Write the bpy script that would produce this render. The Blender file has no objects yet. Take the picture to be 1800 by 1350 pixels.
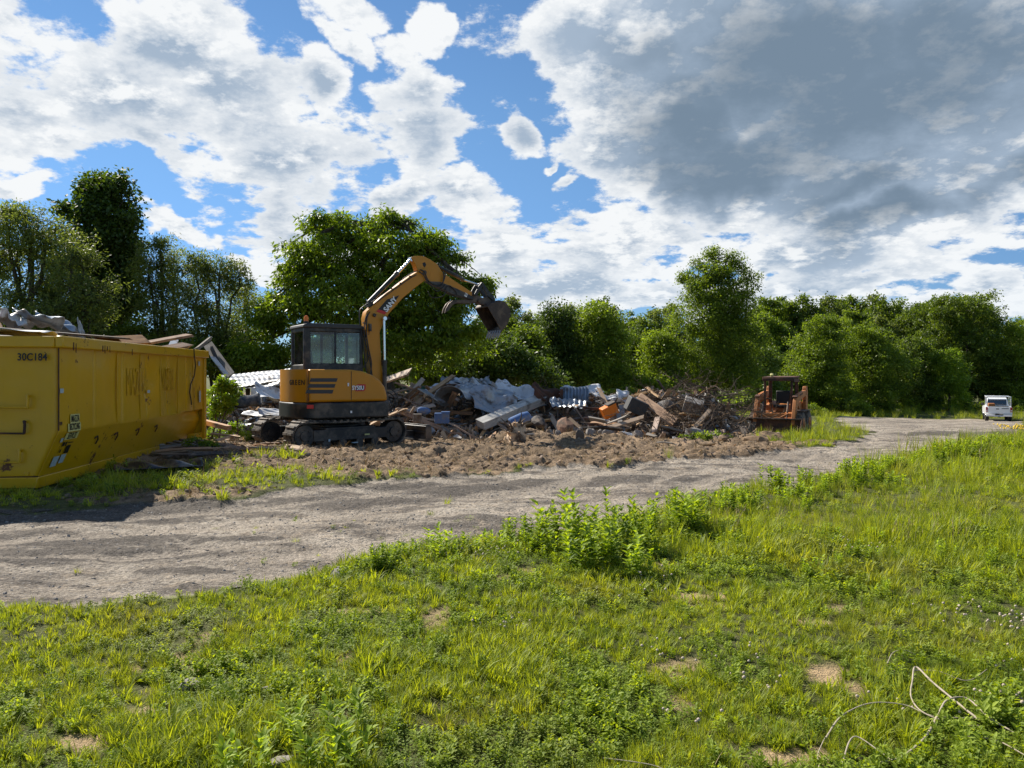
import bpy, bmesh, math, random
import numpy as np
from mathutils import Vector, Matrix, Euler
R = math.radians
SC = bpy.context.scene
COL = SC.collection

# ------------------------------------------------------------------ camera
F = 1309.0            # focal length in photo pixels (photo 1800 wide)
CAMH = 1.5
HOR = 658.0           # row of the horizon
cam_d = bpy.data.cameras.new('camera')
cam = bpy.data.objects.new('camera', cam_d)
COL.objects.link(cam)
cam.location = (0, 0, CAMH)
cam.rotation_euler = (R(90), 0, 0)
cam_d.sensor_width = 36
cam_d.lens = 36 * F / 1800
cam_d.shift_y = -(675 - HOR) / 1800
cam_d.clip_start = 0.1
cam_d.clip_end = 3000
SC.camera = cam
SC.view_settings.view_transform = 'Standard'
SC.view_settings.look = 'None'
SC.view_settings.gamma = 1.0
SC.view_settings.exposure = 0.62
SC.render.film_transparent = False
SC.cycles.max_bounces = 6
SC.cycles.diffuse_bounces = 3
SC.cycles.transparent_max_bounces = 8
SC.cycles.caustics_reflective = False
SC.cycles.caustics_refractive = False

# ------------------------------------------------------------------ sun
SUN = Vector((-1.62, 1.62, 2.02)).normalized()     # towards the sun
SUN_EL = math.asin(SUN.z)
SUN_AZ = math.atan2(SUN.x, SUN.y)
sd = bpy.data.lights.new('sun', 'SUN')
sd.energy = 5.0
sd.angle = R(0.53)
sd.color = (1.0, 0.93, 0.82)
so = bpy.data.objects.new('sun', sd)
COL.objects.link(so)
so.rotation_euler = SUN.to_track_quat('Z', 'Y').to_euler()

# ------------------------------------------------------------------ node helper
class NT:
    def __init__(s, tree):
        s.t = tree
        s.n = tree.nodes
        s.l = tree.links
    def add(s, kind, **kw):
        nd = s.n.new(kind)
        for k, v in kw.items():
            setattr(nd, k, v)
        return nd
    def link(s, a, b):
        s.l.new(a, b)
    def put(s, sock, v):
        if isinstance(v, bpy.types.NodeSocket):
            s.l.new(v, sock)
        elif isinstance(v, (tuple, list)) and len(v) == 3 and sock.type == 'RGBA':
            sock.default_value = (*v, 1)
        else:
            sock.default_value = v
    def math(s, op, a, b=0.0, c=None, clamp=False):
        nd = s.add('ShaderNodeMath', operation=op, use_clamp=clamp)
        s.put(nd.inputs[0], a)
        s.put(nd.inputs[1], b)
        if c is not None:
            s.put(nd.inputs[2], c)
        return nd.outputs[0]
    def vmath(s, op, a, b=(0, 0, 0)):
        nd = s.add('ShaderNodeVectorMath', operation=op)
        s.put(nd.inputs[0], a)
        s.put(nd.inputs[1], b)
        return nd.outputs[1] if op in ('LENGTH', 'DOT_PRODUCT', 'DISTANCE') else nd.outputs[0]
    def noise(s, vec=None, scale=5, detail=4, rough=0.5, dist=0.0, dim='3D', lac=2.0):
        nd = s.add('ShaderNodeTexNoise', noise_dimensions=dim)
        if vec is not None:
            s.put(nd.inputs['Vector'], vec)
        nd.inputs['Scale'].default_value = scale
        nd.inputs['Detail'].default_value = detail
        nd.inputs['Roughness'].default_value = rough
        nd.inputs['Distortion'].default_value = dist
        nd.inputs['Lacunarity'].default_value = lac
        return nd
    def ramp(s, fac, stops, interp='LINEAR'):
        nd = s.add('ShaderNodeValToRGB')
        cr = nd.color_ramp
        cr.interpolation = interp
        while len(cr.elements) < len(stops):
            cr.elements.new(0.5)
        for e, (p, c) in zip(cr.elements, stops):
            e.position = p
            e.color = (*c, 1) if len(c) == 3 else c
        s.put(nd.inputs[0], fac)
        return nd.outputs[0]
    def rng(s, v, a, b, c=0.0, d=1.0, smooth=True):
        nd = s.add('ShaderNodeMapRange')
        if smooth:
            nd.interpolation_type = 'SMOOTHSTEP'
        s.put(nd.inputs[0], v)
        for i, q in enumerate((a, b, c, d)):
            s.put(nd.inputs[1 + i], q)
        return nd.outputs[0]
    def mix(s, fac, a, b, blend='MIX'):
        nd = s.add('ShaderNodeMix', data_type='RGBA', blend_type=blend)
        s.put(nd.inputs[0], fac)
        s.put(nd.inputs[6], a)
        s.put(nd.inputs[7], b)
        return nd.outputs[2]

# ------------------------------------------------------------------ world: sky with clouds
world = bpy.data.worlds.new('World')
SC.world = world
world.use_nodes = True
W = NT(world.node_tree)
W.n.clear()
sky = W.add('ShaderNodeTexSky', sky_type='NISHITA')
sky.sun_disc = False
sky.sun_elevation = SUN_EL
sky.sun_rotation = SUN_AZ
sky.air_density = 1.0
sky.dust_density = 0.0
sky.ozone_density = 3.0
tc = W.add('ShaderNodeTexCoord')
D0 = tc.outputs['Generated']
sep = W.add('ShaderNodeSeparateXYZ')
W.link(D0, sep.inputs[0])
az = W.math('ARCTAN2', sep.outputs[0], sep.outputs[1])
el = W.math('ARCSINE', sep.outputs[2])
cmb = W.add('ShaderNodeCombineXYZ')
W.link(az, cmb.inputs[0])
W.link(el, cmb.inputs[1])
AE = cmb.outputs[0]
# wobble of the bank outlines
n1 = W.noise(D0, 3.2, 5, 0.55)
wob = W.vmath('SCALE', W.vmath('SUBTRACT', n1.outputs['Color'], (0.5, 0.5, 0.5)))
wob.node.inputs['Scale'].default_value = 0.16
n1b = W.noise(D0, 13.0, 4, 0.55)
wob2 = W.vmath('SCALE', W.vmath('SUBTRACT', n1b.outputs['Color'], (0.5, 0.5, 0.5)))
wob2.node.inputs['Scale'].default_value = 0.07
AEW = W.vmath('MULTIPLY', W.vmath('ADD', W.vmath('ADD', AE, wob), wob2), (1, 1, 0))
def pix2ae(px, py):
    u = (px - 900) / F
    v = -(py - HOR) / F
    a = math.atan2(u, 1)
    return a, math.atan2(v, math.hypot(u, 1))
def cloud_blob(px, py, wx, wy, rot, vec=None):
    """falloff 1 at the heart, 0 at the rim of an ellipse of sky"""
    a, e = pix2ae(px, py)
    m = W.add('ShaderNodeMapping', vector_type='TEXTURE')
    W.link(vec if vec is not None else AEW, m.inputs['Vector'])
    m.inputs['Location'].default_value = (a, e, 0)
    m.inputs['Rotation'].default_value = (0, 0, R(rot))
    m.inputs['Scale'].default_value = (wx / F, wy / F, 1)
    return W.vmath('LENGTH', m.outputs[0])
def union(lst):
    o = lst[0]
    for b in lst[1:]:
        o = W.math('MINIMUM', o, b)
    return W.math('SUBTRACT', 1.0, o)
# px, py, half width, half height, tilt (deg, counter-clockwise)
BLOBS = [
 (190, 170, 230, 150, 5), (60, 240, 190, 110, 0), (290, 90, 150, 110, 25), (400, 170, 130, 110, 0), (30, 50, 40, 30, 0),
 (470, 270, 190, 170, -25), (520, 330, 140, 120, -50), (300, 275, 150, 45, -18), (560, 170, 60, 80, 0),
 (600, 60, 90, 36, -35), (735, 160, 115, 85, -30), (740, 255, 125, 90, 10), (765, 40, 34, 60, 5), (620, 10, 90, 40, 0),
 (600, 430, 110, 30, -20), (330, 418, 120, 20, -9), (460, 445, 100, 26, -14), (40, 335, 90, 30, 0),
 (915, 250, 42, 48, 0), (992, 328, 46, 30, 35), (945, 312, 22, 14, 30),
 (1350, 110, 480, 230, 0), (1050, 110, 170, 160, 0), (1300, 280, 360, 110, -10), (1600, 210, 330, 160, 0), (1100, 240, 150, 90, -25),
 (1830, 110, 200, 250, 0), (1500, 320, 300, 60, 12), (1480, 160, 620, 330, -4), (1580, 120, 560, 300, 0),
 (880, 450, 150, 75, 0), (1090, 430, 230, 80, 4), (1010, 500, 260, 70, 0), (1250, 500, 200, 60, 0), (1380, 440, 180, 60, 8),
 (1560, 420, 220, 70, 10), (1690, 345, 90, 30, 25), (1480, 490, 260, 50, 0), (1780, 520, 150, 45, 0), (1610, 455, 30, 0.1, 0),
 (1790, 350, 46, 40, 20), (800, 350, 120, 60, -10), (680, 330, 60, 60, 0),
 # sky beyond the picture
 (-600, 200, 420, 200, 0), (-1100, 300, 300, 120, 0), (2500, 250, 380, 220, 0), (2400, 500, 400, 60, 0), (-300, 480, 300, 50, 0),
]
mass = union([cloud_blob(*b) for b in BLOBS if b[3] > 1])
# clouds overhead, behind the camera
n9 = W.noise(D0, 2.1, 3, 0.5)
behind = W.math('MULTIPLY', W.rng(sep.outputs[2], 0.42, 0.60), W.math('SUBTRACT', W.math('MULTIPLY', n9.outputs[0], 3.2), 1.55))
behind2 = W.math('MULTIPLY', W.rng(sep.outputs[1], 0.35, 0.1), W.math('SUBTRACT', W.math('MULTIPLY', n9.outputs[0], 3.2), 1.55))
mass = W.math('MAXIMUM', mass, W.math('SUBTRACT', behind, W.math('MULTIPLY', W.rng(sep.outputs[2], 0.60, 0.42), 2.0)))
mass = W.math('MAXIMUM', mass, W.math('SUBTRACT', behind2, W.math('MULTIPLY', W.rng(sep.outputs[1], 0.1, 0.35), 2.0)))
BIGD = [(1480, 165, 520, 250, -4), (1300, 280, 330, 110, -6), (1650, 330, 260, 90, 15)]
bigd = union([cloud_blob(*b) for b in BIGD])
# billows
SVn = W.vmath('SCALE', W.vmath('MULTIPLY', D0, (1, 1, 1.5)))
W.put(SVn.node.inputs['Scale'], W.math('DIVIDE', 0.62, W.math('ADD', W.math('MAXIMUM', sep.outputs[2], 0.0), 0.30)))
SV = SVn
bil = W.noise(SV, 8.5, 7, 0.64)
bil_s = W.noise(W.vmath('ADD', SV, (-0.012, 0.0, 0.026)), 8.5, 6, 0.64)
puff = W.add('ShaderNodeTexVoronoi', feature='SMOOTH_F1')
pw = W.vmath('ADD', SV, W.vmath('SCALE', n1b.outputs['Color']))
pw.node.inputs[1].links[0].from_node.inputs['Scale'].default_value = 0.05
W.link(pw, puff.inputs['Vector'])
puff.inputs['Scale'].default_value = 19
puff.inputs['Smoothness'].default_value = 0.6
den = W.math('ADD', W.math('MULTIPLY', mass, 0.85), W.math('MULTIPLY', W.math('SUBTRACT', bil.outputs[0], 0.558), 2.1))
den = W.math('ADD', den, W.math('MULTIPLY', W.math('SUBTRACT', 0.42, puff.outputs['Distance']), 0.22))
den = W.math('ADD', den, W.math('MULTIPLY', W.math('MAXIMUM', bigd, 0.0), 1.3))
cover = W.rng(den, 0.02, 0.24)
# grey hearts of the banks
DARK = [
 (1400, 130, 430, 190, -6), (1560, 190, 340, 170, 8), (1330, 300, 300, 95, -4), (1200, 250, 220, 110, -25), (1700, 60, 260, 150, 0),
 (1560, 400, 190, 45, 12), (1480, 350, 180, 50, 10), (1850, 300, 160, 60, 20), (1120, 110, 100, 80, 0),
 (530, 300, 100, 105, -55), (480, 200, 80, 90, -30), (170, 215, 150, 55, 5), (740, 230, 95, 80, 0), (560, 380, 110, 40, -20), (330, 150, 90, 60, 0),
 (960, 480, 170, 34, 0), (1190, 505, 150, 26, 0), (1500, 470, 160, 24, 0), (690, 350, 70, 30, 0),
 (-600, 250, 300, 120, 0), (2500, 280, 300, 160, 0),
]
dk = union([cloud_blob(*b) for b in DARK])
dk = W.math('MAXIMUM', dk, -0.30)
th = W.math('ADD', W.math('MULTIPLY', dk, 1.35), W.math('MULTIPLY', W.math('SUBTRACT', bil.outputs[0], 0.5), 1.5))
relief = W.math('MULTIPLY', W.math('SUBTRACT', bil.outputs[0], bil_s.outputs[0]), 4.0)
shade = W.math('ADD', W.rng(th, -0.80, 0.62), W.math('MULTIPLY', relief, -1.9), clamp=True)
edge = W.rng(den, 0.75, 0.18)
shade = W.math('MULTIPLY', shade, W.math('SUBTRACT', 1.0, W.math('MULTIPLY', edge, 0.75)))
K = 10.0     # background strength is 0.1: cloud radiance times ten
lit = (0.80 * K, 0.82 * K, 0.835 * K)
mid = (0.33 * K, 0.415 * K, 0.525 * K)
ccol = W.mix(shade, lit, mid)
heavy = W.math('MULTIPLY', W.rng(bigd, 0.05, 0.60), W.rng(th, -0.05, 1.10))
ccol = W.mix(W.math('MULTIPLY', heavy, 0.85), ccol, (0.13 * K, 0.19 * K, 0.26 * K))
hz = W.rng(sep.outputs[2], 0.20, 0.0)
ccol = W.mix(W.math('MULTIPLY', hz, 0.25), ccol, (0.62 * K, 0.74 * K, 0.86 * K))
skyc = W.mix(1.0, sky.outputs[0], W.mix(W.rng(sep.outputs[2], 0.35, 0.0), (0.72, 0.90, 1.0), (0.44, 0.62, 0.92)), 'MULTIPLY')
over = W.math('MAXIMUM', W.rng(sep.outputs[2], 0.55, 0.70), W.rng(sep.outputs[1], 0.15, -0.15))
ccol = W.mix(W.math('MULTIPLY', over, 0.75), ccol, (0.20 * K, 0.25 * K, 0.32 * K))  # unseen clouds overhead and behind the camera, darkened to cut ambient light
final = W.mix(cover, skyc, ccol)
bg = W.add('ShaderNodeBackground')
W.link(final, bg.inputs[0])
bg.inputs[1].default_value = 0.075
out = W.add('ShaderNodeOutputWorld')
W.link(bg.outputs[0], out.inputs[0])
world.cycles.sampling_method = 'MANUAL'
world.cycles.sample_map_resolution = 512

# ------------------------------------------------------------------ numpy noise
_rs = np.random.RandomState(7)
_perm = _rs.permutation(4096)
_val = _rs.rand(4096)
def vnoise(x, y, seed=0):
    xi = np.floor(x).astype(np.int64); yi = np.floor(y).astype(np.int64)
    xf = x - xi; yf = y - yi
    u = xf * xf * xf * (xf * (xf * 6 - 15) + 10); v = yf * yf * yf * (yf * (yf * 6 - 15) + 10)
    def h(i, j):
        return _val[_perm[(i + _perm[(j + seed * 37) & 4095]) & 4095]]
    a = h(xi, yi); b = h(xi + 1, yi); c = h(xi, yi + 1); d = h(xi + 1, yi + 1)
    return (a * (1 - u) + b * u) * (1 - v) + (c * (1 - u) + d * u) * v - 0.5
def fbm(x, y, scale=1.0, octv=4, seed=0, gain=0.5):
    x = np.asarray(x, float) * scale; y = np.asarray(y, float) * scale
    o = 0; a = 1.0
    for k in range(octv):
        o = o + a * vnoise(x + 17.3 * k, y - 9.1 * k, seed + k)
        x = x * 2.03; y = y * 2.03; a *= gain
    return o
def sstep(a, b, x):
    t = np.clip((np.asarray(x, float) - a) / (b - a), 0, 1)
    return t * t * (3 - 2 * t)

# ------------------------------------------------------------------ lie of the land
def base_h(x, y):
    """metres; 0 at the yellow container, falling away towards the far wood"""
    y = np.asarray(y, float); x = np.asarray(x, float)
    z = -0.05 * np.clip(y - 15, 0, 10) - np.clip(y - 25, 0, 32) * (0.009 + 0.041 * sstep(13, 28, x))
    z = z - 0.12 * np.exp(-((y - 15) / 3.0) ** 2) * 0 + 0.35 * sstep(75, 140, y)
    return z
def base_s(x, y):
    t = min(max((x - 13) / 15, 0), 1); t = t * t * (3 - 2 * t)
    q = min(max((y - 75) / 65, 0), 1); q = q * q * (3 - 2 * q)
    return -0.05 * min(max(y - 15, 0), 10) - min(max(y - 25, 0), 32) * (0.009 + 0.041 * t) + 0.35 * q
def at(px, py):
    """ground point seen at a photo pixel (smooth land)"""
    k = (py - HOR) / F
    d = 1.5
    for i in range(4000):
        z = base_s((px - 900) / F * d, d)
        if CAMH - k * d <= z or d > 200:
            break
        d *= 1.002
    return (px - 900) / F * d, d
def pt(px, py, Y):
    return Vector(((px - 900) / F * Y, Y, CAMH - (py - HOR) / F * Y))
# road outline, pixels of the photo
ROAD_NEAR = [(-900, 1500), (-300, 1150), (0, 1068), (200, 1052), (430, 1012), (600, 982), (700, 962), (850, 938), (1000, 922), (1150, 902), (1250, 886), (1400, 850), (1550, 816), (1650, 793), (1740, 776), (1790, 762)]
ROAD_FAR = [(1800, 742), (1770, 738), (1720, 738), (1640, 736), (1500, 733), (1460, 738), (1480, 748), (1530, 757), (1520, 768), (1400, 785), (1250, 800), (1100, 812), (950, 818), (800, 828), (600, 850), (420, 868), (200, 882), (0, 890), (-300, 905), (-900, 930)]
road_poly = np.array([at(*p) for p in ROAD_NEAR + ROAD_FAR])
DIRT = [(-40, 850), (330, 775), (340, 720), (430, 690), (700, 676), (1000, 692), (1250, 706), (1295, 735), (1330, 764), (1400, 776), (1530, 773), (1400, 790), (1100, 815), (800, 832), (620, 842), (420, 862), (200, 880)]
dirt_poly = np.array([at(*p) for p in DIRT])
def poly_sd(poly, x, y):
    """signed distance to a polygon, inside negative"""
    x = np.asarray(x, float); y = np.asarray(y, float)
    d = np.full(x.shape, 1e9); ins = np.zeros(x.shape, bool)
    n = len(poly)
    for i in range(n):
        ax, ay = poly[i]; bx, by = poly[(i + 1) % n]
        ex, ey = bx - ax, by - ay
        t = np.clip(((x - ax) * ex + (y - ay) * ey) / (ex * ex + ey * ey + 1e-12), 0, 1)
        d = np.minimum(d, (x - ax - t * ex) ** 2 + (y - ay - t * ey) ** 2)
        cond = ((ay > y) != (by > y)) & (x < (bx - ax) * (y - ay) / (by - ay + 1e-12) + ax)
        ins ^= cond
    d = np.sqrt(d)
    return np.where(ins, -d, d)
MOUNDS = [ # x, y, radius x, radius y, height : spoil under the wreckage
 (-7.6, 24.5, 2.2, 2.0, 1.0), (-5.6, 23.5, 2.4, 1.8, 0.8), (-2.6, 24.0, 2.4, 1.8, 0.65), (-0.2, 24.0, 2.4, 1.8, 0.62), (2.2, 23.8, 2.4, 1.7, 0.62),
 (4.5, 23.2, 2.0, 1.7, 0.75), (6.0, 22.7, 1.1, 1.3, 0.85),
 (0.25, 17.0, 0.75, 0.55, 0.30), (2.2, 17.9, 1.5, 0.7, 0.22), (6.6, 19.6, 0.7, 0.45, 0.16), (1.4, 15.6, 1.1, 0.5, 0.12), (-3.4, 14.0, 1.2, 0.5, 0.10), (-0.6, 14.2, 1.4, 0.5, 0.13),
 (3.7, 16.1, 1.3, 0.5, 0.11)]
PATCHES = [((1460, 1192), 0.16, 0.10), ((1420, 1095), 0.16, 0.06), ((590, 1245), 0.11, 0.07), ((490, 1325), 0.10, 0.08), ((350, 1163), 0.09, 0.04),
           ((1400, 1320), 0.16, 0.05), ((205, 1165), 0.10, 0.03), ((620, 1065), 0.2, 0.05), ((1230, 1040), 0.2, 0.07), ((240, 1238), 0.12, 0.03), ((130, 1300), 0.1, 0.05), ((1530, 1228), 0.08, 0.03), ((1440, 1178), 0.1, 0.05), ((1510, 1218), 0.08, 0.05)]
patch_xy = [(*at(*p), a, b) for p, a, b in PATCHES]
def masks(x, y):
    """road, dirt, bare, wet (0..1) and height"""
    x = np.asarray(x, float); y = np.asarray(y, float)
    rs = poly_sd(road_poly, x, y) + fbm(x, y, 1.1, 4, 3) * 0.55
    road = sstep(0.10, -0.14, rs)
    ds = poly_sd(dirt_poly, x, y) + fbm(x, y, 0.6, 4, 9) * 1.5
    dirt = sstep(0.35, -0.35, ds) * (1 - road * 0.65)
    # a few green islands in the churned soil
    for gx, gy, gr in ((470, 806, 0.5), (370, 835, 1.1), (480, 846, 1.0), (560, 848, 0.7), (130, 850, 1.6), (400, 712, 0.9), (1340, 745, 0.6), (230, 838, 1.3), (40, 862, 1.6), (300, 822, .7)):
        ax, ay = at(gx, gy)
        dirt = dirt * (1 - 0.85 * np.exp(-((x - ax) / gr) ** 2 - ((y - ay) / (gr * 0.5)) ** 2))
    bare = np.zeros_like(x)
    for ax, ay, ra, rb in patch_xy:
        dd = np.sqrt(((x - ax - (y - ay) * -0.7) / (ra * .95)) ** 2 + ((y - ay) / (rb * .95)) ** 2) + fbm(x, y, 9, 3, 4) * 1.3
        bare = np.maximum(bare, sstep(1.35, 0.5, dd))
    bare = np.maximum(bare, 0.6 * sstep(0.42, 0.55, fbm(x, y, 2.3, 3, 21)) * sstep(9, 5, y))
    px_, py_ = at(862, 755)
    pad = sstep(1.15, .75, np.sqrt(((x - px_) / 2.0) ** 2 + ((y - py_) / .9) ** 2) + fbm(x, y, 1.5, 3, 44) * .6)
    dirt = dirt * (1 - pad); bare = np.maximum(bare, pad)
    wet = np.zeros_like(x)
    for gx, gy, rx, ry in ((100, 935, 1.5, 0.35), (190, 960, 1.0, 0.25), (20, 968, 0.9, 0.3), (290, 880, 0.9, 0.5), (110, 895, 1.6, 0.4), (430, 935, 0.5, 0.12), (340, 985, 0.5, 0.1), (600, 870, 1.2, 0.35), (820, 850, 1.6, 0.5), (1050, 838, 1.8, 0.5), (1700, 760, 2.5, 1), (330, 862, 0.7, 0.3)):
        ax, ay = at(gx, gy)
        wet = np.maximum(wet, np.exp(-((x - ax) / rx) ** 2 - ((y - ay) / ry) ** 2))
    return road, dirt, bare, wet
near_line = np.array([at(*p) for p in ROAD_NEAR])
def line_d(P, x, y):
    d = np.full(x.shape, 1e9)
    for i in range(len(P) - 1):
        ax, ay = P[i]; ex, ey = P[i + 1] - P[i]
        t = np.clip(((x - ax) * ex + (y - ay) * ey) / (ex * ex + ey * ey), 0, 1)
        d = np.minimum(d, (x - ax - t * ex) ** 2 + (y - ay - t * ey) ** 2)
    return np.sqrt(d)
def rut_f(x, y, road):
    dn_ = line_d(near_line, x, y) + fbm(x, y, .25, 2, 61) * 1.2
    rut = np.zeros_like(x)
    for c_, w_ in ((.95, .22), (2.55, .24), (1.6, .12), (3.3, .16)):
        rut = np.maximum(rut, np.exp(-((dn_ - c_) / w_) ** 2) * (.55 + fbm(x, y, .6, 2, int(c_ * 9)) * 1.2))
    return np.clip(rut, 0, 1) * road
def land_h(x, y, road=None, dirt=None):
    if road is None:
        road, dirt, bare, wet = masks(x, y)
    z = base_h(x, y)
    z = z + fbm(x, y, 0.35, 3, 2) * 0.10 * sstep(0.5, 3, y)
    near = sstep(40, 15, y)
    z = z - 0.05 * road * near - 0.04 * rut_f(x, y, road)
    z = z + fbm(x, y, 2.2, 4, 5) * (0.03 * road + 0.075 * dirt) * near + fbm(x, y, 7, 4, 6, .6) * (0.016 * road + 0.060 * dirt) * near
    z = z + np.abs(fbm(x, y, 5, 3, 16)) * 0.07 * dirt * near
    # tyre ruts along the road
    for (mx, my, rx, ry, h) in MOUNDS:
        g = np.exp(-(((x - mx) / rx) ** 2 + ((y - my) / ry) ** 2) ** 1.2)
        z = z + g * h * (1 + fbm(x, y, 0.9, 2, 11) * 0.5)
    return z
def H(x, y):
    return float(land_h(np.array([x], float), np.array([y], float))[0])
def G(px, py, dz=0.0):
    x, y = at(px, py)
    return Vector((x, y, H(x, y) + dz))

# ------------------------------------------------------------------ mesh helpers
def tag(o, label=None, cat=None, group=None, kind=None):
    if label: o['label'] = label
    if cat: o['category'] = cat
    if group: o['group'] = group
    if kind: o['kind'] = kind
    return o
def empty(name, loc=(0, 0, 0), rz=0.0, label=None, cat=None, group=None):
    o = bpy.data.objects.new(name, None)
    o.empty_display_size = 0.2
    COL.objects.link(o)
    o.location = loc
    o.rotation_euler = (0, 0, rz)
    return tag(o, label, cat, group)
def np_mesh(name, verts, faces, mat, smooth=False, attrs=None, mats=None, mat_idx=None):
    """verts (n,3); faces list of index arrays (each (m,k))"""
    me = bpy.data.meshes.new(name)
    verts = np.asarray(verts, np.float32)
    if not isinstance(faces, list):
        faces = [faces]
    faces = [np.asarray(f, np.int32) for f in faces if len(f)]
    me.vertices.add(len(verts))
    me.vertices.foreach_set('co', verts.ravel())
    nl = sum(f.size for f in faces); nf = sum(len(f) for f in faces)
    me.loops.add(nl); me.polygons.add(nf)
    me.loops.foreach_set('vertex_index', np.concatenate([f.ravel() for f in faces]))
    tot = np.concatenate([np.full(len(f), f.shape[1], np.int32) for f in faces])
    st = np.concatenate([[0], np.cumsum(tot)[:-1]]).astype(np.int32)
    me.polygons.foreach_set('loop_start', st)
    if smooth:
        me.polygons.foreach_set('use_smooth', np.ones(nf, bool))
    if attrs:
        for k, a in attrs.items():
            a = np.asarray(a, np.float32)
            if a.ndim == 1:
                at_ = me.attributes.new(k, 'FLOAT', 'POINT'); at_.data.foreach_set('value', a)
            else:
                at_ = me.attributes.new(k, 'FLOAT_VECTOR', 'POINT'); at_.data.foreach_set('vector', a.ravel())
    me.update(calc_edges=True)
    me.validate()
    for m in (mats or [mat]):
        me.materials.append(m)
    return me
def obj_from(me, name, parent=None, loc=None):
    o = bpy.data.objects.new(name, me)
    COL.objects.link(o)
    if parent: o.parent = parent
    if loc is not None: o.location = loc
    return o
class MB:
    """collects shapes and links them as one mesh object"""
    def __init__(s):
        s.bm = bmesh.new()
    def _m(s, vs, M):
        if M is not None:
            bmesh.ops.transform(s.bm, matrix=M, verts=vs)
        return vs
    def box(s, c, d, rot=None, M=None, taper=None):
        r = bmesh.ops.create_cube(s.bm, size=1)['verts']
        for v in r:
            v.co = Vector((v.co.x * d[0], v.co.y * d[1], v.co.z * d[2]))
            if taper and v.co.z > 0:
                v.co.x *= taper[0]; v.co.y *= taper[1]
        T = Matrix.Translation(Vector(c))
        if rot is not None:
            T = T @ Euler(rot).to_matrix().to_4x4()
        if M is not None: T = M @ T
        bmesh.ops.transform(s.bm, matrix=T, verts=r)
        return s
    def poly(s, pts2, y0, y1, M=None, plane='xz'):
        """prism: outline in a plane, extruded along the third axis"""
        def P(a, b, t):
            return Vector((a, t, b)) if plane == 'xz' else (Vector((a, b, t)) if plane == 'xy' else Vector((t, a, b)))
        A = [s.bm.verts.new(P(a, b, y0)) for a, b in pts2]
        B = [s.bm.verts.new(P(a, b, y1)) for a, b in pts2]
        n = len(pts2)
        s.bm.faces.new(A); s.bm.faces.new(B[::-1])
        for i in range(n):
            s.bm.faces.new((A[(i + 1) % n], A[i], B[i], B[(i + 1) % n]))
        s._m(A + B, M)
        return s
    def quad(s, pts, M=None):
        vs = [s.bm.verts.new(Vector(p)) for p in pts]
        s.bm.faces.new(vs)
        s._m(vs, M)
        return s
    def tube(s, pts, r, n=8, M=None, cap=True):
        pts = [Vector(p) for p in pts]
        rad = r if isinstance(r, (list, tuple)) else [r] * len(pts)
        prev = None; rings = []
        up = Vector((0, 0, 1))
        for i, p in enumerate(pts):
            t = (pts[min(i + 1, len(pts) - 1)] - pts[max(i - 1, 0)])
            if t.length < 1e-9: t = Vector((0, 0, 1))
            t.normalize()
            if prev is None:
                a = t.cross(up if abs(t.z) < 0.95 else Vector((1, 0, 0))).normalized()
            else:
                a = (prev - t * prev.dot(t)).normalized()
            prev = a
            b = t.cross(a)
            rings.append([s.bm.verts.new(p + (a * math.cos(q * 2 * math.pi / n) + b * math.sin(q * 2 * math.pi / n)) * rad[i]) for q in range(n)])
        for i in range(len(rings) - 1):
            for q in range(n):
                s.bm.faces.new((rings[i][q], rings[i][(q + 1) % n], rings[i + 1][(q + 1) % n], rings[i + 1][q]))
        if cap:
            s.bm.faces.new(rings[0][::-1]); s.bm.faces.new(rings[-1])
        if M is not None:
            s._m([v for q in rings for v in q], M)
        return s
    def cyl(s, a, b, r, n=20, r2=None, M=None):
        return s.tube([a, b], [r, r if r2 is None else r2], n, M)
    def sheet(s, f, nu, nv, M=None):
        """surface from f(u,v)->point, u,v in 0..1"""
        g = [[s.bm.verts.new(Vector(f(i / nu, j / nv))) for j in range(nv + 1)] for i in range(nu + 1)]
        for i in range(nu):
            for j in range(nv):
                s.bm.faces.new((g[i][j], g[i + 1][j], g[i + 1][j + 1], g[i][j + 1]))
        if M is not None: s._m([v for q in g for v in q], M)
        return s
    def build(s, name, mat, parent=None, bevel=0.0, smooth=False, thick=0.0, seg=2, angle=35, sub=0, loc=None):
        me = bpy.data.meshes.new(name)
        bmesh.ops.recalc_face_normals(s.bm, faces=s.bm.faces)
        s.bm.to_mesh(me); s.bm.free()
        me.materials.append(mat)
        o = bpy.data.objects.new(name, me)
        COL.objects.link(o)
        if parent: o.parent = parent
        if loc is not None: o.location = loc
        if thick:
            m = o.modifiers.new('thickness', 'SOLIDIFY'); m.thickness = thick; m.offset = 0
        if bevel:
            m = o.modifiers.new('bevel', 'BEVEL'); m.width = bevel; m.segments = seg; m.limit_method = 'ANGLE'; m.angle_limit = R(angle)
            m.harden_normals = False
        if sub:
            m = o.modifiers.new('sub', 'SUBSURF'); m.levels = sub; m.render_levels = sub
        if smooth or bevel or sub:
            me.polygons.foreach_set('use_smooth', np.ones(len(me.polygons), bool))
            if not sub:
                try:
                    me.set_sharp_from_angle(angle=R(38))
                except Exception:
                    pass
        return o
def copy_tree(o, parent=None):
    c = o.copy(); COL.objects.link(c); c.parent = parent
    for ch in list(o.children):
        copy_tree(ch, c)
    return c
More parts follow.
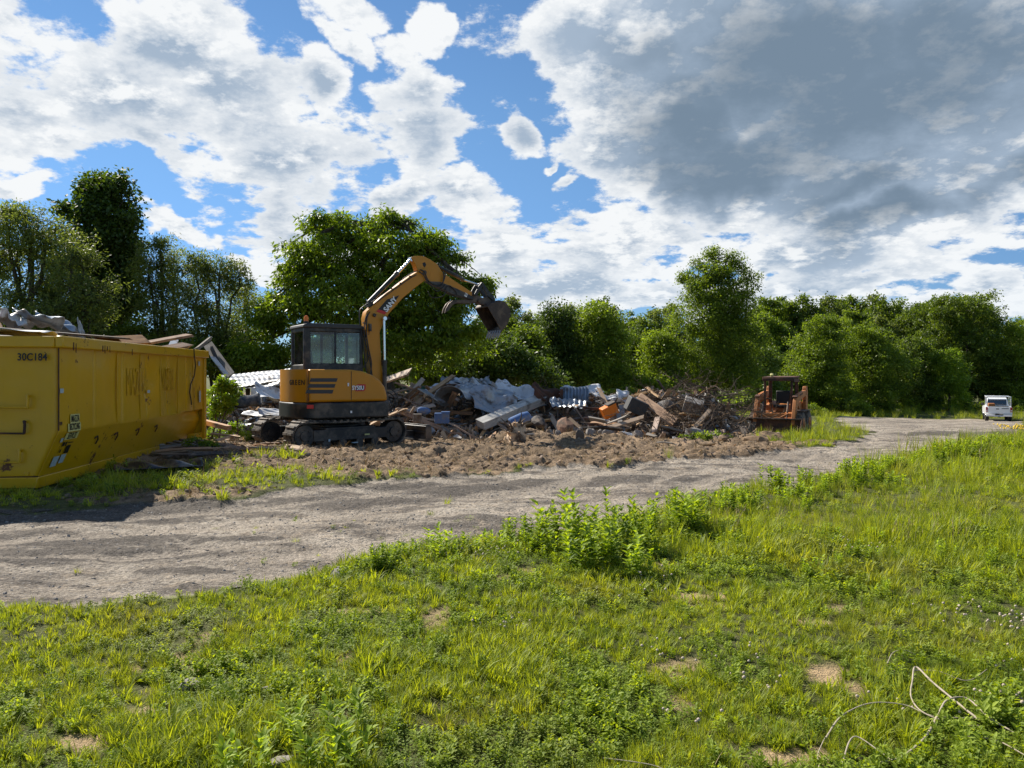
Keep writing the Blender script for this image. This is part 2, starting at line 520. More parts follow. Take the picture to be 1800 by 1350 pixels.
def text_mesh(name, body, size, mat, parent, M, extrude=0.002, shear=0.0, bold=0.0, sx=1.0, align='CENTER', spacing=1.0):
    cu = bpy.data.curves.new(name, 'FONT')
    cu.body = body; cu.size = size; cu.extrude = extrude; cu.shear = shear; cu.offset = bold
    cu.align_x = align; cu.align_y = 'CENTER'; cu.space_character = spacing
    tmp = bpy.data.objects.new(name + '_tmp', cu)
    COL.objects.link(tmp)
    dg = bpy.context.evaluated_depsgraph_get()
    me = bpy.data.meshes.new_from_object(tmp.evaluated_get(dg))
    bpy.data.objects.remove(tmp); bpy.data.curves.remove(cu)
    me.materials.clear(); me.materials.append(mat)
    me.transform(Matrix.Diagonal((sx, 1, 1, 1)))
    o = bpy.data.objects.new(name, me)
    COL.objects.link(o)
    o.parent = parent
    o.matrix_local = M
    return o
def frame(origin, xdir, ydir):
    x = Vector(xdir).normalized(); y = Vector(ydir); y = (y - x * y.dot(x)).normalized(); z = x.cross(y)
    M = Matrix((x, y, z)).transposed().to_4x4()
    M.translation = Vector(origin)
    return M

# ------------------------------------------------------------------ materials
def new_mat(name):
    m = bpy.data.materials.new(name)
    m.use_nodes = True
    t = NT(m.node_tree)
    t.n.clear()
    return m, t
def finish(t, bsdf, disp=None):
    o = t.add('ShaderNodeOutputMaterial')
    t.link(bsdf, o.inputs[0])
def principled(t, col, rough=0.6, metal=0.0, spec=0.5, bump=None, bstr=0.3, bdist=0.01, coat=0.0, trans=0.0):
    p = t.add('ShaderNodeBsdfPrincipled')
    t.put(p.inputs['Base Color'], col)
    t.put(p.inputs['Roughness'], rough)
    t.put(p.inputs['Metallic'], metal)
    p.inputs['Specular IOR Level'].default_value = spec
    p.inputs['Coat Weight'].default_value = coat
    if bump is not None:
        b = t.add('ShaderNodeBump')
        b.inputs['Strength'].default_value = bstr
        b.inputs['Distance'].default_value = bdist
        t.put(b.inputs['Height'], bump)
        t.link(b.outputs[0], p.inputs['Normal'])
    return p
def mat_simple(name, col, rough=0.6, metal=0.0, var=0.25, scale=8, dirt=None, dirt_amt=0.0, bstr=0.15, spec=0.5, obj_var=0.0, streak=False, rust=0.0, rust_col=(0.12, 0.04, 0.015), bdist=0.005, coat=0.0):
    m, t = new_mat(name)
    tc = t.add('ShaderNodeTexCoord'); V = tc.outputs['Object']
    n = t.noise(V, scale, 5, 0.6)
    c = t.mix(n.outputs[0], tuple(k * (1 - var) for k in col), tuple(min(1, k * (1 + var)) for k in col))
    if obj_var:
        oi = t.add('ShaderNodeObjectInfo')
        hsv = t.add('ShaderNodeHueSaturation')
        t.put(hsv.inputs['Color'], c)
        t.put(hsv.inputs['Value'], t.math('ADD', 1 - obj_var, t.math('MULTIPLY', oi.outputs['Random'], 2 * obj_var)))
        t.put(hsv.inputs['Saturation'], t.math('ADD', 0.75, t.math('MULTIPLY', t.math('FRACT', t.math('MULTIPLY', oi.outputs['Random'], 7.31)), 0.5)))
        c = hsv.outputs[0]
    if dirt:
        mp = t.add('ShaderNodeMapping'); t.link(V, mp.inputs[0])
        if streak: mp.inputs['Scale'].default_value = (1, 1, 0.15)
        n2 = t.noise(mp.outputs[0], scale * 0.6, 6, 0.65)
        c = t.mix(t.rng(n2.outputs[0], 0.62 - dirt_amt * 0.35, 0.78 - dirt_amt * 0.25), c, dirt)
    if rust:
        mp = t.add('ShaderNodeMapping'); t.link(V, mp.inputs[0])
        if streak: mp.inputs['Scale'].default_value = (1, 1, 0.3)
        n3 = t.noise(mp.outputs[0], scale * 1.3, 8, 0.7)
        c = t.mix(t.rng(n3.outputs[0], 0.70 - rust * 0.3, 0.76 - rust * 0.25), c, rust_col)
    p = principled(t, c, rough, metal, spec, n.outputs[0], bstr, bdist, coat)
    finish(t, p.outputs[0])
    return m
def mat_leaf(name, dark, light, trans=0.45, rough=0.5, tcol=None, patchy=False):
    """leaf colour varies from leaf to leaf through the point attribute lv"""
    m, t = new_mat(name)
    a = t.add('ShaderNodeAttribute', attribute_name='lv')
    oi = t.add('ShaderNodeObjectInfo')
    v = t.math('ADD', a.outputs['Fac'], t.math('MULTIPLY', t.math('SUBTRACT', oi.outputs['Random'], 0.5), 0.40), clamp=True)
    c = t.ramp(v, [(0.0, dark), (0.55, tuple((p + q) / 2 for p, q in zip(dark, light))), (1.0, light)])
    if patchy:
        nl = t.noise(oi.outputs['Location'], .55, 4, .6)
        c = t.mix(t.rng(nl.outputs[0], .50, .70, 0, .55), c, t.mix(v, (.13, .12, .035), (.36, .33, .11)))
        nl2 = t.noise(oi.outputs['Location'], 1.3, 3, .6)
        c = t.mix(t.rng(nl2.outputs[0], .52, .70, 0, .5), c, t.mix(v, (.035, .075, .010), (.15, .24, .025)))
    p = principled(t, c, rough, 0, 0.35)
    tr = t.add('ShaderNodeBsdfTranslucent')
    hs = t.add('ShaderNodeMix', data_type='RGBA', blend_type='MULTIPLY')
    hs.inputs[0].default_value = 1.0
    t.put(hs.inputs[6], c)
    t.put(hs.inputs[7], tcol or (1.9, 1.75, 0.55))
    t.link(hs.outputs[2], tr.inputs[0])
    ms = t.add('ShaderNodeMixShader')
    ms.inputs[0].default_value = trans
    t.link(p.outputs[0], ms.inputs[1]); t.link(tr.outputs[0], ms.inputs[2])
    finish(t, ms.outputs[0])
    return m
def mat_wood(name, a, b, rough=0.75, obj_var=0.25, grey=0.0):
    m, t = new_mat(name)
    tc = t.add('ShaderNodeTexCoord')
    mp = t.add('ShaderNodeMapping'); t.link(tc.outputs['Object'], mp.inputs[0])
    mp.inputs['Scale'].default_value = (1.2, 14, 14)
    oi = t.add('ShaderNodeObjectInfo')
    ofs = t.vmath('ADD', mp.outputs[0], t.vmath('SCALE', (7, 13, 5)))
    sc = ofs.node.inputs[1].links[0].from_node
    t.put(sc.inputs['Scale'], t.math('MULTIPLY', oi.outputs['Random'], 10))
    n = t.noise(ofs, 1.6, 6, 0.65, 0.6)
    n2 = t.noise(tc.outputs['Object'], 2.5, 4, 0.6)
    c = t.mix(t.rng(n.outputs[0], 0.3, 0.7), a, b)
    c = t.mix(t.rng(n2.outputs[0], 0.55, 0.75), c, tuple(k * 0.45 for k in a))
    hsv = t.add('ShaderNodeHueSaturation')
    t.put(hsv.inputs['Color'], c)
    t.put(hsv.inputs['Value'], t.math('ADD', 1 - obj_var, t.math('MULTIPLY', oi.outputs['Random'], 2 * obj_var)))
    t.put(hsv.inputs['Saturation'], t.math('ADD', 0.6, t.math('MULTIPLY', t.math('FRACT', t.math('MULTIPLY', oi.outputs['Random'], 7.31)), 0.6)))
    p = principled(t, hsv.outputs[0], rough, 0, 0.3, n.outputs[0], 0.4, 0.006)
    finish(t, p.outputs[0])
    return m

# ------------------------------------------------------------------ ground
def mat_ground():
    m, t = new_mat('ground')
    g = t.add('ShaderNodeNewGeometry'); V = g.outputs['Position']
    a = t.add('ShaderNodeAttribute', attribute_name='msk')
    sp = t.add('ShaderNodeSeparateXYZ'); t.link(a.outputs['Vector'], sp.inputs[0])
    road, dirt, bare = sp.outputs
    aw = t.add('ShaderNodeAttribute', attribute_name='wet')
    nb = t.noise(V, 0.8, 5, 0.6)
    nm = t.noise(V, 6, 6, 0.62)
    nf = t.noise(V, 60, 7, 0.72)
    mp = t.add('ShaderNodeMapping'); t.link(V, mp.inputs[0])
    mp.inputs['Rotation'].default_value = (0, 0, R(-33)); mp.inputs['Scale'].default_value = (0.45, 1.7, 1)
    nt_ = t.noise(mp.outputs[0], 1.5, 5, 0.6, 0.4)
    vo = t.add('ShaderNodeTexVoronoi'); t.link(V, vo.inputs['Vector']); vo.inputs['Scale'].default_value = 38
    vo2 = t.add('ShaderNodeTexVoronoi'); t.link(V, vo2.inputs['Vector']); vo2.inputs['Scale'].default_value = 95
    # soil between the grass
    under = t.mix(t.rng(nm.outputs[0], 0.35, 0.65), (0.060, 0.070, 0.020), (0.11, 0.13, 0.032))
    under = t.mix(t.rng(nf.outputs[0], 0.45, 0.7), under, (0.15, 0.12, 0.06))
    sand = t.mix(nf.outputs[0], (0.40, 0.27, 0.14), (0.62, 0.46, 0.27))
    # gravel of the road
    grav = t.mix(t.rng(nb.outputs[0], 0.3, 0.7), (0.28, 0.235, 0.185), (0.52, 0.45, 0.36))
    grav = t.mix(t.rng(nt_.outputs[0], 0.47, 0.60, 0, 0.8), grav, (0.105, 0.088, 0.072))
    grav = t.mix(t.rng(nm.outputs[0], 0.52, 0.68, 0, 0.7), grav, (0.50, 0.40, 0.29))
    st = t.mix(vo.outputs['Color'], (0.08, 0.075, 0.07), (0.5, 0.47, 0.44))
    grav = t.mix(t.rng(vo.outputs['Distance'], 0.42, 0.22, 0, 0.38), grav, st)
    grav = t.mix(t.rng(nf.outputs[0], 0.54, 0.66, 0, 0.85), grav, (0.06, 0.055, 0.05))
    wetm = t.rng(t.math('ADD', aw.outputs['Fac'], t.math('MULTIPLY', t.math('SUBTRACT', nm.outputs[0], 0.5), 1.3)), 0.18, 0.50)
    grav = t.mix(t.math('MULTIPLY', wetm, 0.85), grav, t.mix(nf.outputs[0], (0.045, 0.038, 0.032), (0.15, 0.13, 0.11)))
    ar = t.add('ShaderNodeAttribute', attribute_name='rut')
    mt = t.add('ShaderNodeMapping'); t.link(V, mt.inputs[0]); mt.inputs['Scale'].default_value = (3, 16, 1); mt.inputs['Rotation'].default_value = (0, 0, R(-20))
    ntr = t.noise(mt.outputs[0], 2.0, 4, .6)
    rr_ = t.rng(t.math('ADD', ar.outputs['Fac'], t.math('MULTIPLY', t.math('SUBTRACT', ntr.outputs[0], .5), .9)), .3, .65)
    grav = t.mix(t.math('MULTIPLY', rr_, .7), grav, t.mix(nf.outputs[0], (.48, .41, .33), (.33, .28, .22)))
    gr_ = t.add('ShaderNodeSeparateXYZ'); t.link(vo.outputs['Color'], gr_.inputs[0])
    gmul = t.math('MULTIPLY', t.rng(gr_.outputs[0], 0, 1, .70, 1.28, False), t.rng(nf.outputs[0], .35, .65, .62, 1.28))
    sc_ = t.vmath('SCALE', grav); t.put(sc_.node.inputs['Scale'], gmul); grav = sc_
    # churned earth
    soil = t.mix(t.rng(nm.outputs[0], 0.3, 0.7), (0.100, 0.070, 0.042), (0.34, 0.240, 0.150))
    soil = t.mix(t.rng(nb.outputs[0], 0.48, 0.68, 0, 0.8), soil, (0.44, 0.31, 0.195))
    soil = t.mix(t.rng(nf.outputs[0], 0.55, 0.7, 0, 0.7), soil, (0.045, 0.03, 0.018))
    c = t.mix(bare, under, sand)
    nn = t.math('MULTIPLY', t.math('SUBTRACT', nf.outputs[0], 0.5), 0.9)
    c = t.mix(t.rng(t.math('ADD', dirt, nn), 0.35, 0.65), c, soil)
    c = t.mix(t.rng(t.math('ADD', road, nn), 0.35, 0.65), c, grav)
    h = t.math('ADD', t.math('MULTIPLY', nf.outputs[0], 0.6), t.math('MULTIPLY', nm.outputs[0], 1.0))
    h = t.math('SUBTRACT', h, t.math('MULTIPLY', vo.outputs['Distance'], 0.30))
    h = t.math('SUBTRACT', h, t.math('MULTIPLY', vo2.outputs['Distance'], 0.25))
    p = principled(t, c, 0.92, 0, 0.25, h, 1.0, 0.035)
    finish(t, p.outputs[0])
    return m
M_GROUND = mat_ground()
def polar_sheet(name, r0, r1, nr, ang, keep=None, lift=0.0):
    rr = r0 * (r1 / r0) ** (np.arange(nr + 1) / nr) if np.isscalar(r0) else r0
    nr = len(rr) - 1
    A, Rr = np.meshgrid(ang, rr)
    x = (Rr * np.sin(A)).ravel(); y = (Rr * np.cos(A)).ravel()
    road, dirt, bare, wet = masks(x, y)
    z = land_h(x, y, road, dirt) + lift
    rut = rut_f(x, y, road)
    na = len(ang)
    i = np.arange(nr)[:, None] * na + np.arange(na - 1)[None, :]
    i = i.ravel()
    f = np.stack([i, i + na, i + na + 1, i + 1], 1)
    if keep is not None:
        k = keep(road)
        m = k[f].any(1)
        f = f[m]
        used = np.unique(f); rem = -np.ones(len(x), int); rem[used] = np.arange(len(used))
        f = rem[f]; x, y, z, road, dirt, bare, wet, rut = [q[used] for q in (x, y, z, road, dirt, bare, wet, rut)]
    V = np.stack([x, y, z], 1)
    return np_mesh(name, V, f[:, ::-1], M_GROUND, True, {'msk': np.stack([road, dirt, bare], 1), 'wet': wet, 'rut': rut})
ang = np.concatenate([np.linspace(-math.pi, -R(52), 90, endpoint=False), np.linspace(-R(52), R(52), 900, endpoint=False), np.linspace(R(52), math.pi, 91)])
tag(obj_from(polar_sheet('ground', np.concatenate([np.geomspace(.4, 9, 150, endpoint=False), np.linspace(9, 27, 420, endpoint=False), np.geomspace(27, 900, 130)]), 0, 0, ang), 'ground'), 'uneven ground of soil, sand and short growth', None, None, 'structure')
tag(obj_from(polar_sheet('gravel_road', 2.0, 90, 900, np.linspace(-R(62), R(45), 1300), lambda r: r > 0.55, 0.006), 'gravel_road'), 'grey gravel track curving past the demolition yard', None, None, 'structure')

# ------------------------------------------------------------------ shared machine materials
def mat_paint(name, col, rough=.35, rust=.35, scratch=(0.10, 0.04, 0.02), dusty=.25, dust_col=(.30, .24, .17), scale=3.0, dents=0.0, coat=.3):
    m, t = new_mat(name)
    tc = t.add('ShaderNodeTexCoord'); V = tc.outputs['Object']
    n = t.noise(V, scale, 5, .6)
    c = t.mix(n.outputs[0], tuple(k * .86 for k in col), tuple(min(1, k * 1.1) for k in col))
    mp = t.add('ShaderNodeMapping'); t.link(V, mp.inputs[0]); mp.inputs['Scale'].default_value = (5, 5, .5)
    ns = t.noise(mp.outputs[0], scale * .8, 6, .7)
    c = t.mix(t.rng(ns.outputs[0], .55, .78, 0, dusty), c, dust_col)
    nr = t.noise(V, scale * 3.2, 9, .72)
    nr2 = t.noise(V, scale * .7, 3, .5)
    rr = t.rng(t.math('ADD', nr.outputs[0], t.math('MULTIPLY', t.math('SUBTRACT', nr2.outputs[0], .5), .5)), .78 - rust * .28, .80 - rust * .24)
    c = t.mix(rr, c, scratch)
    nd = t.noise(V, 1.3, 2, .5)
    h = t.math('ADD', t.math('MULTIPLY', nd.outputs[0], dents * 12), t.math('MULTIPLY', n.outputs[0], .3 + dents))
    ro = t.math('ADD', rough, t.math('MULTIPLY', t.math('ADD', rr, t.math('MULTIPLY', ns.outputs[0], .3)), .35), clamp=True)
    p = principled(t, c, ro, 0, .5, h, .35, .02, coat)
    p.inputs['Coat Roughness'].default_value = .25
    finish(t, p.outputs[0]); return m
M_YEL = mat_paint('yellow_container_paint', (0.62, 0.355, 0.004), .30, .55, (.13, .045, .018), .12, (.22, .15, .05), 1.6, .5, .12)
M_YEL_DARK = mat_paint('yellow_lettering_ghost', (0.56, 0.315, 0.004), .40, .3, (.13, .045, .018), .2, (.22, .15, .05), 3, 0, .1)
M_ORG = mat_paint('amber_machine_paint', (0.58, 0.235, 0.004), .36, .22, (.16, .07, .03), .10, (.36, .24, .12), 2.2, 0, .05)
M_ORG2 = mat_paint('faded_orange_paint', (0.48, 0.17, 0.04), .6, .55, (.10, .045, .022), .5, (.30, .19, .11), 4, 0, .05)
M_BLK = mat_simple('black_paint', (.018, .018, .019), .45, var=.3, scale=5, dirt=(.11, .09, .07), dirt_amt=.5, bstr=.1)
M_RUB = mat_simple('track_rubber', (.028, .026, .024), .8, var=.4, scale=12, dirt=(.17, .135, .10), dirt_amt=.75, bstr=.4, bdist=.01)
M_STEEL = mat_simple('bucket_steel', (.075, .055, .045), .55, .5, .4, 7, dirt=(.16, .115, .085), dirt_amt=.5, bstr=.2)
M_CHROME = mat_simple('rod_chrome', (.75, .75, .76), .18, 1.0, .05, 5, bstr=0)
M_HOSE = mat_simple('hose_rubber', (.03, .028, .027), .5, var=.3, scale=20)
M_WHITE = mat_simple('white_paint', (.86, .87, .88), .35, var=.05, scale=4, coat=.4)
M_RED = mat_simple('red_paint', (.55, .015, .012), .35, var=.1, scale=9)
M_INK = mat_simple('black_ink', (.012, .012, .012), .5, var=.1, scale=9)
M_LABEL = mat_simple('pale_yellow_label', (.62, .58, .22), .6, var=.2, scale=14)
M_PATCHC = mat_simple('pale_blue_sticker', (.42, .52, .56), .5, var=.25, scale=20)
M_AMBER = mat_simple('amber_lens', (.85, .20, .01), .25, var=.1, scale=9)
M_DKGREY = mat_simple('dark_grey_plastic', (.045, .046, .048), .6, var=.2, scale=9)
M_RUST = mat_simple('rusty_steel', (.13, .055, .03), .8, .2, .45, 6, dirt=(.05, .03, .022), dirt_amt=.6, bstr=.4)
def mat_glass(name, tint, refl=.12):
    m, t = new_mat(name)
    tr = t.add('ShaderNodeBsdfTransparent'); tr.inputs[0].default_value = (*tint, 1)
    gl = t.add('ShaderNodeBsdfGlossy'); gl.inputs['Roughness'].default_value = .04
    fr = t.add('ShaderNodeFresnel'); fr.inputs[0].default_value = 1.5
    ms = t.add('ShaderNodeMixShader')
    t.put(ms.inputs[0], t.math('ADD', fr.outputs[0], refl * .4, clamp=True))
    t.link(tr.outputs[0], ms.inputs[1]); t.link(gl.outputs[0], ms.inputs[2])
    finish(t, ms.outputs[0]); return m
M_GLASS = mat_glass('cab_glass', (.74, .84, .78))
M_DGLASS = mat_glass('dark_window_glass', (.12, .16, .20), .3)

# ------------------------------------------------------------------ roll-off container
NRc = Vector((-6.03, 9.9, 0)); Lc = Vector((-0.104, 0.9946, 0)).normalized(); Wc = Vector((-Lc.y, Lc.x, 0))   # Wc: to the left
rz_c = math.atan2(Lc.y, Lc.x)             # local +x along the length, +y to the left
z_c = -0.02
CL, CW, CH = 6.3, 2.44, 2.03
box = empty('rolloff_container', (NRc.x, NRc.y, z_c), rz_c, 'yellow open top roll-off container, rusty and dented, heaped with scrap', 'container')
def cbox():
    mb = MB()
    def side(y, s):
        # wall with dents, vertical above .75 and sloping in below
        def f(u, v):
            x = u * CL
            z = .14 + v * (CH - .14 - .08)
            off = -.26 * max(0, (.75 - z) / .61) 
            if z > .8:
                off -= .035 * math.sin(x * 1.9 + .6) ** 2 * math.sin((z - .8) / 1.2 * math.pi) * (x > 1.2) + .03 * math.exp(-((x - 4.6) / .5) ** 2 - ((z - 1.0) / .25) ** 2) - .03 * math.exp(-((x - 5.2) / .35) ** 2 - ((z - 1.15) / .3) ** 2)
            return (x, y - s * off, z)
        mb.sheet(f, 90, 44)
    side(0, 1 if False else -1)
    return mb
# local frame: x length, y to the left => right wall at y=0, left wall at y=CW
def wall(y0, inward, name):
    mb = MB()
    def f(u, v):
        x = u * CL
        z = .14 + v * (CH - .2)
        o = .26 * max(0.0, min(1.0, (.75 - z) / .60))
        if z > .78:
            e = math.sin(min(1, (z - .78) / 1.1) * math.pi)
            o += .030 * e * math.sin(x * 2.3 + .9) ** 2 * sstep(1.0, 2.0, x) + .05 * math.exp(-((x - 4.5) / .42) ** 2 - ((z - .98) / .22) ** 2) + .04 * math.exp(-((x - 3.2) / .30) ** 2 - ((z - 1.5) / .3) ** 2) - .035 * math.exp(-((x - 5.35) / .22) ** 2 - ((z - 1.2) / .35) ** 2)
            o += .012 * (1 if (x % 1.02) < .03 and x > .6 else 0)
        elif x > 4.6:
            o += .10 * math.exp(-((z - .72) / .10) ** 2) * sstep(4.6, 5.6, x)
        return (x, y0 + inward * o, z)
    mb.sheet(f, 200, 60)
    return mb.build(name, M_YEL, box, smooth=True, thick=.006)
wall(0, 1, 'side_wall'); wall(CW, -1, 'side_wall')
mb = MB()
mb.sheet(lambda u, v: (.012 + .022 * math.sin(u * 3.14) * math.sin(v * 3.14), (.01 + .26 * max(0, min(1, (.75 - (.14 + v * 1.85)) / .6))) * (1 - 2 * u) + u * CW, .14 + v * 1.85), 30, 40)
door = mb.build('tailgate', M_YEL, box, smooth=True, thick=.006)
mb = MB(); mb.sheet(lambda u, v: (CL - .01, .01 + u * (CW - .02), .14 + v * 1.85), 4, 4); mb.build('front_wall', M_YEL, box, thick=.006)
mb = MB(); mb.box((CL / 2, CW / 2, .16), (CL, CW - .5, .02)); mb.build('floor_plate', M_RUST, box)
mb = MB()
def rim_bar(a, b):
    a = Vector(a); b = Vector(b); c = (a + b) / 2; d = b - a
    mb.box(c, (abs(d.x) + (.11 if abs(d.x) > .1 else .12), abs(d.y) + .12, .155))
mb.box((CL / 2, -.035, CH - .078), (CL + .12, .11, .155)); mb.box((CL / 2, CW + .035, CH - .078), (CL + .12, .11, .155))
mb.box((-.012, CW / 2, CH - .080), (.10, CW - .045, .150)); mb.box((CL + .012, CW / 2, CH - .080), (.10, CW - .045, .150))
mb.build('top_rim', M_YEL, box, bevel=.018)
mb = MB()
mb.box((CL / 2, .285, .085), (CL, .09, .15)); mb.box((CL / 2, CW - .285, .085), (CL, .09, .15))
mb.box((-.01, CW / 2, .088), (.10, CW - .48, .14)); mb.box((CL / 2, .40, .20), (CL + .02, .06, .06))
mb.build('base_rail', M_YEL, box, bevel=.01)
mb = MB()
mb.box((CL - .30, .09, .21), (.55, .16, .12)); mb.build('base_bracket', M_YEL, box, bevel=.012)
for y in (-.012, CW + .012):
    mb = MB(); mb.box((CL - .04, y, 1.0), (.12, .07, 1.74)); mb.build('corner_post', M_YEL, box, bevel=.012)
for y in (-.006, CW + .006):
    mb = MB(); mb.box((-.006, y, 1.32), (.016, .016, 1.10)); mb.build('door_seam', M_RUST, box, bevel=.004)
for i in range(1, 6):
    mb = MB(); mb.box((.9 + i * .93, -.004, 1.31), (.022, .02, 1.1)); mb.build('weld_seam', M_YEL, box, bevel=.004)
for x, z, w, h in ((.22, 1.90, .03, .11), (.29, 1.88, .018, .13), (1.12, 1.90, .03, .09), (1.19, 1.89, .015, .12), (1.27, 1.91, .03, .06), (1.36, 1.90, .012, .1), (2.2, 1.88, .02, .1), (.06, .86, .07, .05), (5.6, 1.0, .03, .5)):
    mb = MB(); n_ = 9; pts_ = [(x - w / 2 + w * k / n_, z + h / 2) for k in range(n_ + 1)] + [(x + w / 2 - w * k / n_, z - h / 2 * (.2 + .8 * abs(math.sin(k * 2.3 + x)))) for k in range(n_ + 1)]
    mb.poly(pts_, (-.0925 if z > 1.8 else -.004) - .001, (-.088 if z > 1.8 else .0)); mb.build('rust_stain', M_RUST, box)
for z, y1 in ((1.08, .36), (.74, .40), (.36, .46)):      # rungs on the tailgate
    mb = MB()
    mb.tube([(-.055, y1, z), (-.06, y1 + .45, z + .01), (-.055, y1 + 1.55, z), (-.0, y1 + 1.58, z)], .013, 8)
    mb.tube([(-.055, y1, z), (-.06, y1 - .01, z + .12), (-.04, y1 + .01, z + .16), (.0, y1 + .015, z + .15)], .018, 8)
    mb.build('rung', M_RUST if z == .74 else M_YEL, door, smooth=True)
Mx = frame((-.042, .32, 1.775), (0, -1, 0), (0, 0, 1))
# lettering is read from outside the tailgate: text runs towards the near right corner
text_mesh('number_lettering', '30C184', .135, M_INK, door, frame((-.036, .31, 1.745), (0, -1, 0), (0, 0, 1)), .002, bold=.003, sx=.83, spacing=1.05)
side_M = lambda x, z, y=-.022: frame((x, y, z), (1, 0, 0), (0, 0, 1))
mb = MB(); mb.box((.425, -.016, .905), (.26, .004, .13)); mb.box((.41, -.016, .79), (.36, .004, .11)); lb = mb.build('sticker', M_LABEL, box)
lb['label'] = 'pale yellow lettered sticker by the tailgate corner'
text_mesh('sticker_lettering', 'MAZZA', .135, M_INK, lb, side_M(.425, .905), .001, bold=.001, sx=.50)
text_mesh('sticker_lettering', 'RECYCLING', .125, M_INK, lb, side_M(.41, .795), .001, bold=.001, sx=.44)
def slope_M(x, d):     # on the sloping lower wall
    n = math.hypot(.26, .60); s = d / n
    return frame((x, .26 * s - .02, .75 - .60 * s), (1, 0, 0), (0, -.26, .60))
mb = MB(); mb.box((0, 0, 0), (.36, .10, .003), M=slope_M(.40, .085)); l2 = mb.build('sticker', M_LABEL, box)
text_mesh('sticker_lettering', 'SERVICES', .125, M_INK, l2, slope_M(.40, .085) @ Matrix.Translation((0, 0, .003)), .001, bold=.001, sx=.48)
mb = MB(); mb.box((-.09, 0, 0), (.05, .06, .003), M=slope_M(.36, .20)); mb.box((-.02, 0, 0), (.03, .06, .003), M=slope_M(.36, .20)); mb.box((-.10, 0, 0), (.03, .05, .003), M=slope_M(.36, .30)); mb.box((.09, .0, 0), (.11, .12, .003), M=slope_M(.36, .29)); mb.box((.10, 0, 0), (.14, .012, .003), M=slope_M(.36, .19)); mb.build('sticker', M_INK, box)
for a_, d_, s_ in ((-.13, .15, .45), (.06, .13, .43), (-.2, .06, .13)):
    mb = MB(); mb.box((a_, 0, 0), (d_, d_, .003), M=slope_M(.36, s_)); mb.build('sticker', M_PATCHC, box)
for x_, y_, z_, w_, h_ in ((.05, -.02, 1.30, .09, .06), (3.12, -.008, 1.22, .12, .05), (5.9, -.02, 1.75, .10, .09), (5.95, -.02, 1.05, .10, .24)):
    mb = MB(); mb.box((x_, y_, z_), (w_, .004, h_)); mb.build('reflector', M_PATCHC, box)
gt = text_mesh('faded_lettering', 'MAZZA', .66, M_YEL_DARK, box, side_M(2.62, 1.37, -.008), .002, bold=.0, sx=.40, spacing=1.0)
gt = text_mesh('faded_lettering', 'WASTE', .60, M_YEL_DARK, box, side_M(4.05, 1.40, -.008), .002, bold=.0, sx=.40, spacing=1.0)
text_mesh('faded_lettering', 'HAULING', .26, M_YEL_DARK, box, side_M(3.0, .96, -.006), .002, sx=.5) if False else None
mb = MB()
for x in (1.2, 1.9, 2.75, 3.6):
    mb = MB(); mb.tube([(0, .10, 0), (.05, .14, .01), (.10, .08, .012), (.12, 0, 0)], .010, 6, M=slope_M(x, .30))
    mb.build('lashing_hook', M_RUST, box, smooth=True)
mb = MB(); mb.tube([(.0, -.095, CH + .02), (.02, -.10, CH - .15), (.10, -.10, 1.72), (.12, -.07, 1.5), (-.05, -.05, 1.32), (-.12, -.05, 1.16), (-.02, -.05, .98), (0, -.05, .90)], .012, 8, M=Matrix.Translation((5.30, 0, 0)))
tag(mb.build('cable', M_HOSE, None, smooth=True), 'thin dark cable dangling over the rim of the yellow container', 'cable'); bpy.data.objects['cable'].matrix_world = Matrix.Translation((NRc.x, NRc.y, z_c)) @ Matrix.Rotation(rz_c, 4, 'Z')

# ------------------------------------------------------------------ excavator
XC = Vector((-4.05, 16.6, 0)); XC.z = H(XC.x, XC.y) + .015
TH = R(33); TU = R(42)
exc = empty('excavator', XC, 0, 'amber and black mini excavator on rubber tracks with its boom raised', 'excavator')
RU = Matrix.Rotation(TH, 4, 'Z'); RT = Matrix.Rotation(TU, 4, 'Z')
fw = Vector((math.cos(TH), math.sin(TH), 0)); lf = Vector((-fw.y, fw.x, 0))
def hit(px, py, yl):
    """photo pixel -> (x', z') in the upper body's plane y' = yl"""
    u = (px - 900) / F
    P0 = XC + lf * yl
    r = (u * P0.y - P0.x) / (fw.x - u * fw.y)
    Y = P0.y + r * fw.y
    return r, CAMH - (py - HOR) / F * Y - XC.z
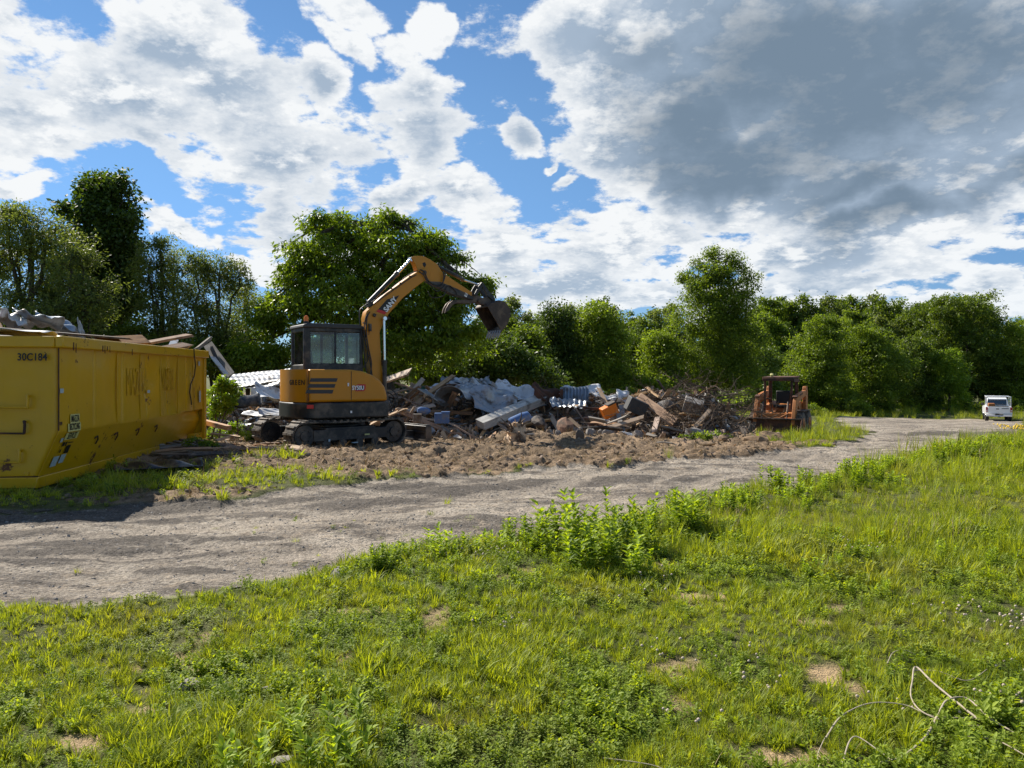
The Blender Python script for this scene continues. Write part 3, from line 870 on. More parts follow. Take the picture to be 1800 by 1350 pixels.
# --- undercarriage
def track(yc, name='track'):
    mb = MB(); Lh = 1.07; r = .30; zc = .325
    def stad(s, rr):
        per = 4 * Lh + 2 * math.pi * rr
        s = (s % 1) * per
        if s < 2 * Lh: return (-Lh + s, zc - rr, 0, -1)
        s -= 2 * Lh
        if s < math.pi * rr:
            a = -math.pi / 2 + s / rr; return (Lh + rr * math.cos(a), zc + rr * math.sin(a), math.cos(a), math.sin(a))
        s -= math.pi * rr
        if s < 2 * Lh: 
            sag = -.02 * math.sin(s / (2 * Lh) * math.pi)
            return (Lh - s, zc + rr + sag, 0, 1)
        s -= 2 * Lh
        a = math.pi / 2 + s / rr; return (-Lh + rr * math.cos(a), zc + rr * math.sin(a), math.cos(a), math.sin(a))
    N = 120; w = .2
    rings = []
    for i in range(N):
        x, z, nx, nz = stad(i / N, r)
        rings.append([mb.bm.verts.new((x - nx * .035 * q, yc + sg * w, z - nz * .035 * q)) for q, sg in ((0, -1), (0, 1), (1, 1), (1, -1))])
    for i in range(N):
        A = rings[i]; B = rings[(i + 1) % N]
        for k in range(4):
            mb.bm.faces.new((A[k], A[(k + 1) % 4], B[(k + 1) % 4], B[k]))
    n = 40
    for i in range(n):
        x, z, nx, nz = stad((i + .5) / n, r + .012)
        a = math.atan2(nz, nx)
        for sg in (-1, 1):
            mb.box((x, yc + sg * .10, z), (.035, .19, .058 if (i + (sg > 0)) % 2 else .05), rot=(0, -a, 0) if True else None)
    for v in mb.bm.verts: pass
    mb._m(list(mb.bm.verts), RT)
    tr = mb.build(name, M_RUB, exc, bevel=.006)
    b = MB(); b.box((0, yc, .32), (1.75, .30, .24)); b.box((0, yc, .45), (1.2, .28, .06)); b._m(list(b.bm.verts), RT); b.build('track_frame', M_BLK, tr, bevel=.015)
    for xx, rr, nm in ((-Lh, .225, 'sprocket'), (Lh, .235, 'idler_wheel')):
        b = MB(); b.cyl((xx, yc - .13, zc), (xx, yc + .13, zc), rr, 24); b.cyl((xx, yc - .16, zc), (xx, yc + .16, zc), rr * .45, 16)
        for k in range(8): 
            aa = k * math.pi / 4; b.cyl((xx + .6 * rr * math.cos(aa), yc - .145, zc + .6 * rr * math.sin(aa)), (xx + .6 * rr * math.cos(aa), yc + .145, zc + .6 * rr * math.sin(aa)), .016, 8)
        b._m(list(b.bm.verts), RT); b.build(nm, M_BLK, tr, bevel=.006)
    for xx in (-.58, -.2, .2, .58):
        b = MB(); b.cyl((xx, yc - .16, .14), (xx, yc + .16, .14), .09, 16); b._m(list(b.bm.verts), RT); b.build('roller', M_BLK, tr, bevel=.005)
    return tr
tn = track(-.78); track(.78)
mb = MB(); mb.box((0, 0, .40), (.9, 1.2, .22)); mb.cyl((0, 0, .45), (0, 0, .62), .42, 28); mb._m(list(mb.bm.verts), RT); mb.build('undercarriage', M_BLK, exc, bevel=.02)
mb = MB()
mb.sheet(lambda u, v: (1.93 + .06 * math.cos((v - .5) * 3), -.97 + 1.94 * u, .04 + .36 * v), 2, 8)
bl = mb; mb._m(list(mb.bm.verts), RT); bld = mb.build('dozer_blade', M_BLK, exc, thick=.03, bevel=.006)
mb = MB(); mb.box((1.98, -.975, .22), (.16, .02, .37)); mb.box((1.98, .975, .22), (.16, .02, .37)); mb.box((2.01, 0, .415), (.10, 1.9, .03)); mb.box((1.98, 0, .25), (.05, 1.9, .04)); mb._m(list(mb.bm.verts), RT); mb.build('blade_edge', M_BLK, bld, bevel=.005)
for s in (-.38, .38):
    mb = MB(); mb.box((1.25, s, .24), (1.4, .09, .12), rot=(0, .05, 0)); mb._m(list(mb.bm.verts), RT); mb.build('blade_arm', M_BLK, bld, bevel=.01)
b = MB(); b.box((.35, -.982, .30), (.12, .004, .03)); b._m(list(b.bm.verts), RT); b.build('decal', M_LABEL, tn)
b = MB(); b.box((-.55, -.982, .22), (.04, .004, .05)); b.box((.05, -.982, .14), (.14, .03, .02)); b._m(list(b.bm.verts), RT); b.build('decal', M_PATCHC, tn)
# --- upper body
def plan(hw, xr, xf, yl=None, n=14):
    """outline seen from above: rounded tail"""
    pts = []
    for i in range(n + 1):
        a = math.pi / 2 * (1 - i / n)                     # from left-rear round to tail centre
        pts.append((-.30 - (abs(xr) - .30) * math.cos(a) ** .75, hw * math.sin(a) ** .85 if a > 0 else 0))
    rr = [(x, -y) for x, y in pts[::-1]][1:]
    return [(xf, hw)] + [(-.30, hw)] + pts[1:] + rr[:-1] + [(-.30, -hw), (xf, -hw)]
def extr(outline, z0, z1, name, mat, parent, bevel, seg=3, M=RU, inset=0):
    mb = MB(); mb.poly(outline, z0, z1, plane='xy'); mb._m(list(mb.bm.verts), M)
    return mb.build(name, mat, parent, bevel=bevel, seg=seg, angle=30)
deck = extr(plan(.96, -1.06, .98), .665, 1.0, 'lower_skirt', M_BLK, exc, .03)
mb = MB(); mb.box((.98, -.03, .80), (.05, 1.3, .36)); mb._m(list(mb.bm.verts), RU); mb.build('front_panel', M_BLK, exc, bevel=.01)
# counterweight: the round tail in amber
tail = [p for p in plan(.945, -1.04, -.80) if p[0] <= -.30 + 1e-6]
tail = [(-.80, p[1]) if p[0] > -.80 else p for p in plan(.945, -1.04, -.80)]
seen = []
for p in tail:
    if not seen or (abs(p[0] - seen[-1][0]) + abs(p[1] - seen[-1][1])) > 1e-4: seen.append(p)
cw = extr(seen, 1.012, 1.70, 'counterweight', M_ORG, exc, .09, 5)
hood_prof = [(-.785, 1.012), (-.785, 1.70), (.10, 1.70), (.38, 1.665), (.62, 1.58), (.80, 1.46), (.91, 1.31), (.955, 1.15), (.965, 1.012)]
mb = MB(); mb.poly(hood_prof[:3] + hood_prof[3:], -.945, -.09); 
mb._m(list(mb.bm.verts), RU)
hood = mb.build('engine_hood', M_ORG, exc, bevel=.055, seg=4, angle=50)
for b3, d3 in (((.13, -.948, 1.35), (.010, .006, .62)), ((-.79, -.90, 1.36), (.012, .06, .62))):
    mb = MB(); mb.box(b3, d3); mb._m(list(mb.bm.verts), RU); mb.build('panel_gap', M_INK, hood)
for py in (668, 678.3, 688.5):
    mb = MB(); sh = (678 - py) * .35
    a = hit(543 + sh, py - 3.2, -.95); b_ = hit(590 + sh, py - 3.2, -.95); c = hit(588 + sh, py + 3.2, -.95); d = hit(541 + sh, py + 3.2, -.95)
    mb.poly([a, b_, c, d], -.952, -.935); mb._m(list(mb.bm.verts), RU); mb.build('vent', M_DKGREY, hood)
# badge
bx, bz = hit(632, 682, -.95)
mb = MB(); mb.poly([(bx - .09, bz - .07), (bx + .10, bz - .07), (bx + .14, bz - .02), (bx + .14, bz + .08), (bx - .04, bz + .08), (bx - .10, bz + .02)], -.953, -.94); mb._m(list(mb.bm.verts), RU); bdg = mb.build('badge', M_RED, hood)
mb = MB(); mb.poly([(bx - .09, bz - .05), (bx + .09, bz - .05), (bx + .11, bz - .0), (bx + .10, bz + .05), (bx - .05, bz + .05)], -.956, -.945); mb._m(list(mb.bm.verts), RU); mb.build('badge_plate', M_INK, bdg)
text_mesh('badge_lettering', 'SY50U', .125, M_WHITE, bdg, RU @ frame((bx - .035, -.960, bz), (1, 0, 0), (0, 0, 1)), .002, bold=.004, sx=.78)
lx, lz = hit(612, 676, -.95)
mb = MB(); mb.box((lx, -.955, lz), (.035, .02, .07)); mb._m(list(mb.bm.verts), RU); mb.build('hood_latch', M_WHITE, hood, bevel=.004)
# name on the tail, letter by letter round the curve
pl = plan(.945, -1.04, -.80)
arc = [p for p in pl if p[1] < -.05 and p[0] < -.75][::1]
arc = sorted(arc, key=lambda p: -p[1])
def arc_at(s):
    tot = 0; L = []
    for i in range(len(arc) - 1):
        L.append(math.dist(arc[i], arc[i + 1]))
    T = sum(L) * s
    for i, l in enumerate(L):
        if T <= l or i == len(L) - 1:
            a = arc[i]; b = arc[i + 1]; k = min(1, T / l)
            return Vector((a[0] + (b[0] - a[0]) * k, a[1] + (b[1] - a[1]) * k, 0)), Vector((b[0] - a[0], b[1] - a[1], 0)).normalized()
        T -= l
for i, ch in enumerate('GREEN'):
    p, tdir = arc_at(.30 + i * .105)
    nrm = Vector((tdir.y, -tdir.x, 0))
    if nrm.x > 0: nrm = -nrm
    text_mesh('tail_lettering', ch, .15, M_INK, cw, RU @ frame(p + nrm * .005 + Vector((0, 0, 1.42)), tdir, (0, 0, 1)), .002, bold=.003, sx=.8)
p, tdir = arc_at(.88)
nrm = Vector((tdir.y, -tdir.x, 0))
mb = MB(); rx, rz2 = hit(545, 715, -.95)
mb.box((rx, -.965, rz2), (.14, .012, .08)); mb._m(list(mb.bm.verts), RU); mb.build('tail_lamp', M_RED, deck, bevel=.005)
mb = MB(); sx_, sz_ = hit(617, 724, -.95); mb.box((sx_, -.965, sz_), (.04, .004, .05)); mb._m(list(mb.bm.verts), RU); mb.build('decal', M_WHITE, deck)
# --- cab
cab = empty('cab', (0, 0, 0)); cab.parent = exc
x0, x1, y0, y1, z0, z1 = -.60, .74, -.06, .92, 1.0, 2.66
mb = MB()
def post(x, y, w, d, za=1.0, zb=2.62): mb.box((x, y, (za + zb) / 2), (w, d, zb - za))
post(x0 + .06, y0 + .03, .16, .07); post(x0 + .04, y1 - .03, .09, .07); post(x1 - .03, y1 - .03, .07, .07); post(x1 - .03, y0 + .03, .08, .07); post(.10, y0 + .028, .05, .05, 1.7); post(.10, y1 - .028, .06, .05, 1.0)
mb.box(((x0 + x1) / 2, y0 + .03, 1.74), (x1 - x0, .065, .20)); mb.box(((x0 + x1) / 2, y1 - .03, 1.60), (x1 - x0, .065, .14)); mb.box((x0 + .035, (y0 + y1) / 2, 1.73), (.065, y1 - y0, .16)); mb.box((x1 - .03, (y0 + y1) / 2, 1.25), (.06, y1 - y0, .5))
mb.box(((x0 + x1) / 2, y0 + .03, 2.58), (x1 - x0, .065, .10)); mb.box(((x0 + x1) / 2, y1 - .03, 2.58), (x1 - x0, .065, .10)); mb.box((x0 + .035, (y0 + y1) / 2, 2.58), (.06, y1 - y0, .1)); mb.box((x1 - .03, (y0 + y1) / 2, 2.58), (.06, y1 - y0, .1))
mb.box((0.07, y1 - .02, 1.28), (x1 - x0, .05, .6)); mb.box(((x0 + x1) / 2, y0 + .02, 1.30), (x1 - x0, .05, .6))
mb._m(list(mb.bm.verts), RU); fr_ = mb.build('cab_frame', M_BLK, cab, bevel=.02)
mb = MB(); mb.poly([(x0 - .04, 2.62), (x0 - .02, 2.69), (x0 + .1, 2.72), (x1 - .1, 2.72), (x1 + .03, 2.68), (x1 + .05, 2.62)], y0 - .03, y1 + .03); mb._m(list(mb.bm.verts), RU); mb.build('cab_roof', M_DKGREY, cab, bevel=.02)
def pane(pts): 
    mb = MB(); mb.quad(pts); mb._m(list(mb.bm.verts), RU); return mb.build('window_pane', M_GLASS, cab)
pane([(x0 + .13, y0 + .02, 1.84), (.08, y0 + .02, 1.84), (.08, y0 + .02, 2.53), (x0 + .13, y0 + .02, 2.53)])
pane([(.125, y0 + .02, 1.84), (x1 - .07, y0 + .02, 1.84), (x1 - .07, y0 + .02, 2.53), (.125, y0 + .02, 2.53)])
pane([(x0 + .03, y0 + .08, 1.81), (x0 + .03, y1 - .07, 1.81), (x0 + .03, y1 - .07, 2.53), (x0 + .03, y0 + .08, 2.53)])
pane([(x0 + .09, y1 - .03, 1.68), (.07, y1 - .03, 1.68), (.07, y1 - .03, 2.53), (x0 + .09, y1 - .03, 2.53)])
pane([(.13, y1 - .03, 1.68), (x1 - .07, y1 - .03, 1.68), (x1 - .07, y1 - .03, 2.53), (.13, y1 - .03, 2.53)])
pane([(x1 - .03, y0 + .07, 1.50), (x1 - .03, y1 - .07, 1.50), (x1 - .03, y1 - .07, 2.53), (x1 - .03, y0 + .07, 2.53)])
mb = MB(); mb.box((-.15, .42, 1.55), (.45, .48, .12)); mb.box((-.36, .42, 1.85), (.11, .44, .60), rot=(0, -.15, 0)); mb.box((-.40, .42, 2.20), (.08, .24, .16)); mb.box((.50, .42, 1.45), (.10, .5, .5)); mb._m(list(mb.bm.verts), RU); mb.build('driver_seat', M_DKGREY, cab, bevel=.04)
mb = MB(); bcx, bcy = x0 + .07, y0 + .10
mb.cyl((bcx, bcy, 2.70), (bcx, bcy, 2.76), .055, 16); mb._m(list(mb.bm.verts), RU); bb = mb.build('beacon_base', M_BLK, cab)
mb = MB(); mb.tube([(bcx, bcy, 2.76), (bcx, bcy, 2.84), (bcx, bcy, 2.875), (bcx, bcy, 2.885)], [.048, .050, .035, .01], 16); mb._m(list(mb.bm.verts), RU); mb.build('beacon_lens', M_AMBER, bb, smooth=True)
mb = MB(); mb.tube([(x1, y0 - .02, 2.45), (x1 + .12, y0 - .06, 2.5), (x1 + .13, y0 - .07, 2.62)], .012, 6); mb.box((x1 + .13, y0 - .08, 2.66), (.05, .14, .17)); mb._m(list(mb.bm.verts), RU); mb.build('mirror', M_BLK, cab, bevel=.01)
mb = MB(); mb.tube([(x1 + .02, y0, 1.75), (x1 + .10, y0 - .02, 1.9), (x1 + .10, y0 - .02, 2.4), (x1 + .02, y0, 2.55)], .014, 6); mb._m(list(mb.bm.verts), RU); mb.build('hand_rail', M_BLK, cab, smooth=True)
# --- swing post
mb = MB(); mb.poly([(.95, .62), (1.28, .62), (1.38, .80), (1.30, 1.20), (1.18, 1.32), (1.02, 1.30), (.95, 1.0)], -.17, .17); mb.cyl((1.18, 0, .56), (1.18, 0, 1.02), .13, 20)
mb._m(list(mb.bm.verts), RU); mb.build('swing_post', M_BLK, exc, bevel=.02)
P_ = lambda lst, yl=0: [hit(a, b, yl) for a, b in lst]
def plate(lst, w0, w1, name, mat, parent, bevel=.012, seg=2):
    mb = MB(); mb.poly(P_(lst), w0, w1); mb._m(list(mb.bm.verts), RU)
    return mb.build(name, mat, parent, bevel=bevel, seg=seg)
boom = plate([(653, 690), (674, 690), (667, 640), (664, 585), (671, 566), (681, 551), (705, 524), (728, 505), (750, 489), (752, 478), (745, 470), (734, 476), (716, 487), (698, 500), (676, 516), (656, 534), (641, 548), (638, 560), (640, 585), (646, 635)], -.125, .125, 'boom', M_ORG, exc, .015)
stick = plate([(720, 453), (728, 450.5), (741, 451), (752, 456), (766, 465.5), (774, 479), (800, 497), (826, 514), (827, 527), (806, 520), (784, 513), (773, 506), (752, 495), (738, 485), (731, 478), (727, 466)], -.10, .10, 'dipper_stick', M_ORG, exc, .012)
mb = MB(); mb.poly(P_([(748, 495), (771, 507), (790, 517), (828, 528), (829, 522), (800, 508), (770, 496)]), -.105, .105); mb._m(list(mb.bm.verts), RU); mb.build('stick_underside', M_BLK, stick, bevel=.008)
mb = MB(); jx, jz = hit(743, 465, 0); mb.poly([(jx - .07, jz + .03), (jx + .02, jz + .06), (jx + .06, jz - .02), (jx + .0, jz - .10), (jx - .05, jz - .05)], -.104, .104); mb._m(list(mb.bm.verts), RU); mb.build('stick_cutout', M_INK, stick, bevel=.02)
mb = MB(); jx, jz = hit(742, 480, 0); mb.cyl((jx, -.15, jz), (jx, .15, jz), .05, 18); mb._m(list(mb.bm.verts), RU); mb.build('pivot_pin', M_STEEL, boom, smooth=True)
# decal with lettering on the boom side
a = Vector((*hit(672, 549, -.126), 0)); b_ = Vector((*hit(698, 521, -.126), 0))
dl = [hit(663, 546, -.126), hit(680, 526.5, -.126), hit(702, 519, -.126), hit(697, 526, -.126), hit(677, 552, -.126)]
mb = MB(); mb.poly(dl, -.1285, -.12); mb._m(list(mb.bm.verts), RU); dc = mb.build('boom_decal', M_INK, boom)
mb = MB(); mb.poly([hit(661, 547.5, -.126), hit(665, 543.5, -.126), hit(680, 548.5, -.126), hit(676, 553, -.126)], -.130, -.12); mb._m(list(mb.bm.verts), RU); mb.build('decal_stripe', M_RED, dc)
pa = hit(677, 546, -.126); pbb = hit(695, 524.5, -.126); ang_ = math.atan2(pbb[1] - pa[1], pbb[0] - pa[0])
text_mesh('decal_lettering', 'SANY', .165, M_WHITE, dc, RU @ frame(((pa[0] + pbb[0]) / 2, -.131, (pa[1] + pbb[1]) / 2), (math.cos(ang_), 0, math.sin(ang_)), (0, 0, 1)), .002, bold=.006, sx=.98)
pa = hit(819, 518.5, -.1)
mb = MB(); mb.box((pa[0], -.104, pa[1]), (.08, .004, .09), rot=(0, .5, 0)); mb._m(list(mb.bm.verts), RU); sl = mb.build('stick_decal', M_WHITE, stick)
text_mesh('decal_lettering', 'SY', .075, M_INK, sl, RU @ frame((pa[0], -.108, pa[1]), (math.cos(.5), 0, -math.sin(.5)), (0, 0, 1)), .001, bold=.002)
def ram(a, m, b, r, name, parent, yy=0.0, rr=None):
    A = hit(*a, yy); Mm = hit(*m, yy); B = hit(*b, yy)
    V3 = lambda q: Vector((q[0], yy, q[1]))
    mb = MB(); mb.cyl(V3(A), V3(Mm), r, 16); mb.cyl(V3(Mm) - (V3(Mm) - V3(A)).normalized() * .07, V3(Mm), r * 1.2, 16); mb._m(list(mb.bm.verts), RU)
    c = mb.build(name, M_BLK, parent, smooth=True)
    mb = MB(); mb.cyl(V3(Mm), V3(B), rr or r * .5, 14); mb.cyl(V3(B) + Vector((0, -.07, 0)), V3(B) + Vector((0, .07, 0)), r * .9, 14); mb._m(list(mb.bm.verts), RU)
    mb.build('piston_rod', M_CHROME, c, smooth=True)
ram((648, 532), (699, 480), (722, 456), .055, 'stick_cylinder', exc, .0, .034)
ram((766, 467), (815, 492), (841, 501), .048, 'bucket_cylinder', exc, .0, .028)
for s in (-.20, .20):
    ram((676, 695), (676, 633), (675, 560), .05, 'boom_cylinder', exc, s, .03)
mb = MB(); j = hit(675, 560, 0); mb.cyl((j[0], -.25, j[1]), (j[0], .25, j[1]), .035, 12); j = hit(650, 531, 0); mb.box((j[0], 0, j[1] - .04), (.12, .15, .16)); mb._m(list(mb.bm.verts), RU); mb.build('cylinder_pin', M_BLK, boom, bevel=.008)
# linkage and bucket
mb = MB()
for s in (-.13, .13):
    mb.poly(P_([(828, 520), (833, 521), (845, 502), (842, 497), (837, 503)]), s - .015, s + .015)
    mb.poly(P_([(841, 499), (845, 498), (855, 512), (866, 525), (862, 529), (852, 520)]), s * .8 - .02, s * .8 + .02)
j = hit(842, 500, 0); mb.cyl((j[0], -.17, j[1]), (j[0], .17, j[1]), .035, 12)
mb._m(list(mb.bm.verts), RU); mb.build('bucket_linkage', M_BLK, exc, bevel=.006)
mb = MB(); mb.poly(P_([(824, 512), (845, 524), (862, 521), (868, 530), (852, 538), (826, 530)]), -.09, .09); mb.cyl((*(hit(838, 530, 0)[:1]), -.16, hit(838, 530, 0)[1]), (hit(838, 530, 0)[0], .16, hit(838, 530, 0)[1]), .04, 12)
mb._m(list(mb.bm.verts), RU); mb.build('quick_coupler', M_STEEL, exc, bevel=.01)
bprof = P_([(846, 541), (850, 536), (866, 530), (877, 533), (885, 545), (885, 558), (880, 571), (870, 583)])
mb = MB(); W_ = .31
for i in range(len(bprof) - 1):
    (ax, az_), (bx_, bz_) = bprof[i], bprof[i + 1]
    mb.quad([(ax, -W_, az_), (bx_, -W_, bz_), (bx_, W_, bz_), (ax, W_, az_)])
mb.bm.faces.ensure_lookup_table()
bmesh.ops.remove_doubles(mb.bm, verts=mb.bm.verts, dist=1e-4)
mb._m(list(mb.bm.verts), RU); bk = mb.build('bucket', M_STEEL, exc, thick=.02, smooth=True)
for s in (-W_, W_):
    mb = MB(); mb.poly(bprof, s - .012, s + .012); mb._m(list(mb.bm.verts), RU); mb.build('side_plate', M_STEEL, bk, bevel=.004)
lp = Vector((bprof[-1][0], 0, bprof[-1][1])); tdn = (Vector((hit(864, 596, 0)[0], 0, hit(864, 596, 0)[1])) - lp)
mb = MB(); mb.box((lp.x, 0, lp.z), (.03, .64, .09), rot=(0, math.atan2(tdn.x, tdn.z), 0)); mb._m(list(mb.bm.verts), RU); mb.build('cutting_edge', M_STEEL, bk, bevel=.004)
M_TOOTH = mat_simple('worn_tooth_steel', (.30, .27, .25), .4, .7, .3, 20)
for k in range(6):
    yy = -.28 + k * .112
    mb = MB(); mb.tube([(lp.x, yy, lp.z + .02), (lp.x + tdn.x * .55, yy, lp.z + tdn.z * .55), (lp.x + tdn.x, yy, lp.z + tdn.z)], [.034, .028, .008], 4); mb._m(list(mb.bm.verts), RU); mb.build('tooth', M_TOOTH, bk)
for s in (-.07, .07):
    mb = MB(); mb.poly(P_([(833, 528), (833, 533), (812, 534), (800, 533), (792, 537), (786, 546), (779, 551), (781, 543), (786, 534), (794, 528), (812, 527)]), s - .018, s + .018); mb._m(list(mb.bm.verts), RU); mb.build('thumb', M_STEEL, exc, bevel=.005)
# hoses
def hose(lst, yl, r=.014, par=None, name='hydraulic_hose'):
    pts = [Vector((hit(a, b, yl_)[0], yl_, hit(a, b, yl_)[1])) for (a, b), yl_ in zip(lst, yl if isinstance(yl, (list, tuple)) else [yl] * len(lst))]
    sm = []
    n = len(pts)
    for i in range(n - 1):
        p0 = pts[max(i - 1, 0)]; p1 = pts[i]; p2 = pts[i + 1]; p3 = pts[min(i + 2, n - 1)]
        for k in range(6):
            t = k / 6
            sm.append(.5 * ((2 * p1) + (-p0 + p2) * t + (2 * p0 - 5 * p1 + 4 * p2 - p3) * t * t + (-p0 + 3 * p1 - 3 * p2 + p3) * t ** 3))
    sm.append(pts[-1])
    mb = MB(); mb.tube(sm, r, 6); mb._m(list(mb.bm.verts), RU); return mb.build(name, M_HOSE, par or boom, smooth=True)
hose([(738, 474), (746, 478), (752, 492), (762, 500), (774, 501), (781, 490), (783, 478)], -.15)
hose([(736, 477), (745, 484), (752, 497), (763, 504), (776, 502), (780, 488), (779, 477)], -.17)
hose([(735, 478), (748, 490), (762, 508), (772, 511), (783, 500)], [.0, -.1, -.14, -.14, -.12], .012)
hose([(752, 512), (758, 522), (770, 523), (781, 518), (785, 505), (792, 503), (803, 515), (800, 522)], -.13, .012)
hose([(646, 552), (642, 562), (640, 580), (643, 605), (650, 635), (654, 660), (655, 690)], -.14, .013)
hose([(650, 548), (645, 560), (644, 585), (648, 612), (653, 640), (650, 668), (652, 690)], -.15, .013)
hose([(648, 533), (636, 541), (632, 550), (633, 572), (638, 600), (642, 640), (648, 670)], [0, -.02, -.05, -.08, -.1, -.1, -.1], .014)
hose([(653, 531), (680, 512), (700, 496), (724, 480), (734, 476)], -.115, .013)
hose([(655, 536), (690, 511), (718, 491), (732, 483)], -.135, .011)
hose([(676, 690), (686, 692), (694, 702), (690, 715), (684, 722)], -.18, .014, exc)
hose([(676, 684), (690, 686), (699, 700), (694, 718), (686, 726)], -.20, .014, exc)
hose([(672, 694), (682, 700), (688, 709), (684, 720)], -.15, .014, exc)
hose([(767, 470), (771, 462), (790, 474), (812, 486)], [-.06, -.07, -.07, -.06], .009, stick)
for (a, b) in ((640, 568), (643, 598), (648, 625), (705, 498), (722, 486), (690, 508)):
    j = hit(a, b, -.14); mb = MB(); mb.box((j[0], -.135, j[1]), (.07, .05, .02), rot=(0, .3, 0))
    mb._m(list(mb.bm.verts), RU); mb.build('hose_clamp', M_STEEL, boom)
mb = MB(); j = hit(658, 554, -.14); mb.box((j[0], -.15, j[1]), (.07, .06, .07), rot=(0, .4, 0)); mb._m(list(mb.bm.verts), RU); mb.build('work_lamp', M_BLK, boom, bevel=.01)

# ------------------------------------------------------------------ skid steer loader
lx_, ly_ = (1372 - 900) / F * 25.2, 25.2
ldr = empty('skid_steer_loader', (lx_, ly_, H(lx_, ly_)), R(238), 'rusty orange skid steer loader with its wide bucket lowered in the grass', 'loader')
mb = MB()
mb.poly([(-1.05, .30), (-1.12, 1.05), (-.75, 1.12), (-.15, 1.0), (-.10, .78), (.70, .70), (.88, .40), (.80, .26)], -.52, .52)
mb.build('chassis', M_ORG2, ldr, bevel=.02)
mb = MB(); mb.box((.45, 0, .56), (.75, .9, .06)); mb.box((.86, 0, .46), (.05, .9, .24)); mb.box((-.2, .0, .95), (.45, .48, .10)); mb.box((-.42, 0, 1.22), (.10, .46, .5)); mb.build('seat', M_INK, ldr, bevel=.03)
for s in (-1, 1):
    for x in (-.50, .52):
        w = empty('wheel', (x, s * .70, .40)); w.parent = ldr
        mb = MB(); 
        mb.tube([(0, -.14, 0), (0, -.12, 0), (0, .12, 0), (0, .14, 0)], [.36, .40, .40, .36], 28)
        for k in range(22):
            a = k * 2 * math.pi / 22
            mb.box((.405 * math.cos(a), .06 * (1 if k % 2 else -1), .405 * math.sin(a)), (.05, .14, .035), rot=(0, -a, .3 if k % 2 else -.3))
        mb.build('tyre', M_RUB, w, bevel=.008)
        mb = MB(); mb.cyl((0, s * .13, 0), (0, s * .155, 0), .20, 20); mb.cyl((0, s * .15, 0), (0, s * .18, 0), .09, 14); mb.build('rim', M_ORG2, w, bevel=.006)
# steel pads of the over-tyre track stacked on our left side
mb = MB()
for k in range(6):
    mb.box((.30 - .05 * k, -.74, .84 + .035 * k), (.16, .30, .018), rot=(0, -.1 + .04 * k, .02 * k))
for k in range(7):
    mb.box((.62 - .20 * k, -.72, .83), (.13, .32, .03)); mb.box((.62 - .20 * k, .72, .83), (.13, .32, .03))
mb.build('track_pad', M_STEEL, ldr, bevel=.006)
for s in (-1, 1):
    y = s * .60
    mb = MB(); mb.poly([(-1.16, .42), (-.86, .42), (-.84, 1.50), (-.92, 1.62), (-1.10, 1.62), (-1.18, 1.50)], y - .06, y + .06); mb.build('lift_tower', M_ORG2, ldr, bevel=.012)
    ya = s * .60
    mb = MB(); mb.poly([(-1.02, 1.50), (-1.0, 1.32), (-.25, 1.22), (.42, 1.08), (.56, .92), (.82, .42), (.95, .32), (1.06, .40), (1.0, .62), (.78, 1.12), (.66, 1.30), (.50, 1.36), (-.2, 1.44)], ya - .055 + s * .005, ya + .055 + s * .005)
    arm = mb.build('lift_arm', M_ORG2, ldr, bevel=.012)
    mb = MB(); mb.box((.62, ya, 1.31), (.20, .16, .05), rot=(0, .3, 0)); mb.box((.0, ya + s * .065, 1.36), (.5, .02, .05), rot=(0, .1, 0)); mb.build('arm_cap', M_RUST, arm, bevel=.006)
    mb = MB(); mb.cyl((-.55, s * .50, .75), (.0, s * .53, 1.02), .045, 12); mb.cyl((.0, s * .53, 1.02), (.35, s * .55, 1.18), .024, 10); mb.build('lift_cylinder', M_ORG2, ldr, smooth=True)
    mb = MB(); mb.cyl((.70, s * .40, 1.12), (.86, s * .40, .80), .04, 12); mb.cyl((.86, s * .40, .80), (1.02, s * .40, .48), .022, 10); mb.build('tilt_cylinder', M_STEEL, ldr, smooth=True)
mb = MB(); mb.cyl((.72, -.6, 1.14), (.72, .6, 1.14), .0001, 6) if False else None
mb.box((.86, 0, .70), (.08, 1.16, .12)); mb.tube([(.90, -.45, .74), (.92, -.15, .58), (.92, .15, .60), (.90, .45, .76)], .025, 8); mb.tube([(.90, .40, .56), (.93, .1, .62), (.92, -.3, .52)], .02, 8); mb.build('cross_member', M_ORG2, ldr, bevel=.008)
mb = MB()
bp2 = [(1.00, .56), (1.02, .30), (1.10, .10), (1.25, .03), (1.72, .02)]
for i in range(len(bp2) - 1):
    (a, b), (c, d) = bp2[i], bp2[i + 1]
    mb.quad([(a, -.90, b), (c, -.90, d), (c, .90, d), (a, .90, b)])
bmesh.ops.remove_doubles(mb.bm, verts=mb.bm.verts, dist=1e-4)
lb_ = mb.build('loader_bucket', M_RUST, ldr, thick=.02)
for s in (-.90, .90):
    mb = MB(); mb.poly([(.99, .58), (1.01, .28), (1.10, .08), (1.25, .01), (1.74, .01), (1.16, .58)], s - .012, s + .012); mb.build('side_plate', M_RUST, lb_, bevel=.004)
mb = MB(); mb.box((1.02, 0, .58), (.14, 1.83, .045)); mb.box((1.72, 0, .022), (.10, 1.83, .03)); mb.build('bucket_lip', M_STEEL, lb_, bevel=.006)
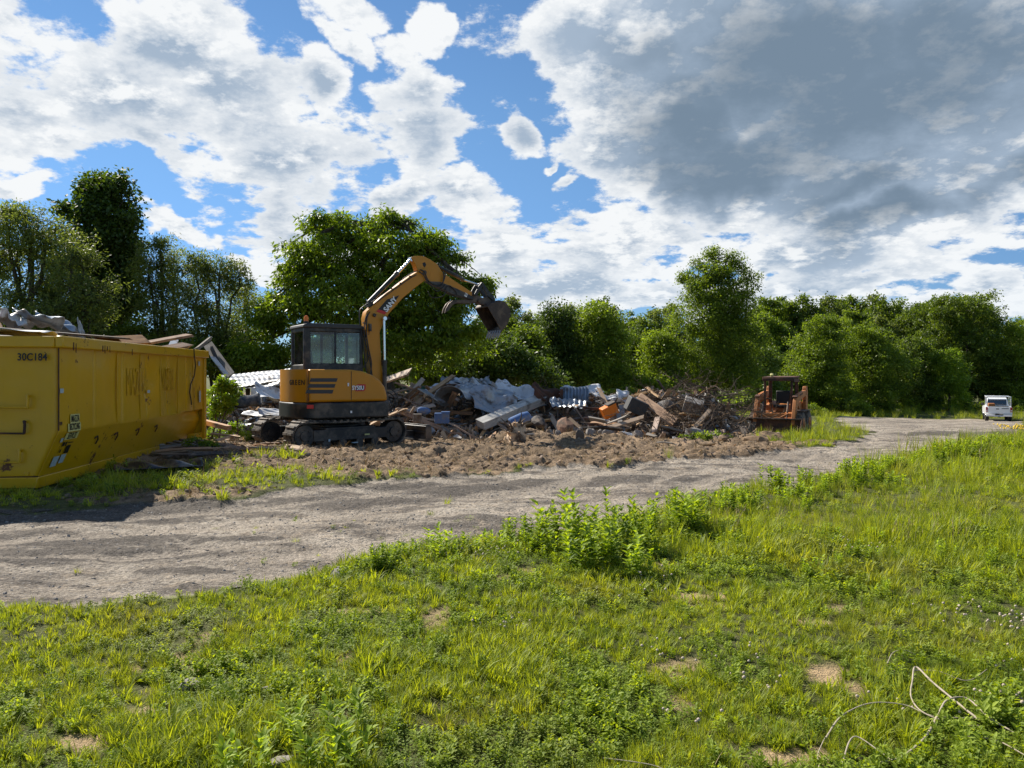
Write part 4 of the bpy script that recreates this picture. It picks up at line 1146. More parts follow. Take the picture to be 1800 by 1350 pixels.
# roll cage
mb = MB()
for s in (-.43, .43):
    mb.box((.35, s, 1.36), (.07, .07, 1.10), rot=(0, -.05, 0)); mb.box((-.52, s, 1.45), (.08, .07, 1.0)); mb.box((-.06, s, 1.20), (.9, .06, .05)); mb.box((-.30, s, 1.5), (.05, .05, .9))
mb.build('roll_cage', M_RUST, ldr, bevel=.01)
mb = MB(); mb.box((-.10, 0, 1.93), (1.10, 1.00, .06), rot=(0, .03, 0)); mb.box((.43, 0, 1.86), (.06, .98, .10)); mb.box((-.1, .49, 1.83), (.9, .03, .12)); mb.build('cage_roof', M_RUST, ldr, bevel=.012)
mb = MB(); mb.tube([(.36, -.2, 1.96), (.38, -.2, 2.04), (.40, -.2, 2.05)], [.05, .06, .03], 10); mb.build('roof_lamp', M_LABEL, ldr, smooth=True)
mb = MB(); mb.tube([(.30, -.2, .6), (.34, -.22, 1.05)], .012, 6); mb.tube([(.30, .2, .6), (.34, .22, 1.05)], .012, 6); mb.build('control_lever', M_INK, ldr)

# ------------------------------------------------------------------ pickup truck, seen from behind
tx, ty = (1752 - 900) / F * 57.5, 57.5
trk = empty('pickup_truck', (tx, ty, H(tx, ty) + .02), R(90 - 30), 'white pickup truck with a ladder rack seen from behind', 'pickup')
M_TYRE = mat_simple('tyre', (.02, .02, .02), .8, var=.3, scale=20)
M_LAMP = mat_simple('tail_lamp_red', (.35, .01, .01), .3)
mb = MB(); mb.poly([(-2.75, .64), (-2.78, 1.16), (-.55, 1.20), (-.50, 1.18), (1.0, 1.16), (2.35, 1.08), (2.62, .98), (2.68, .60), (2.5, .52), (-2.6, .58)], -.98, .98); trk.scale = (.95, .86, 1.0); body = mb.build('body', M_WHITE, trk, bevel=.06, seg=3)
mb = MB(); mb.poly([(-.62, 1.16), (-.50, 1.72), (-.30, 1.80), (.55, 1.80), (.85, 1.70), (1.35, 1.17)], -.86, .86)
for v in mb.bm.verts:
    if v.co.z > 1.3: v.co.y *= .86
cabm = mb.build('cab_shell', M_WHITE, trk, bevel=.06, seg=3)
mb = MB(); mb.box((-.612, 0, 1.47), (.02, 1.38, .42), rot=(0, .20, 0)); mb.build('rear_window', M_INK if False else M_DGLASS, cabm, bevel=.01)
mb = MB(); mb.box((-.598, 0, 1.47), (.01, 1.34, .40), rot=(0, .20, 0)); mb.build('cab_interior', M_INK, cabm)
for s in (-.80, .80):
    mb = MB(); mb.poly([(-.38, 1.26), (-.30, 1.66), (.62, 1.66), (1.02, 1.26)], s - .035, s + .035); mb.build('side_window', M_INK, cabm)
mb = MB(); mb.box((-1.70, 0, 1.19), (2.05, 1.55, .03)); mb.build('bed_opening', M_DKGREY, trk)
mb = MB(); mb.box((-2.785, 0, .93), (.03, 1.56, .50)); tg = mb.build('tailgate', M_WHITE, trk, bevel=.012)
mb = MB(); mb.box((-2.806, .10, 1.02), (.02, .22, .06)); mb.build('tailgate_handle', M_INK, tg)
mb = MB(); mb.box((-2.806, -.45, 1.05), (.012, .50, .05)); mb.build('tailgate_decal', M_DKGREY, tg)
for s in (-1, 1):
    mb = MB(); mb.box((-2.775, s * .89, .98), (.05, .15, .36)); tl = mb.build('tail_lamp', M_LAMP, trk, bevel=.01)
    mb = MB(); mb.box((-2.806, s * .89, .90), (.01, .10, .07)); mb.build('reverse_lamp', M_WHITE, tl)
    for x in (-1.75, 1.65):
        w = empty('wheel', (x, s * .84, .39)); w.parent = trk
        mb = MB(); mb.tube([(0, -.13, 0), (0, -.11, 0), (0, .11, 0), (0, .13, 0)], [.36, .39, .39, .36], 28); mb.build('tyre', M_TYRE, w, smooth=True)
        mb = MB(); mb.cyl((0, s * .12, 0), (0, s * .145, 0), .22, 20); mb.build('rim', M_CHROME, w, bevel=.01)
mb = MB(); mb.box((-2.86, .62, .55), (.14, .62, .16)); mb.box((-2.86, -.62, .55), (.14, .62, .16)); mb.box((-2.84, 0, .50), (.10, .8, .09)); mb.build('rear_bumper', M_CHROME if False else M_WHITE, trk, bevel=.02)
mb = MB(); mb.box((-2.92, 0, .44), (.14, .08, .08)); mb.box((-2.86, .12, .58), (.02, .30, .15)); mb.build('tow_hitch', M_DKGREY, trk)
mb = MB(); mb.box((0, 0, .48), (4.6, 1.2, .14)); mb.build('underbody', M_INK, trk)
mb = MB()
for s in (-.88, .88):
    mb.box((-.9, s, 1.90), (3.3, .04, .04)); mb.box((-2.45, s, 1.55), (.05, .05, .72)); mb.box((-.62, s, 1.56), (.05, .05, .72)) 
for x in (-2.45, -1.5, -.55, .5): mb.box((x, 0, 1.92), (.04, 1.80, .03))
rk = mb.build('ladder_rack', M_WHITE, trk, bevel=.01)
mb = MB(); mb.box((-1.9, .50, 1.30), (.8, .5, .22)); mb.build('cargo_box', M_ORG2, trk, bevel=.02)
mb = MB(); mb.box((.35, -1.06, 1.28), (.10, .20, .20)); mb.box((.35, 1.06, 1.28), (.10, .20, .20)); mb.build('wing_mirror', M_INK, trk, bevel=.02)

# ------------------------------------------------------------------ low growth
M_GRASS = mat_leaf('grass_blade', (0.10, 0.155, 0.014), (0.40, 0.46, 0.05), 0.44, 0.55, (1.75, 1.6, 0.4), True)
M_BROAD = mat_leaf('broad_leaf', (0.09, 0.16, 0.014), (0.35, 0.44, 0.045), 0.44, 0.62, (1.75, 1.6, 0.4), True)
M_WEED = mat_leaf('weed_leaf', (0.09, 0.16, 0.015), (0.40, 0.52, 0.05), 0.48, 0.6, (1.75, 1.6, 0.4))
M_STRAW = mat_leaf('dry_straw', (0.22, 0.15, 0.07), (0.5, 0.4, 0.22), 0.15, 0.8, (1, 0.9, 0.7))
M_PETAL = mat_simple('clover_petal', (0.50, 0.41, 0.33), 0.8, var=0.2, scale=60)
rng = np.random.RandomState(11)
class LS:
    """collects leaf strips"""
    def __init__(s):
        s.v = []; s.q = []; s.t = []; s.lv = []; s.mi = []; s.n = 0
    def blade(s, p, az, length, width, bend, lean, lv, seg=3, fold=0.0):
        p = np.array(p, float)
        d = np.array([math.cos(az), math.sin(az), 0]); side = np.array([-d[1], d[0], 0])
        ang = lean; pos = p.copy(); vs = []
        for k in range(seg + 1):
            w = width * (1 - (k / seg) ** 1.8) * 0.5
            if k == 0: w = width * 0.3
            if k < seg:
                vs += [pos - side * w, pos + side * w]
            else:
                vs += [pos]
            st = length / seg
            pos = pos + (d * math.sin(ang) + np.array([0, 0, 1]) * math.cos(ang)) * st
            ang += bend / seg
        b = s.n
        for k in range(seg - 1):
            s.q.append((b + 2 * k, b + 2 * k + 1, b + 2 * k + 3, b + 2 * k + 2))
        s.t.append((b + 2 * seg - 2, b + 2 * seg - 1, b + 2 * seg))
        s.v += vs; s.lv += [lv] * len(vs); s.n += len(vs)
    def leaf(s, p, dirv, up, length, width, lv, cup=0.15):
        """lens-shaped leaf folded along its rib"""
        d = np.array(dirv, float); d /= np.linalg.norm(d) + 1e-9
        u = np.array(up, float); sd_ = np.cross(d, u); nn = np.linalg.norm(sd_)
        sd_ = sd_ / nn if nn > 1e-6 else np.array([1.0, 0, 0])
        u = np.cross(sd_, d)
        p = np.array(p, float)
        b = s.n
        m1 = p + d * length * 0.35; m2 = p + d * length * 0.7 - u * cup * length * 0.3
        s.v += [p, m1 + sd_ * width * .5 + u * cup * width, m2 + sd_ * width * .42 + u * cup * width, p + d * length - u * cup * length * .8,
                m2 - sd_ * width * .42 + u * cup * width, m1 - sd_ * width * .5 + u * cup * width, m1, m2]
        s.t += [(b, b + 6, b + 1), (b, b + 5, b + 6), (b + 7, b + 3, b + 2), (b + 7, b + 4, b + 3)]
        s.q += [(b + 1, b + 6, b + 7, b + 2), (b + 6, b + 5, b + 4, b + 7)]
        s.lv += [lv] * 8; s.n += 8
    def ball(s, p, r, lv, n=5):
        b = s.n; p = np.array(p)
        s.v += [p + (0, 0, r)]
        for k in range(n):
            a = 2 * math.pi * k / n
            s.v += [p + (r * math.cos(a), r * math.sin(a), r * 0.25)]
        for k in range(n):
            a = 2 * math.pi * k / n
            s.v += [p + (r * .8 * math.cos(a), r * .8 * math.sin(a), -r * 0.5)]
        for k in range(n):
            k2 = (k + 1) % n
            s.t.append((b, b + 1 + k, b + 1 + k2))
            s.q.append((b + 1 + k, b + 1 + n + k, b + 1 + n + k2, b + 1 + k2))
        s.lv += [lv] * (2 * n + 1); s.n += 2 * n + 1
    def mesh(s, name, mat):
        return np_mesh(name, np.array(s.v), [np.array(s.q).reshape(-1, 4), np.array(s.t).reshape(-1, 3)], mat, False, {'lv': np.array(s.lv)})
U = rng.uniform
def p_tuft(n, h0, h1, w, spread, lean, bend, lv0, lv1, seg=3):
    s = LS()
    for i in range(n):
        a = U(0, 6.283); r = spread * math.sqrt(U(0, 1))
        s.blade((r * math.cos(a), r * math.sin(a), -0.005), a + U(-.8, .8), U(h0, h1), w * U(.7, 1.3), bend * U(.2, 1.4), lean * U(0, 1.3), U(lv0, lv1), seg)
    return s
def p_clover(n, h, spread, size, lv0=0.2, lv1=0.8):
    s = LS()
    for i in range(n):
        a = U(0, 6.283); r = spread * math.sqrt(U(0, 1)); z = h * U(.4, 1.1)
        c = np.array([r * math.cos(a), r * math.sin(a), z]); a0 = U(0, 2); lv = U(lv0, lv1)
        s.blade((c[0] * .8, c[1] * .8, 0), a, z, 0.002, .1, .1, lv * .6, 2)
        for k in range(3):
            b = a0 + k * 2.094
            s.leaf(c, (math.cos(b), math.sin(b), U(-.1, .3)), (0, 0, 1), size, size * .8, lv, .1)
    return s
def p_rosette(n, l, w, lift, lv0=.3, lv1=.9):
    s = LS()
    for i in range(n):
        a = i * 2.4 + U(-.3, .3)
        s.blade((0, 0, 0.003), a, l * U(.6, 1.1), w * U(.7, 1.2), U(.5, 1.1), lift * U(.6, 1.3), U(lv0, lv1), 4)
    return s
def p_sprig(stems, h0, h1, ll, lw, spread, lv0=.2, lv1=.95, whorl=3, step=.028, lobes=False):
    s = LS()
    for i in range(stems):
        a = U(0, 6.283); r = spread * math.sqrt(U(0, 1)); h = U(h0, h1)
        x, y = r * math.cos(a), r * math.sin(a); lx, ly = x * .35 / max(spread, .01) * .15 + U(-.04, .04), y * .35 / max(spread, .01) * .15 + U(-.04, .04)
        s.blade((x, y, 0), math.atan2(ly, lx), h, 0.006, .1, math.hypot(lx, ly), .1, 3)
        z = h * .12
        while z < h:
            f = z / h
            for k in range(whorl):
                b = U(0, 6.283); up = .25 + .9 * f
                L = ll * (1.1 - .3 * f) * U(.55, 1.3)
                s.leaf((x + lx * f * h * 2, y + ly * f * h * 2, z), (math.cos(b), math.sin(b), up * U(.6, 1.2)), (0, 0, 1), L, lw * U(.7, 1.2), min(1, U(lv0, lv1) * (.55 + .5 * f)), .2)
            z += step * U(.7, 1.3)
    return s
def p_seed(n):
    s = LS()
    for i in range(n):
        a = U(0, 6.283); h = U(.16, .34); r = U(0, .1)
        s.blade((r * math.cos(a), r * math.sin(a), 0), a, h, .0022, .2, .15, .8, 3)
        x = r * math.cos(a) + h * .2 * math.cos(a); y = r * math.sin(a) + h * .2 * math.sin(a)
        for k in range(4):
            s.blade((x, y, h * .93 - .012 * k), U(0, 6.28), .03, .005, .1, .25, .9, 2)
    return s
PROTO = bpy.data.collections.new('growth_kinds')     # kept out of the scene: only source meshes
def scatter(name, kinds, pts, label, seed=1, smin=.7, smax=1.3, zoff=-0.004, tilt=.18, scl=None):
    """one stuff object: instances of the kinds on the points (x, y, z, kind)"""
    col = bpy.data.collections.new(name + '_kinds')
    for i, me in enumerate(kinds):
        o = bpy.data.objects.new('%s_kind_%02d' % (name, i), me); col.objects.link(o)
    rs = np.random.RandomState(seed)
    n = len(pts)
    me = bpy.data.meshes.new(name)
    me.vertices.add(n)
    P = np.asarray(pts, float)
    co = P[:, :3].copy(); co[:, 2] += zoff
    me.vertices.foreach_set('co', co.astype(np.float32).ravel())
    rot = np.stack([rs.normal(0, tilt, n), rs.normal(0, tilt, n), rs.uniform(0, 6.283, n)], 1).astype(np.float32)
    sc = rs.uniform(smin, smax, n).astype(np.float32)
    if scl is not None: sc = sc * np.asarray(scl, np.float32)
    for nm, ty, dat, key in (('rot', 'FLOAT_VECTOR', rot, 'vector'), ('scl', 'FLOAT', sc, 'value'), ('kind', 'INT', P[:, 3].astype(np.int32), 'value')):
        at_ = me.attributes.new(nm, ty, 'POINT'); at_.data.foreach_set(key, dat.ravel())
    o = obj_from(me, name)
    ng = bpy.data.node_groups.new(name, 'GeometryNodeTree')
    ng.interface.new_socket('Geometry', in_out='INPUT', socket_type='NodeSocketGeometry')
    ng.interface.new_socket('Geometry', in_out='OUTPUT', socket_type='NodeSocketGeometry')
    N = ng.nodes; L = ng.links
    gi = N.new('NodeGroupInput'); go = N.new('NodeGroupOutput')
    ci = N.new('GeometryNodeCollectionInfo'); ci.inputs['Collection'].default_value = col
    ci.inputs['Separate Children'].default_value = True; ci.inputs['Reset Children'].default_value = True
    iop = N.new('GeometryNodeInstanceOnPoints'); iop.inputs['Pick Instance'].default_value = True
    def na(nm, ty):
        q = N.new('GeometryNodeInputNamedAttribute'); q.data_type = ty; q.inputs['Name'].default_value = nm
        return q.outputs['Attribute']
    L.new(gi.outputs[0], iop.inputs['Points']); L.new(ci.outputs[0], iop.inputs['Instance'])
    L.new(na('kind', 'INT'), iop.inputs['Instance Index'])
    L.new(na('rot', 'FLOAT_VECTOR'), iop.inputs['Rotation'])
    L.new(na('scl', 'FLOAT'), iop.inputs['Scale'])
    L.new(iop.outputs[0], go.inputs[0])
    md = o.modifiers.new('scatter', 'NODES'); md.node_group = ng
    return tag(o, label, None, None, 'stuff')

def wedge(n, r0, r1, a0, a1, power=1.0, seed=3):
    rs = np.random.RandomState(seed)
    r = r0 * (r1 / r0) ** (rs.rand(n) ** power)
    a = rs.uniform(R(a0), R(a1), n)
    return r * np.sin(a), r * np.cos(a), rs
# --- short grass -------------------------------------------------------
g_kinds = [
 p_tuft(42, .05, .13, .0045, .07, .5, .9, .15, .85).mesh('fine_tuft', M_GRASS),
 p_tuft(34, .06, .16, .0055, .06, .55, 1.0, .3, .95).mesh('soft_tuft', M_GRASS),
 p_tuft(26, .05, .11, .009, .06, .7, 1.1, .45, 1.0).mesh('wide_tuft', M_GRASS),
 p_tuft(22, .09, .20, .010, .05, .5, 1.2, .3, .9).mesh('strap_tuft', M_GRASS),
 p_clover(26, .05, .09, .011).mesh('clover', M_BROAD),
 p_clover(26, .04, .10, .012, .1, .6).mesh('dark_clover', M_BROAD),
 p_rosette(11, .13, .028, .8).mesh('plantain', M_BROAD),
 p_sprig(5, .07, .16, .045, .016, .05, .4, 1.0, 2, .02).mesh('sprig', M_BROAD),
 p_tuft(30, .13, .27, .006, .07, .3, .7, .2, .8).mesh('tall_tuft', M_GRASS),
 p_seed(6).mesh('seed_heads', M_STRAW),
 p_tuft(16, .05, .14, .004, .09, 1.3, .4, .2, 1.0).mesh('dead_blades', M_STRAW),
 p_tuft(30, .15, .32, .007, .09, .25, .6, .3, .9).mesh('rank_tuft', M_GRASS),
]
def grass_points():
    xs, ys = [], []
    for n, r0, r1, a0, a1, sd_ in ((30000, 2.2, 8.5, -50, 50, 1), (24000, 6.5, 22, -52, 52, 2), (15000, 15, 85, -50, 50, 3)):
        x, y, _ = wedge(n, r0, r1, a0, a1, 0.62, sd_)
        xs.append(x); ys.append(y)
    x = np.concatenate(xs); y = np.concatenate(ys)
    rs = np.random.RandomState(5)
    road, dirt, bare, wet = masks(x, y)
    keep = (road < 0.35 + .25 * rs.rand(len(x))) & (rs.rand(len(x)) > dirt * 1.02) & (rs.rand(len(x)) > bare * 1.1)
    keep |= (rs.rand(len(x)) < 0.006) & (road > .3) & (wet < .2) & (y < 9)
    x, y, road, dirt, bare = x[keep], y[keep], road[keep], dirt[keep], bare[keep]
    z = land_h(x, y)
    # lushness: rank growth towards the road on the right
    lush = sstep(-0.5, 4.5, x + (y - 7) * 0.55) * sstep(5.2, 8.0, y) * (y < 40)
    lush = np.maximum(lush, sstep(-8.5, -9.5, x) * sstep(4, 6, y))
    nz = fbm(x, y, 0.9, 3, 31); nz2 = fbm(x, y, 2.6, 3, 41)
    k = np.zeros(len(x), int)
    u = rs.rand(len(x))
    for i in range(len(x)):
        a = u[i]; L = lush[i]
        if y[i] > 22:
            c = 8 if a < .3 else (1 if a < .6 else (3 if a < .8 else 11)); 
        elif a < L * .30: c = 8 if nz[i] < .2 else 11
        elif a < L * .30 + .03 and L > .25: c = 9
        elif nz2[i] > .16: c = (4 if a < .7 else 7)
        elif nz2[i] < -.2: c = (6 if a > .86 else (2 if a > .5 else 3))
        elif nz[i] > .14: c = (5 if a < .55 else (0 if a < .9 else 7))
        elif nz[i] < -.12: c = (3 if a < .3 else (2 if a < .55 else (7 if a < .72 else 1)))
        else: c = (0 if a < .34 else (1 if a < .62 else (10 if a < .73 else (6 if a < .84 else (7 if a < .92 else 2)))))
        k[i] = c
    s = 0.50 + 0.16 * sstep(4, 7, y) + 0.5 * sstep(7, 14, y) - 0.15 * sstep(14, 24, y) + 1.2 * sstep(36, 60, y)
    s = s * (0.62 + 0.38 * sstep(0.8, 0.2, bare)) * (0.75 + .5 * rs.rand(len(x)) + nz * .8)
    s = np.clip(s * (1 - .35 * sstep(.1, .5, road)), .3, 3.2)
    return np.stack([x, y, z, k], 1), s, lush
gp, gs, glush = grass_points()
scatter('grass', g_kinds, gp, 'sunlit lawn of grass, clover and plantain in front of the gravel track', 4, .8, 1.25, scl=gs)
# --- white clover heads -------------------------------------------------
def p_flower():
    s = LS()
    for i in range(1):
        s.blade((0, 0, 0), 0, .12, .003, .05, .05, .5, 2)
    return s
def flower_mesh(r, h):
    s = LS(); s.blade((0, 0, 0), 1, h, .0025, .05, .03, .5, 2); s.ball((0, 0.003, h), r, 1.0, 6)
    return s.mesh('clover_head', M_PETAL)
fx, fy, frs = wedge(9000, 2.6, 11, -45, 45, .8, 9)
fm = (fbm(fx, fy, 1.1, 2, 77) + .35 * np.exp(-((fx - 1.9) / 1.4) ** 2 - ((fy - 3.9) / 1.1) ** 2) > .20 + frs.rand(len(fx)) * .22)
fr = masks(fx, fy)
fm &= fr[0] < .1
fx, fy = fx[fm], fy[fm]
fz = land_h(fx, fy)
scatter('clover_flowers', [flower_mesh(.0085, .07), flower_mesh(.0075, .09), flower_mesh(.009, .06)], np.stack([fx, fy, fz, frs.randint(0, 3, len(fx))], 1), 'small round white clover heads dotted over the lawn', 8, .7, 1.15)

# --- clods, chips and stones -------------------------------------------
M_CLOD = mat_simple('earth_clod', (0.19, 0.135, 0.088), 0.95, var=.5, scale=20, obj_var=.3, bstr=.5)
M_STONE = mat_simple('pebble', (0.26, 0.235, 0.21), 0.9, var=.35, scale=25, bstr=.4)
M_CHIP = mat_wood('wood_chip', (0.30, 0.17, 0.09), (0.52, 0.34, 0.19), .8, .3)
M_PALE = mat_simple('pale_scrap', (0.62, 0.60, 0.56), .7, var=.25, scale=10)
def rock_mesh(name, mat, r, seed, flat=.7, jag=.35, sub=2):
    rs = np.random.RandomState(seed)
    bm = bmesh.new()
    bmesh.ops.create_icosphere(bm, subdivisions=sub, radius=r)
    pl = [(Vector(rs.normal(0, 1, 3)).normalized(), rs.uniform(.55, .95) * r) for _ in range(9)]
    for v in bm.verts:
        for nrm, dd in pl:
            e = v.co.dot(nrm) - dd
            if e > 0: v.co -= nrm * e
        v.co *= 1 + (rs.rand() - .5) * jag * .4
        v.co.z *= flat
    me = bpy.data.meshes.new(name); bm.to_mesh(me); bm.free(); me.materials.append(mat)
    return me
def chip_mesh(name, mat, l, w, t, seed):
    rs = np.random.RandomState(seed)
    b = MB(); b.box((0, 0, t), (l, w, t)); 
    for v in b.bm.verts:
        v.co += Vector(rs.normal(0, w * .15, 3))
    me = bpy.data.meshes.new(name); b.bm.to_mesh(me); b.bm.free(); me.materials.append(mat)
    return me
def bits(n, r0, r1, a0, a1, field, seed, power=.7):
    x, y, rs = wedge(n, r0, r1, a0, a1, power, seed)
    m = masks(x, y); k = rs.rand(n) < field(m, x, y)
    x, y = x[k], y[k]
    return x, y, land_h(x, y), rs
x, y, z, rs_ = bits(15000, 9, 27, -42, 30, lambda m, x, y: m[1] * (m[0] < .4), 21, .9)
kk = rs_.randint(0, 8, len(x))
scatter('earth_clods', [rock_mesh('clod', M_CLOD, .05, 1, .7, .8, 1), rock_mesh('clod', M_CLOD, .035, 2, .7, .8, 1), rock_mesh('clod', M_CLOD, .08, 3, .6, .8, 1), rock_mesh('clod', M_CLOD, .025, 4, .6, .8, 1),
        p_tuft(14, .08, .25, .008, .1, 1.2, .5, 0, .8).mesh('torn_roots', M_STRAW), p_tuft(10, .06, .2, .008, .1, 1.3, .6, 0, .5).mesh('torn_roots', M_STRAW), rock_mesh('clod', M_CLOD, .05, 5, .6, .9, 1), chip_mesh('chip', M_CHIP, .16, .03, .012, 5)],
        np.stack([x, y, z, kk], 1), 'loose brown clods and torn roots on the churned soil', 9, .35, 1.05, -.005, .6)
x, y, z, rs_ = bits(42000, 4.2, 34, -50, 34, lambda m, x, y: m[0] * .75, 22, .6)
scatter('gravel', [rock_mesh('stone', M_STONE, .014, 11, .7, .5, 1), rock_mesh('stone', M_STONE, .009, 12, .7, .5, 1), rock_mesh('stone', M_STONE, .020, 13, .6, .5, 1), rock_mesh('stone', M_CLOD, .012, 14, .5, .6, 1), rock_mesh('stone', M_STONE, .007, 15, .6, .5, 1)],
        np.stack([x, y, z, rs_.randint(0, 5, len(x))], 1), 'loose gravel and dark crumbs strewn over the track', 10, .5, 1.5, .002, .5, scl=.7 + .03 * y)

# ------------------------------------------------------------------ trees
def mat_bark(name, a, b):
    m, t = new_mat(name)
    tc = t.add('ShaderNodeTexCoord')
    mp = t.add('ShaderNodeMapping'); t.link(tc.outputs['Object'], mp.inputs[0]); mp.inputs['Scale'].default_value = (6, 6, 1.2)
    n = t.noise(mp.outputs[0], 3, 6, .65)
    p = principled(t, t.mix(t.rng(n.outputs[0], .35, .65), a, b), .9, 0, .2, n.outputs[0], .8, .03)
    finish(t, p.outputs[0]); return m
M_BARK = mat_bark('bark', (0.045, 0.035, 0.025), (0.14, 0.115, 0.09))
TCOL = (1.6, 1.6, 0.45)
M_TREE = {
 'ailanthus': mat_leaf('tree_leaf_vivid', (0.050, 0.092, 0.011), (0.25, 0.34, 0.030), .46, .42, TCOL),
 'dark': mat_leaf('tree_leaf_dark', (0.038, 0.070, 0.014), (0.160, 0.232, 0.035), .34, .5, TCOL),
 'airy': mat_leaf('tree_leaf_grey_green', (0.072, 0.102, 0.029), (0.304, 0.362, 0.090), .42, .55, (1.4, 1.4, .6)),
 'wood': mat_leaf('tree_leaf_wood', (0.043, 0.075, 0.014), (0.231, 0.306, 0.040), .42, .5, TCOL),
 'mid': mat_leaf('tree_leaf_mid', (0.050, 0.090, 0.014), (0.288, 0.375, 0.043), .46, .5, TCOL),
 'bright': mat_leaf('tree_leaf_bright', (0.10, 0.17, 0.016), (0.27, 0.37, 0.04), .45, .45, TCOL),
}
def crown_arrays(blobs, n_leaf, leaf, seed, clump=.45, per=26, aspect=.5, droop=.2, shell=.55, flat=.6, rough=.25, boughs=9):
    """blobs: (x, y, z, rx, ry, rz). Leaves gathered in clumps through the volume, mostly towards its outside."""
    rs = np.random.RandomState(seed)
    B = np.array(blobs, float)
    vol = (B[:, 3] * B[:, 4] * B[:, 5]) ** (2 / 3.)
    nc = max(4, n_leaf // per)
    bi = rs.choice(len(B), nc, p=vol / vol.sum())
    d = rs.normal(0, 1, (nc, 3)); d /= np.linalg.norm(d, axis=1)[:, None]
    r = shell + (1 - shell) * rs.rand(nc) ** .6
    r = r * np.where(rs.rand(nc) < .22, rs.rand(nc), 1)
    r = r * (1 + rs.normal(0, rough * .5, nc))
    C = B[bi, :3] + d * B[bi, 3:6] * r[:, None]
    # boughs: clumps draw together round a few dozen heads that stand out of the crown
    ns = max(5, int(nc / boughs))
    hb = rs.choice(len(B), ns, p=vol / vol.sum())
    hd = rs.normal(0, 1, (ns, 3)); hd /= np.linalg.norm(hd, axis=1)[:, None]
    Hd = B[hb, :3] + hd * B[hb, 3:6] * (.55 + .66 * rs.rand(ns) ** .9)[:, None]
    hr = B[hb, 3:6].min(1) * rs.uniform(.18, .44, ns)
    near = np.array([int(np.argmin(((Hd - c) ** 2).sum(1))) for c in C])
    pull = rs.rand(nc) < .86
    nd = np.clip(rs.normal(0, .6, (nc, 3)), -1.1, 1.1) * hr[near][:, None]; nd[:, 2] *= .75
    C = np.where(pull[:, None], Hd[near] + nd, C)
    csz = clump * rs.uniform(.45, 1.15, nc)
    ci = np.repeat(np.arange(nc), per)
    n = len(ci)
    P = C[ci] + np.clip(rs.normal(0, .85, (n, 3)), -1.35, 1.35) * csz[ci][:, None] * np.array([.5, .5, .5 * flat])
    P[:, 2] -= droop * csz[ci] * (np.linalg.norm(P[:, :2] - C[ci][:, :2], axis=1) / csz[ci]) ** 1.5
    a = rs.uniform(0, 2 * math.pi, n)
    out = P - C[ci]
    D = out / (np.linalg.norm(out, axis=1)[:, None] + 1e-6) * .8 + rs.normal(0, .5, (n, 3)); D[:, 2] -= droop
    D /= np.linalg.norm(D, axis=1)[:, None]
    Uv = rs.normal(0, .75, (n, 3)); Uv[:, 2] += 1
    S = np.cross(D, Uv); S /= np.linalg.norm(S, axis=1)[:, None] + 1e-9
    L = leaf * rs.uniform(.6, 1.3, n); Wd = L * aspect
    v = np.stack([P, P + D * (L * .45)[:, None] + S * (Wd * .5)[:, None], P + D * L[:, None], P + D * (L * .45)[:, None] - S * (Wd * .5)[:, None]], 1).reshape(-1, 3)
    lvc = rs.rand(nc) * .45 + rs.rand(ns)[near] * .5
    lv = np.clip(lvc[ci] * .85 + rs.rand(n) * .4 - .12, 0, 1)
    f = np.arange(n * 4).reshape(-1, 4)
    return v, f, np.repeat(lv, 4), C
def limb(mb, a, b, r0, r1, bend, rs, n=6, sides=6):
    a = Vector(a); b = Vector(b)
    mid = (a + b) / 2 + Vector(rs.normal(0, 1, 3)) * bend * (b - a).length + Vector((0, 0, .12 * (b - a).length))
    pts = []; rad = []
    for i in range(n + 1):
        t = i / n
        p = a * (1 - t) ** 2 + mid * 2 * t * (1 - t) + b * t * t
        pts.append(p + Vector(rs.normal(0, .012 * (b - a).length, 3)) * (0 < i < n))
        rad.append(r0 + (r1 - r0) * t)
    mb.tube(pts, rad, sides)
    return pts
def make_tree(name, base, blobs, mat, n_leaf, leaf, seed, label, cat='tree', group=None, trunk_r=.16, stems=1, twig=40, **kw):
    """Empty at the foot > trunk, crown"""
    rs = np.random.RandomState(seed + 500)
    base = Vector(base)
    root = empty(name, base, 0, label, cat, group)
    bl = [(b[0] - base.x, b[1] - base.y, b[2] - base.z, *b[3:]) for b in blobs]
    v, f, lv, C = crown_arrays(bl, n_leaf, leaf, seed, **kw)
    obj_from(np_mesh('crown', v, f, M_TREE[mat], False, {'lv': lv}), 'crown', root)
    mb = MB()
    cm = np.mean([b[:3] for b in bl], 0); zlow = min(b[2] - b[5] for b in bl)
    heads = []
    for s in range(stems):
        o = Vector((rs.normal(0, .35) if stems > 1 else 0, rs.normal(0, .35) if stems > 1 else 0, -.15))
        if stems > 1:
            k = bl[s % len(bl)]; top = Vector((k[0], k[1], k[2] + k[5] * .6))
        else:
            top = Vector((cm[0], cm[1], max(cm[2], .5)))
        pts = limb(mb, o, top, trunk_r * 1.15, trunk_r * .35, .05, rs, 9, 8)
        heads.append(pts)
    for b in bl:
        pts = heads[rs.randint(len(heads))]
        a = pts[rs.randint(len(pts) // 3, len(pts) - 1)]
        q = limb(mb, a, Vector(b[:3]) + Vector((0, 0, b[5] * .3)), trunk_r * .45, trunk_r * .12, .08, rs, 7, 6)
        heads.append(q)
    idx = rs.choice(len(C), min(twig, len(C)), replace=False)
    allp = [p for h in heads for p in h[2:]]
    for i in idx:
        c = Vector(C[i])
        a = min((allp[j] for j in rs.choice(len(allp), min(30, len(allp)), replace=False)), key=lambda p: (p - c).length)
        limb(mb, a, c, trunk_r * .14, trunk_r * .04, .08, rs, 4, 4)
    mb.build('trunk', M_BARK, root, smooth=True)
    return root
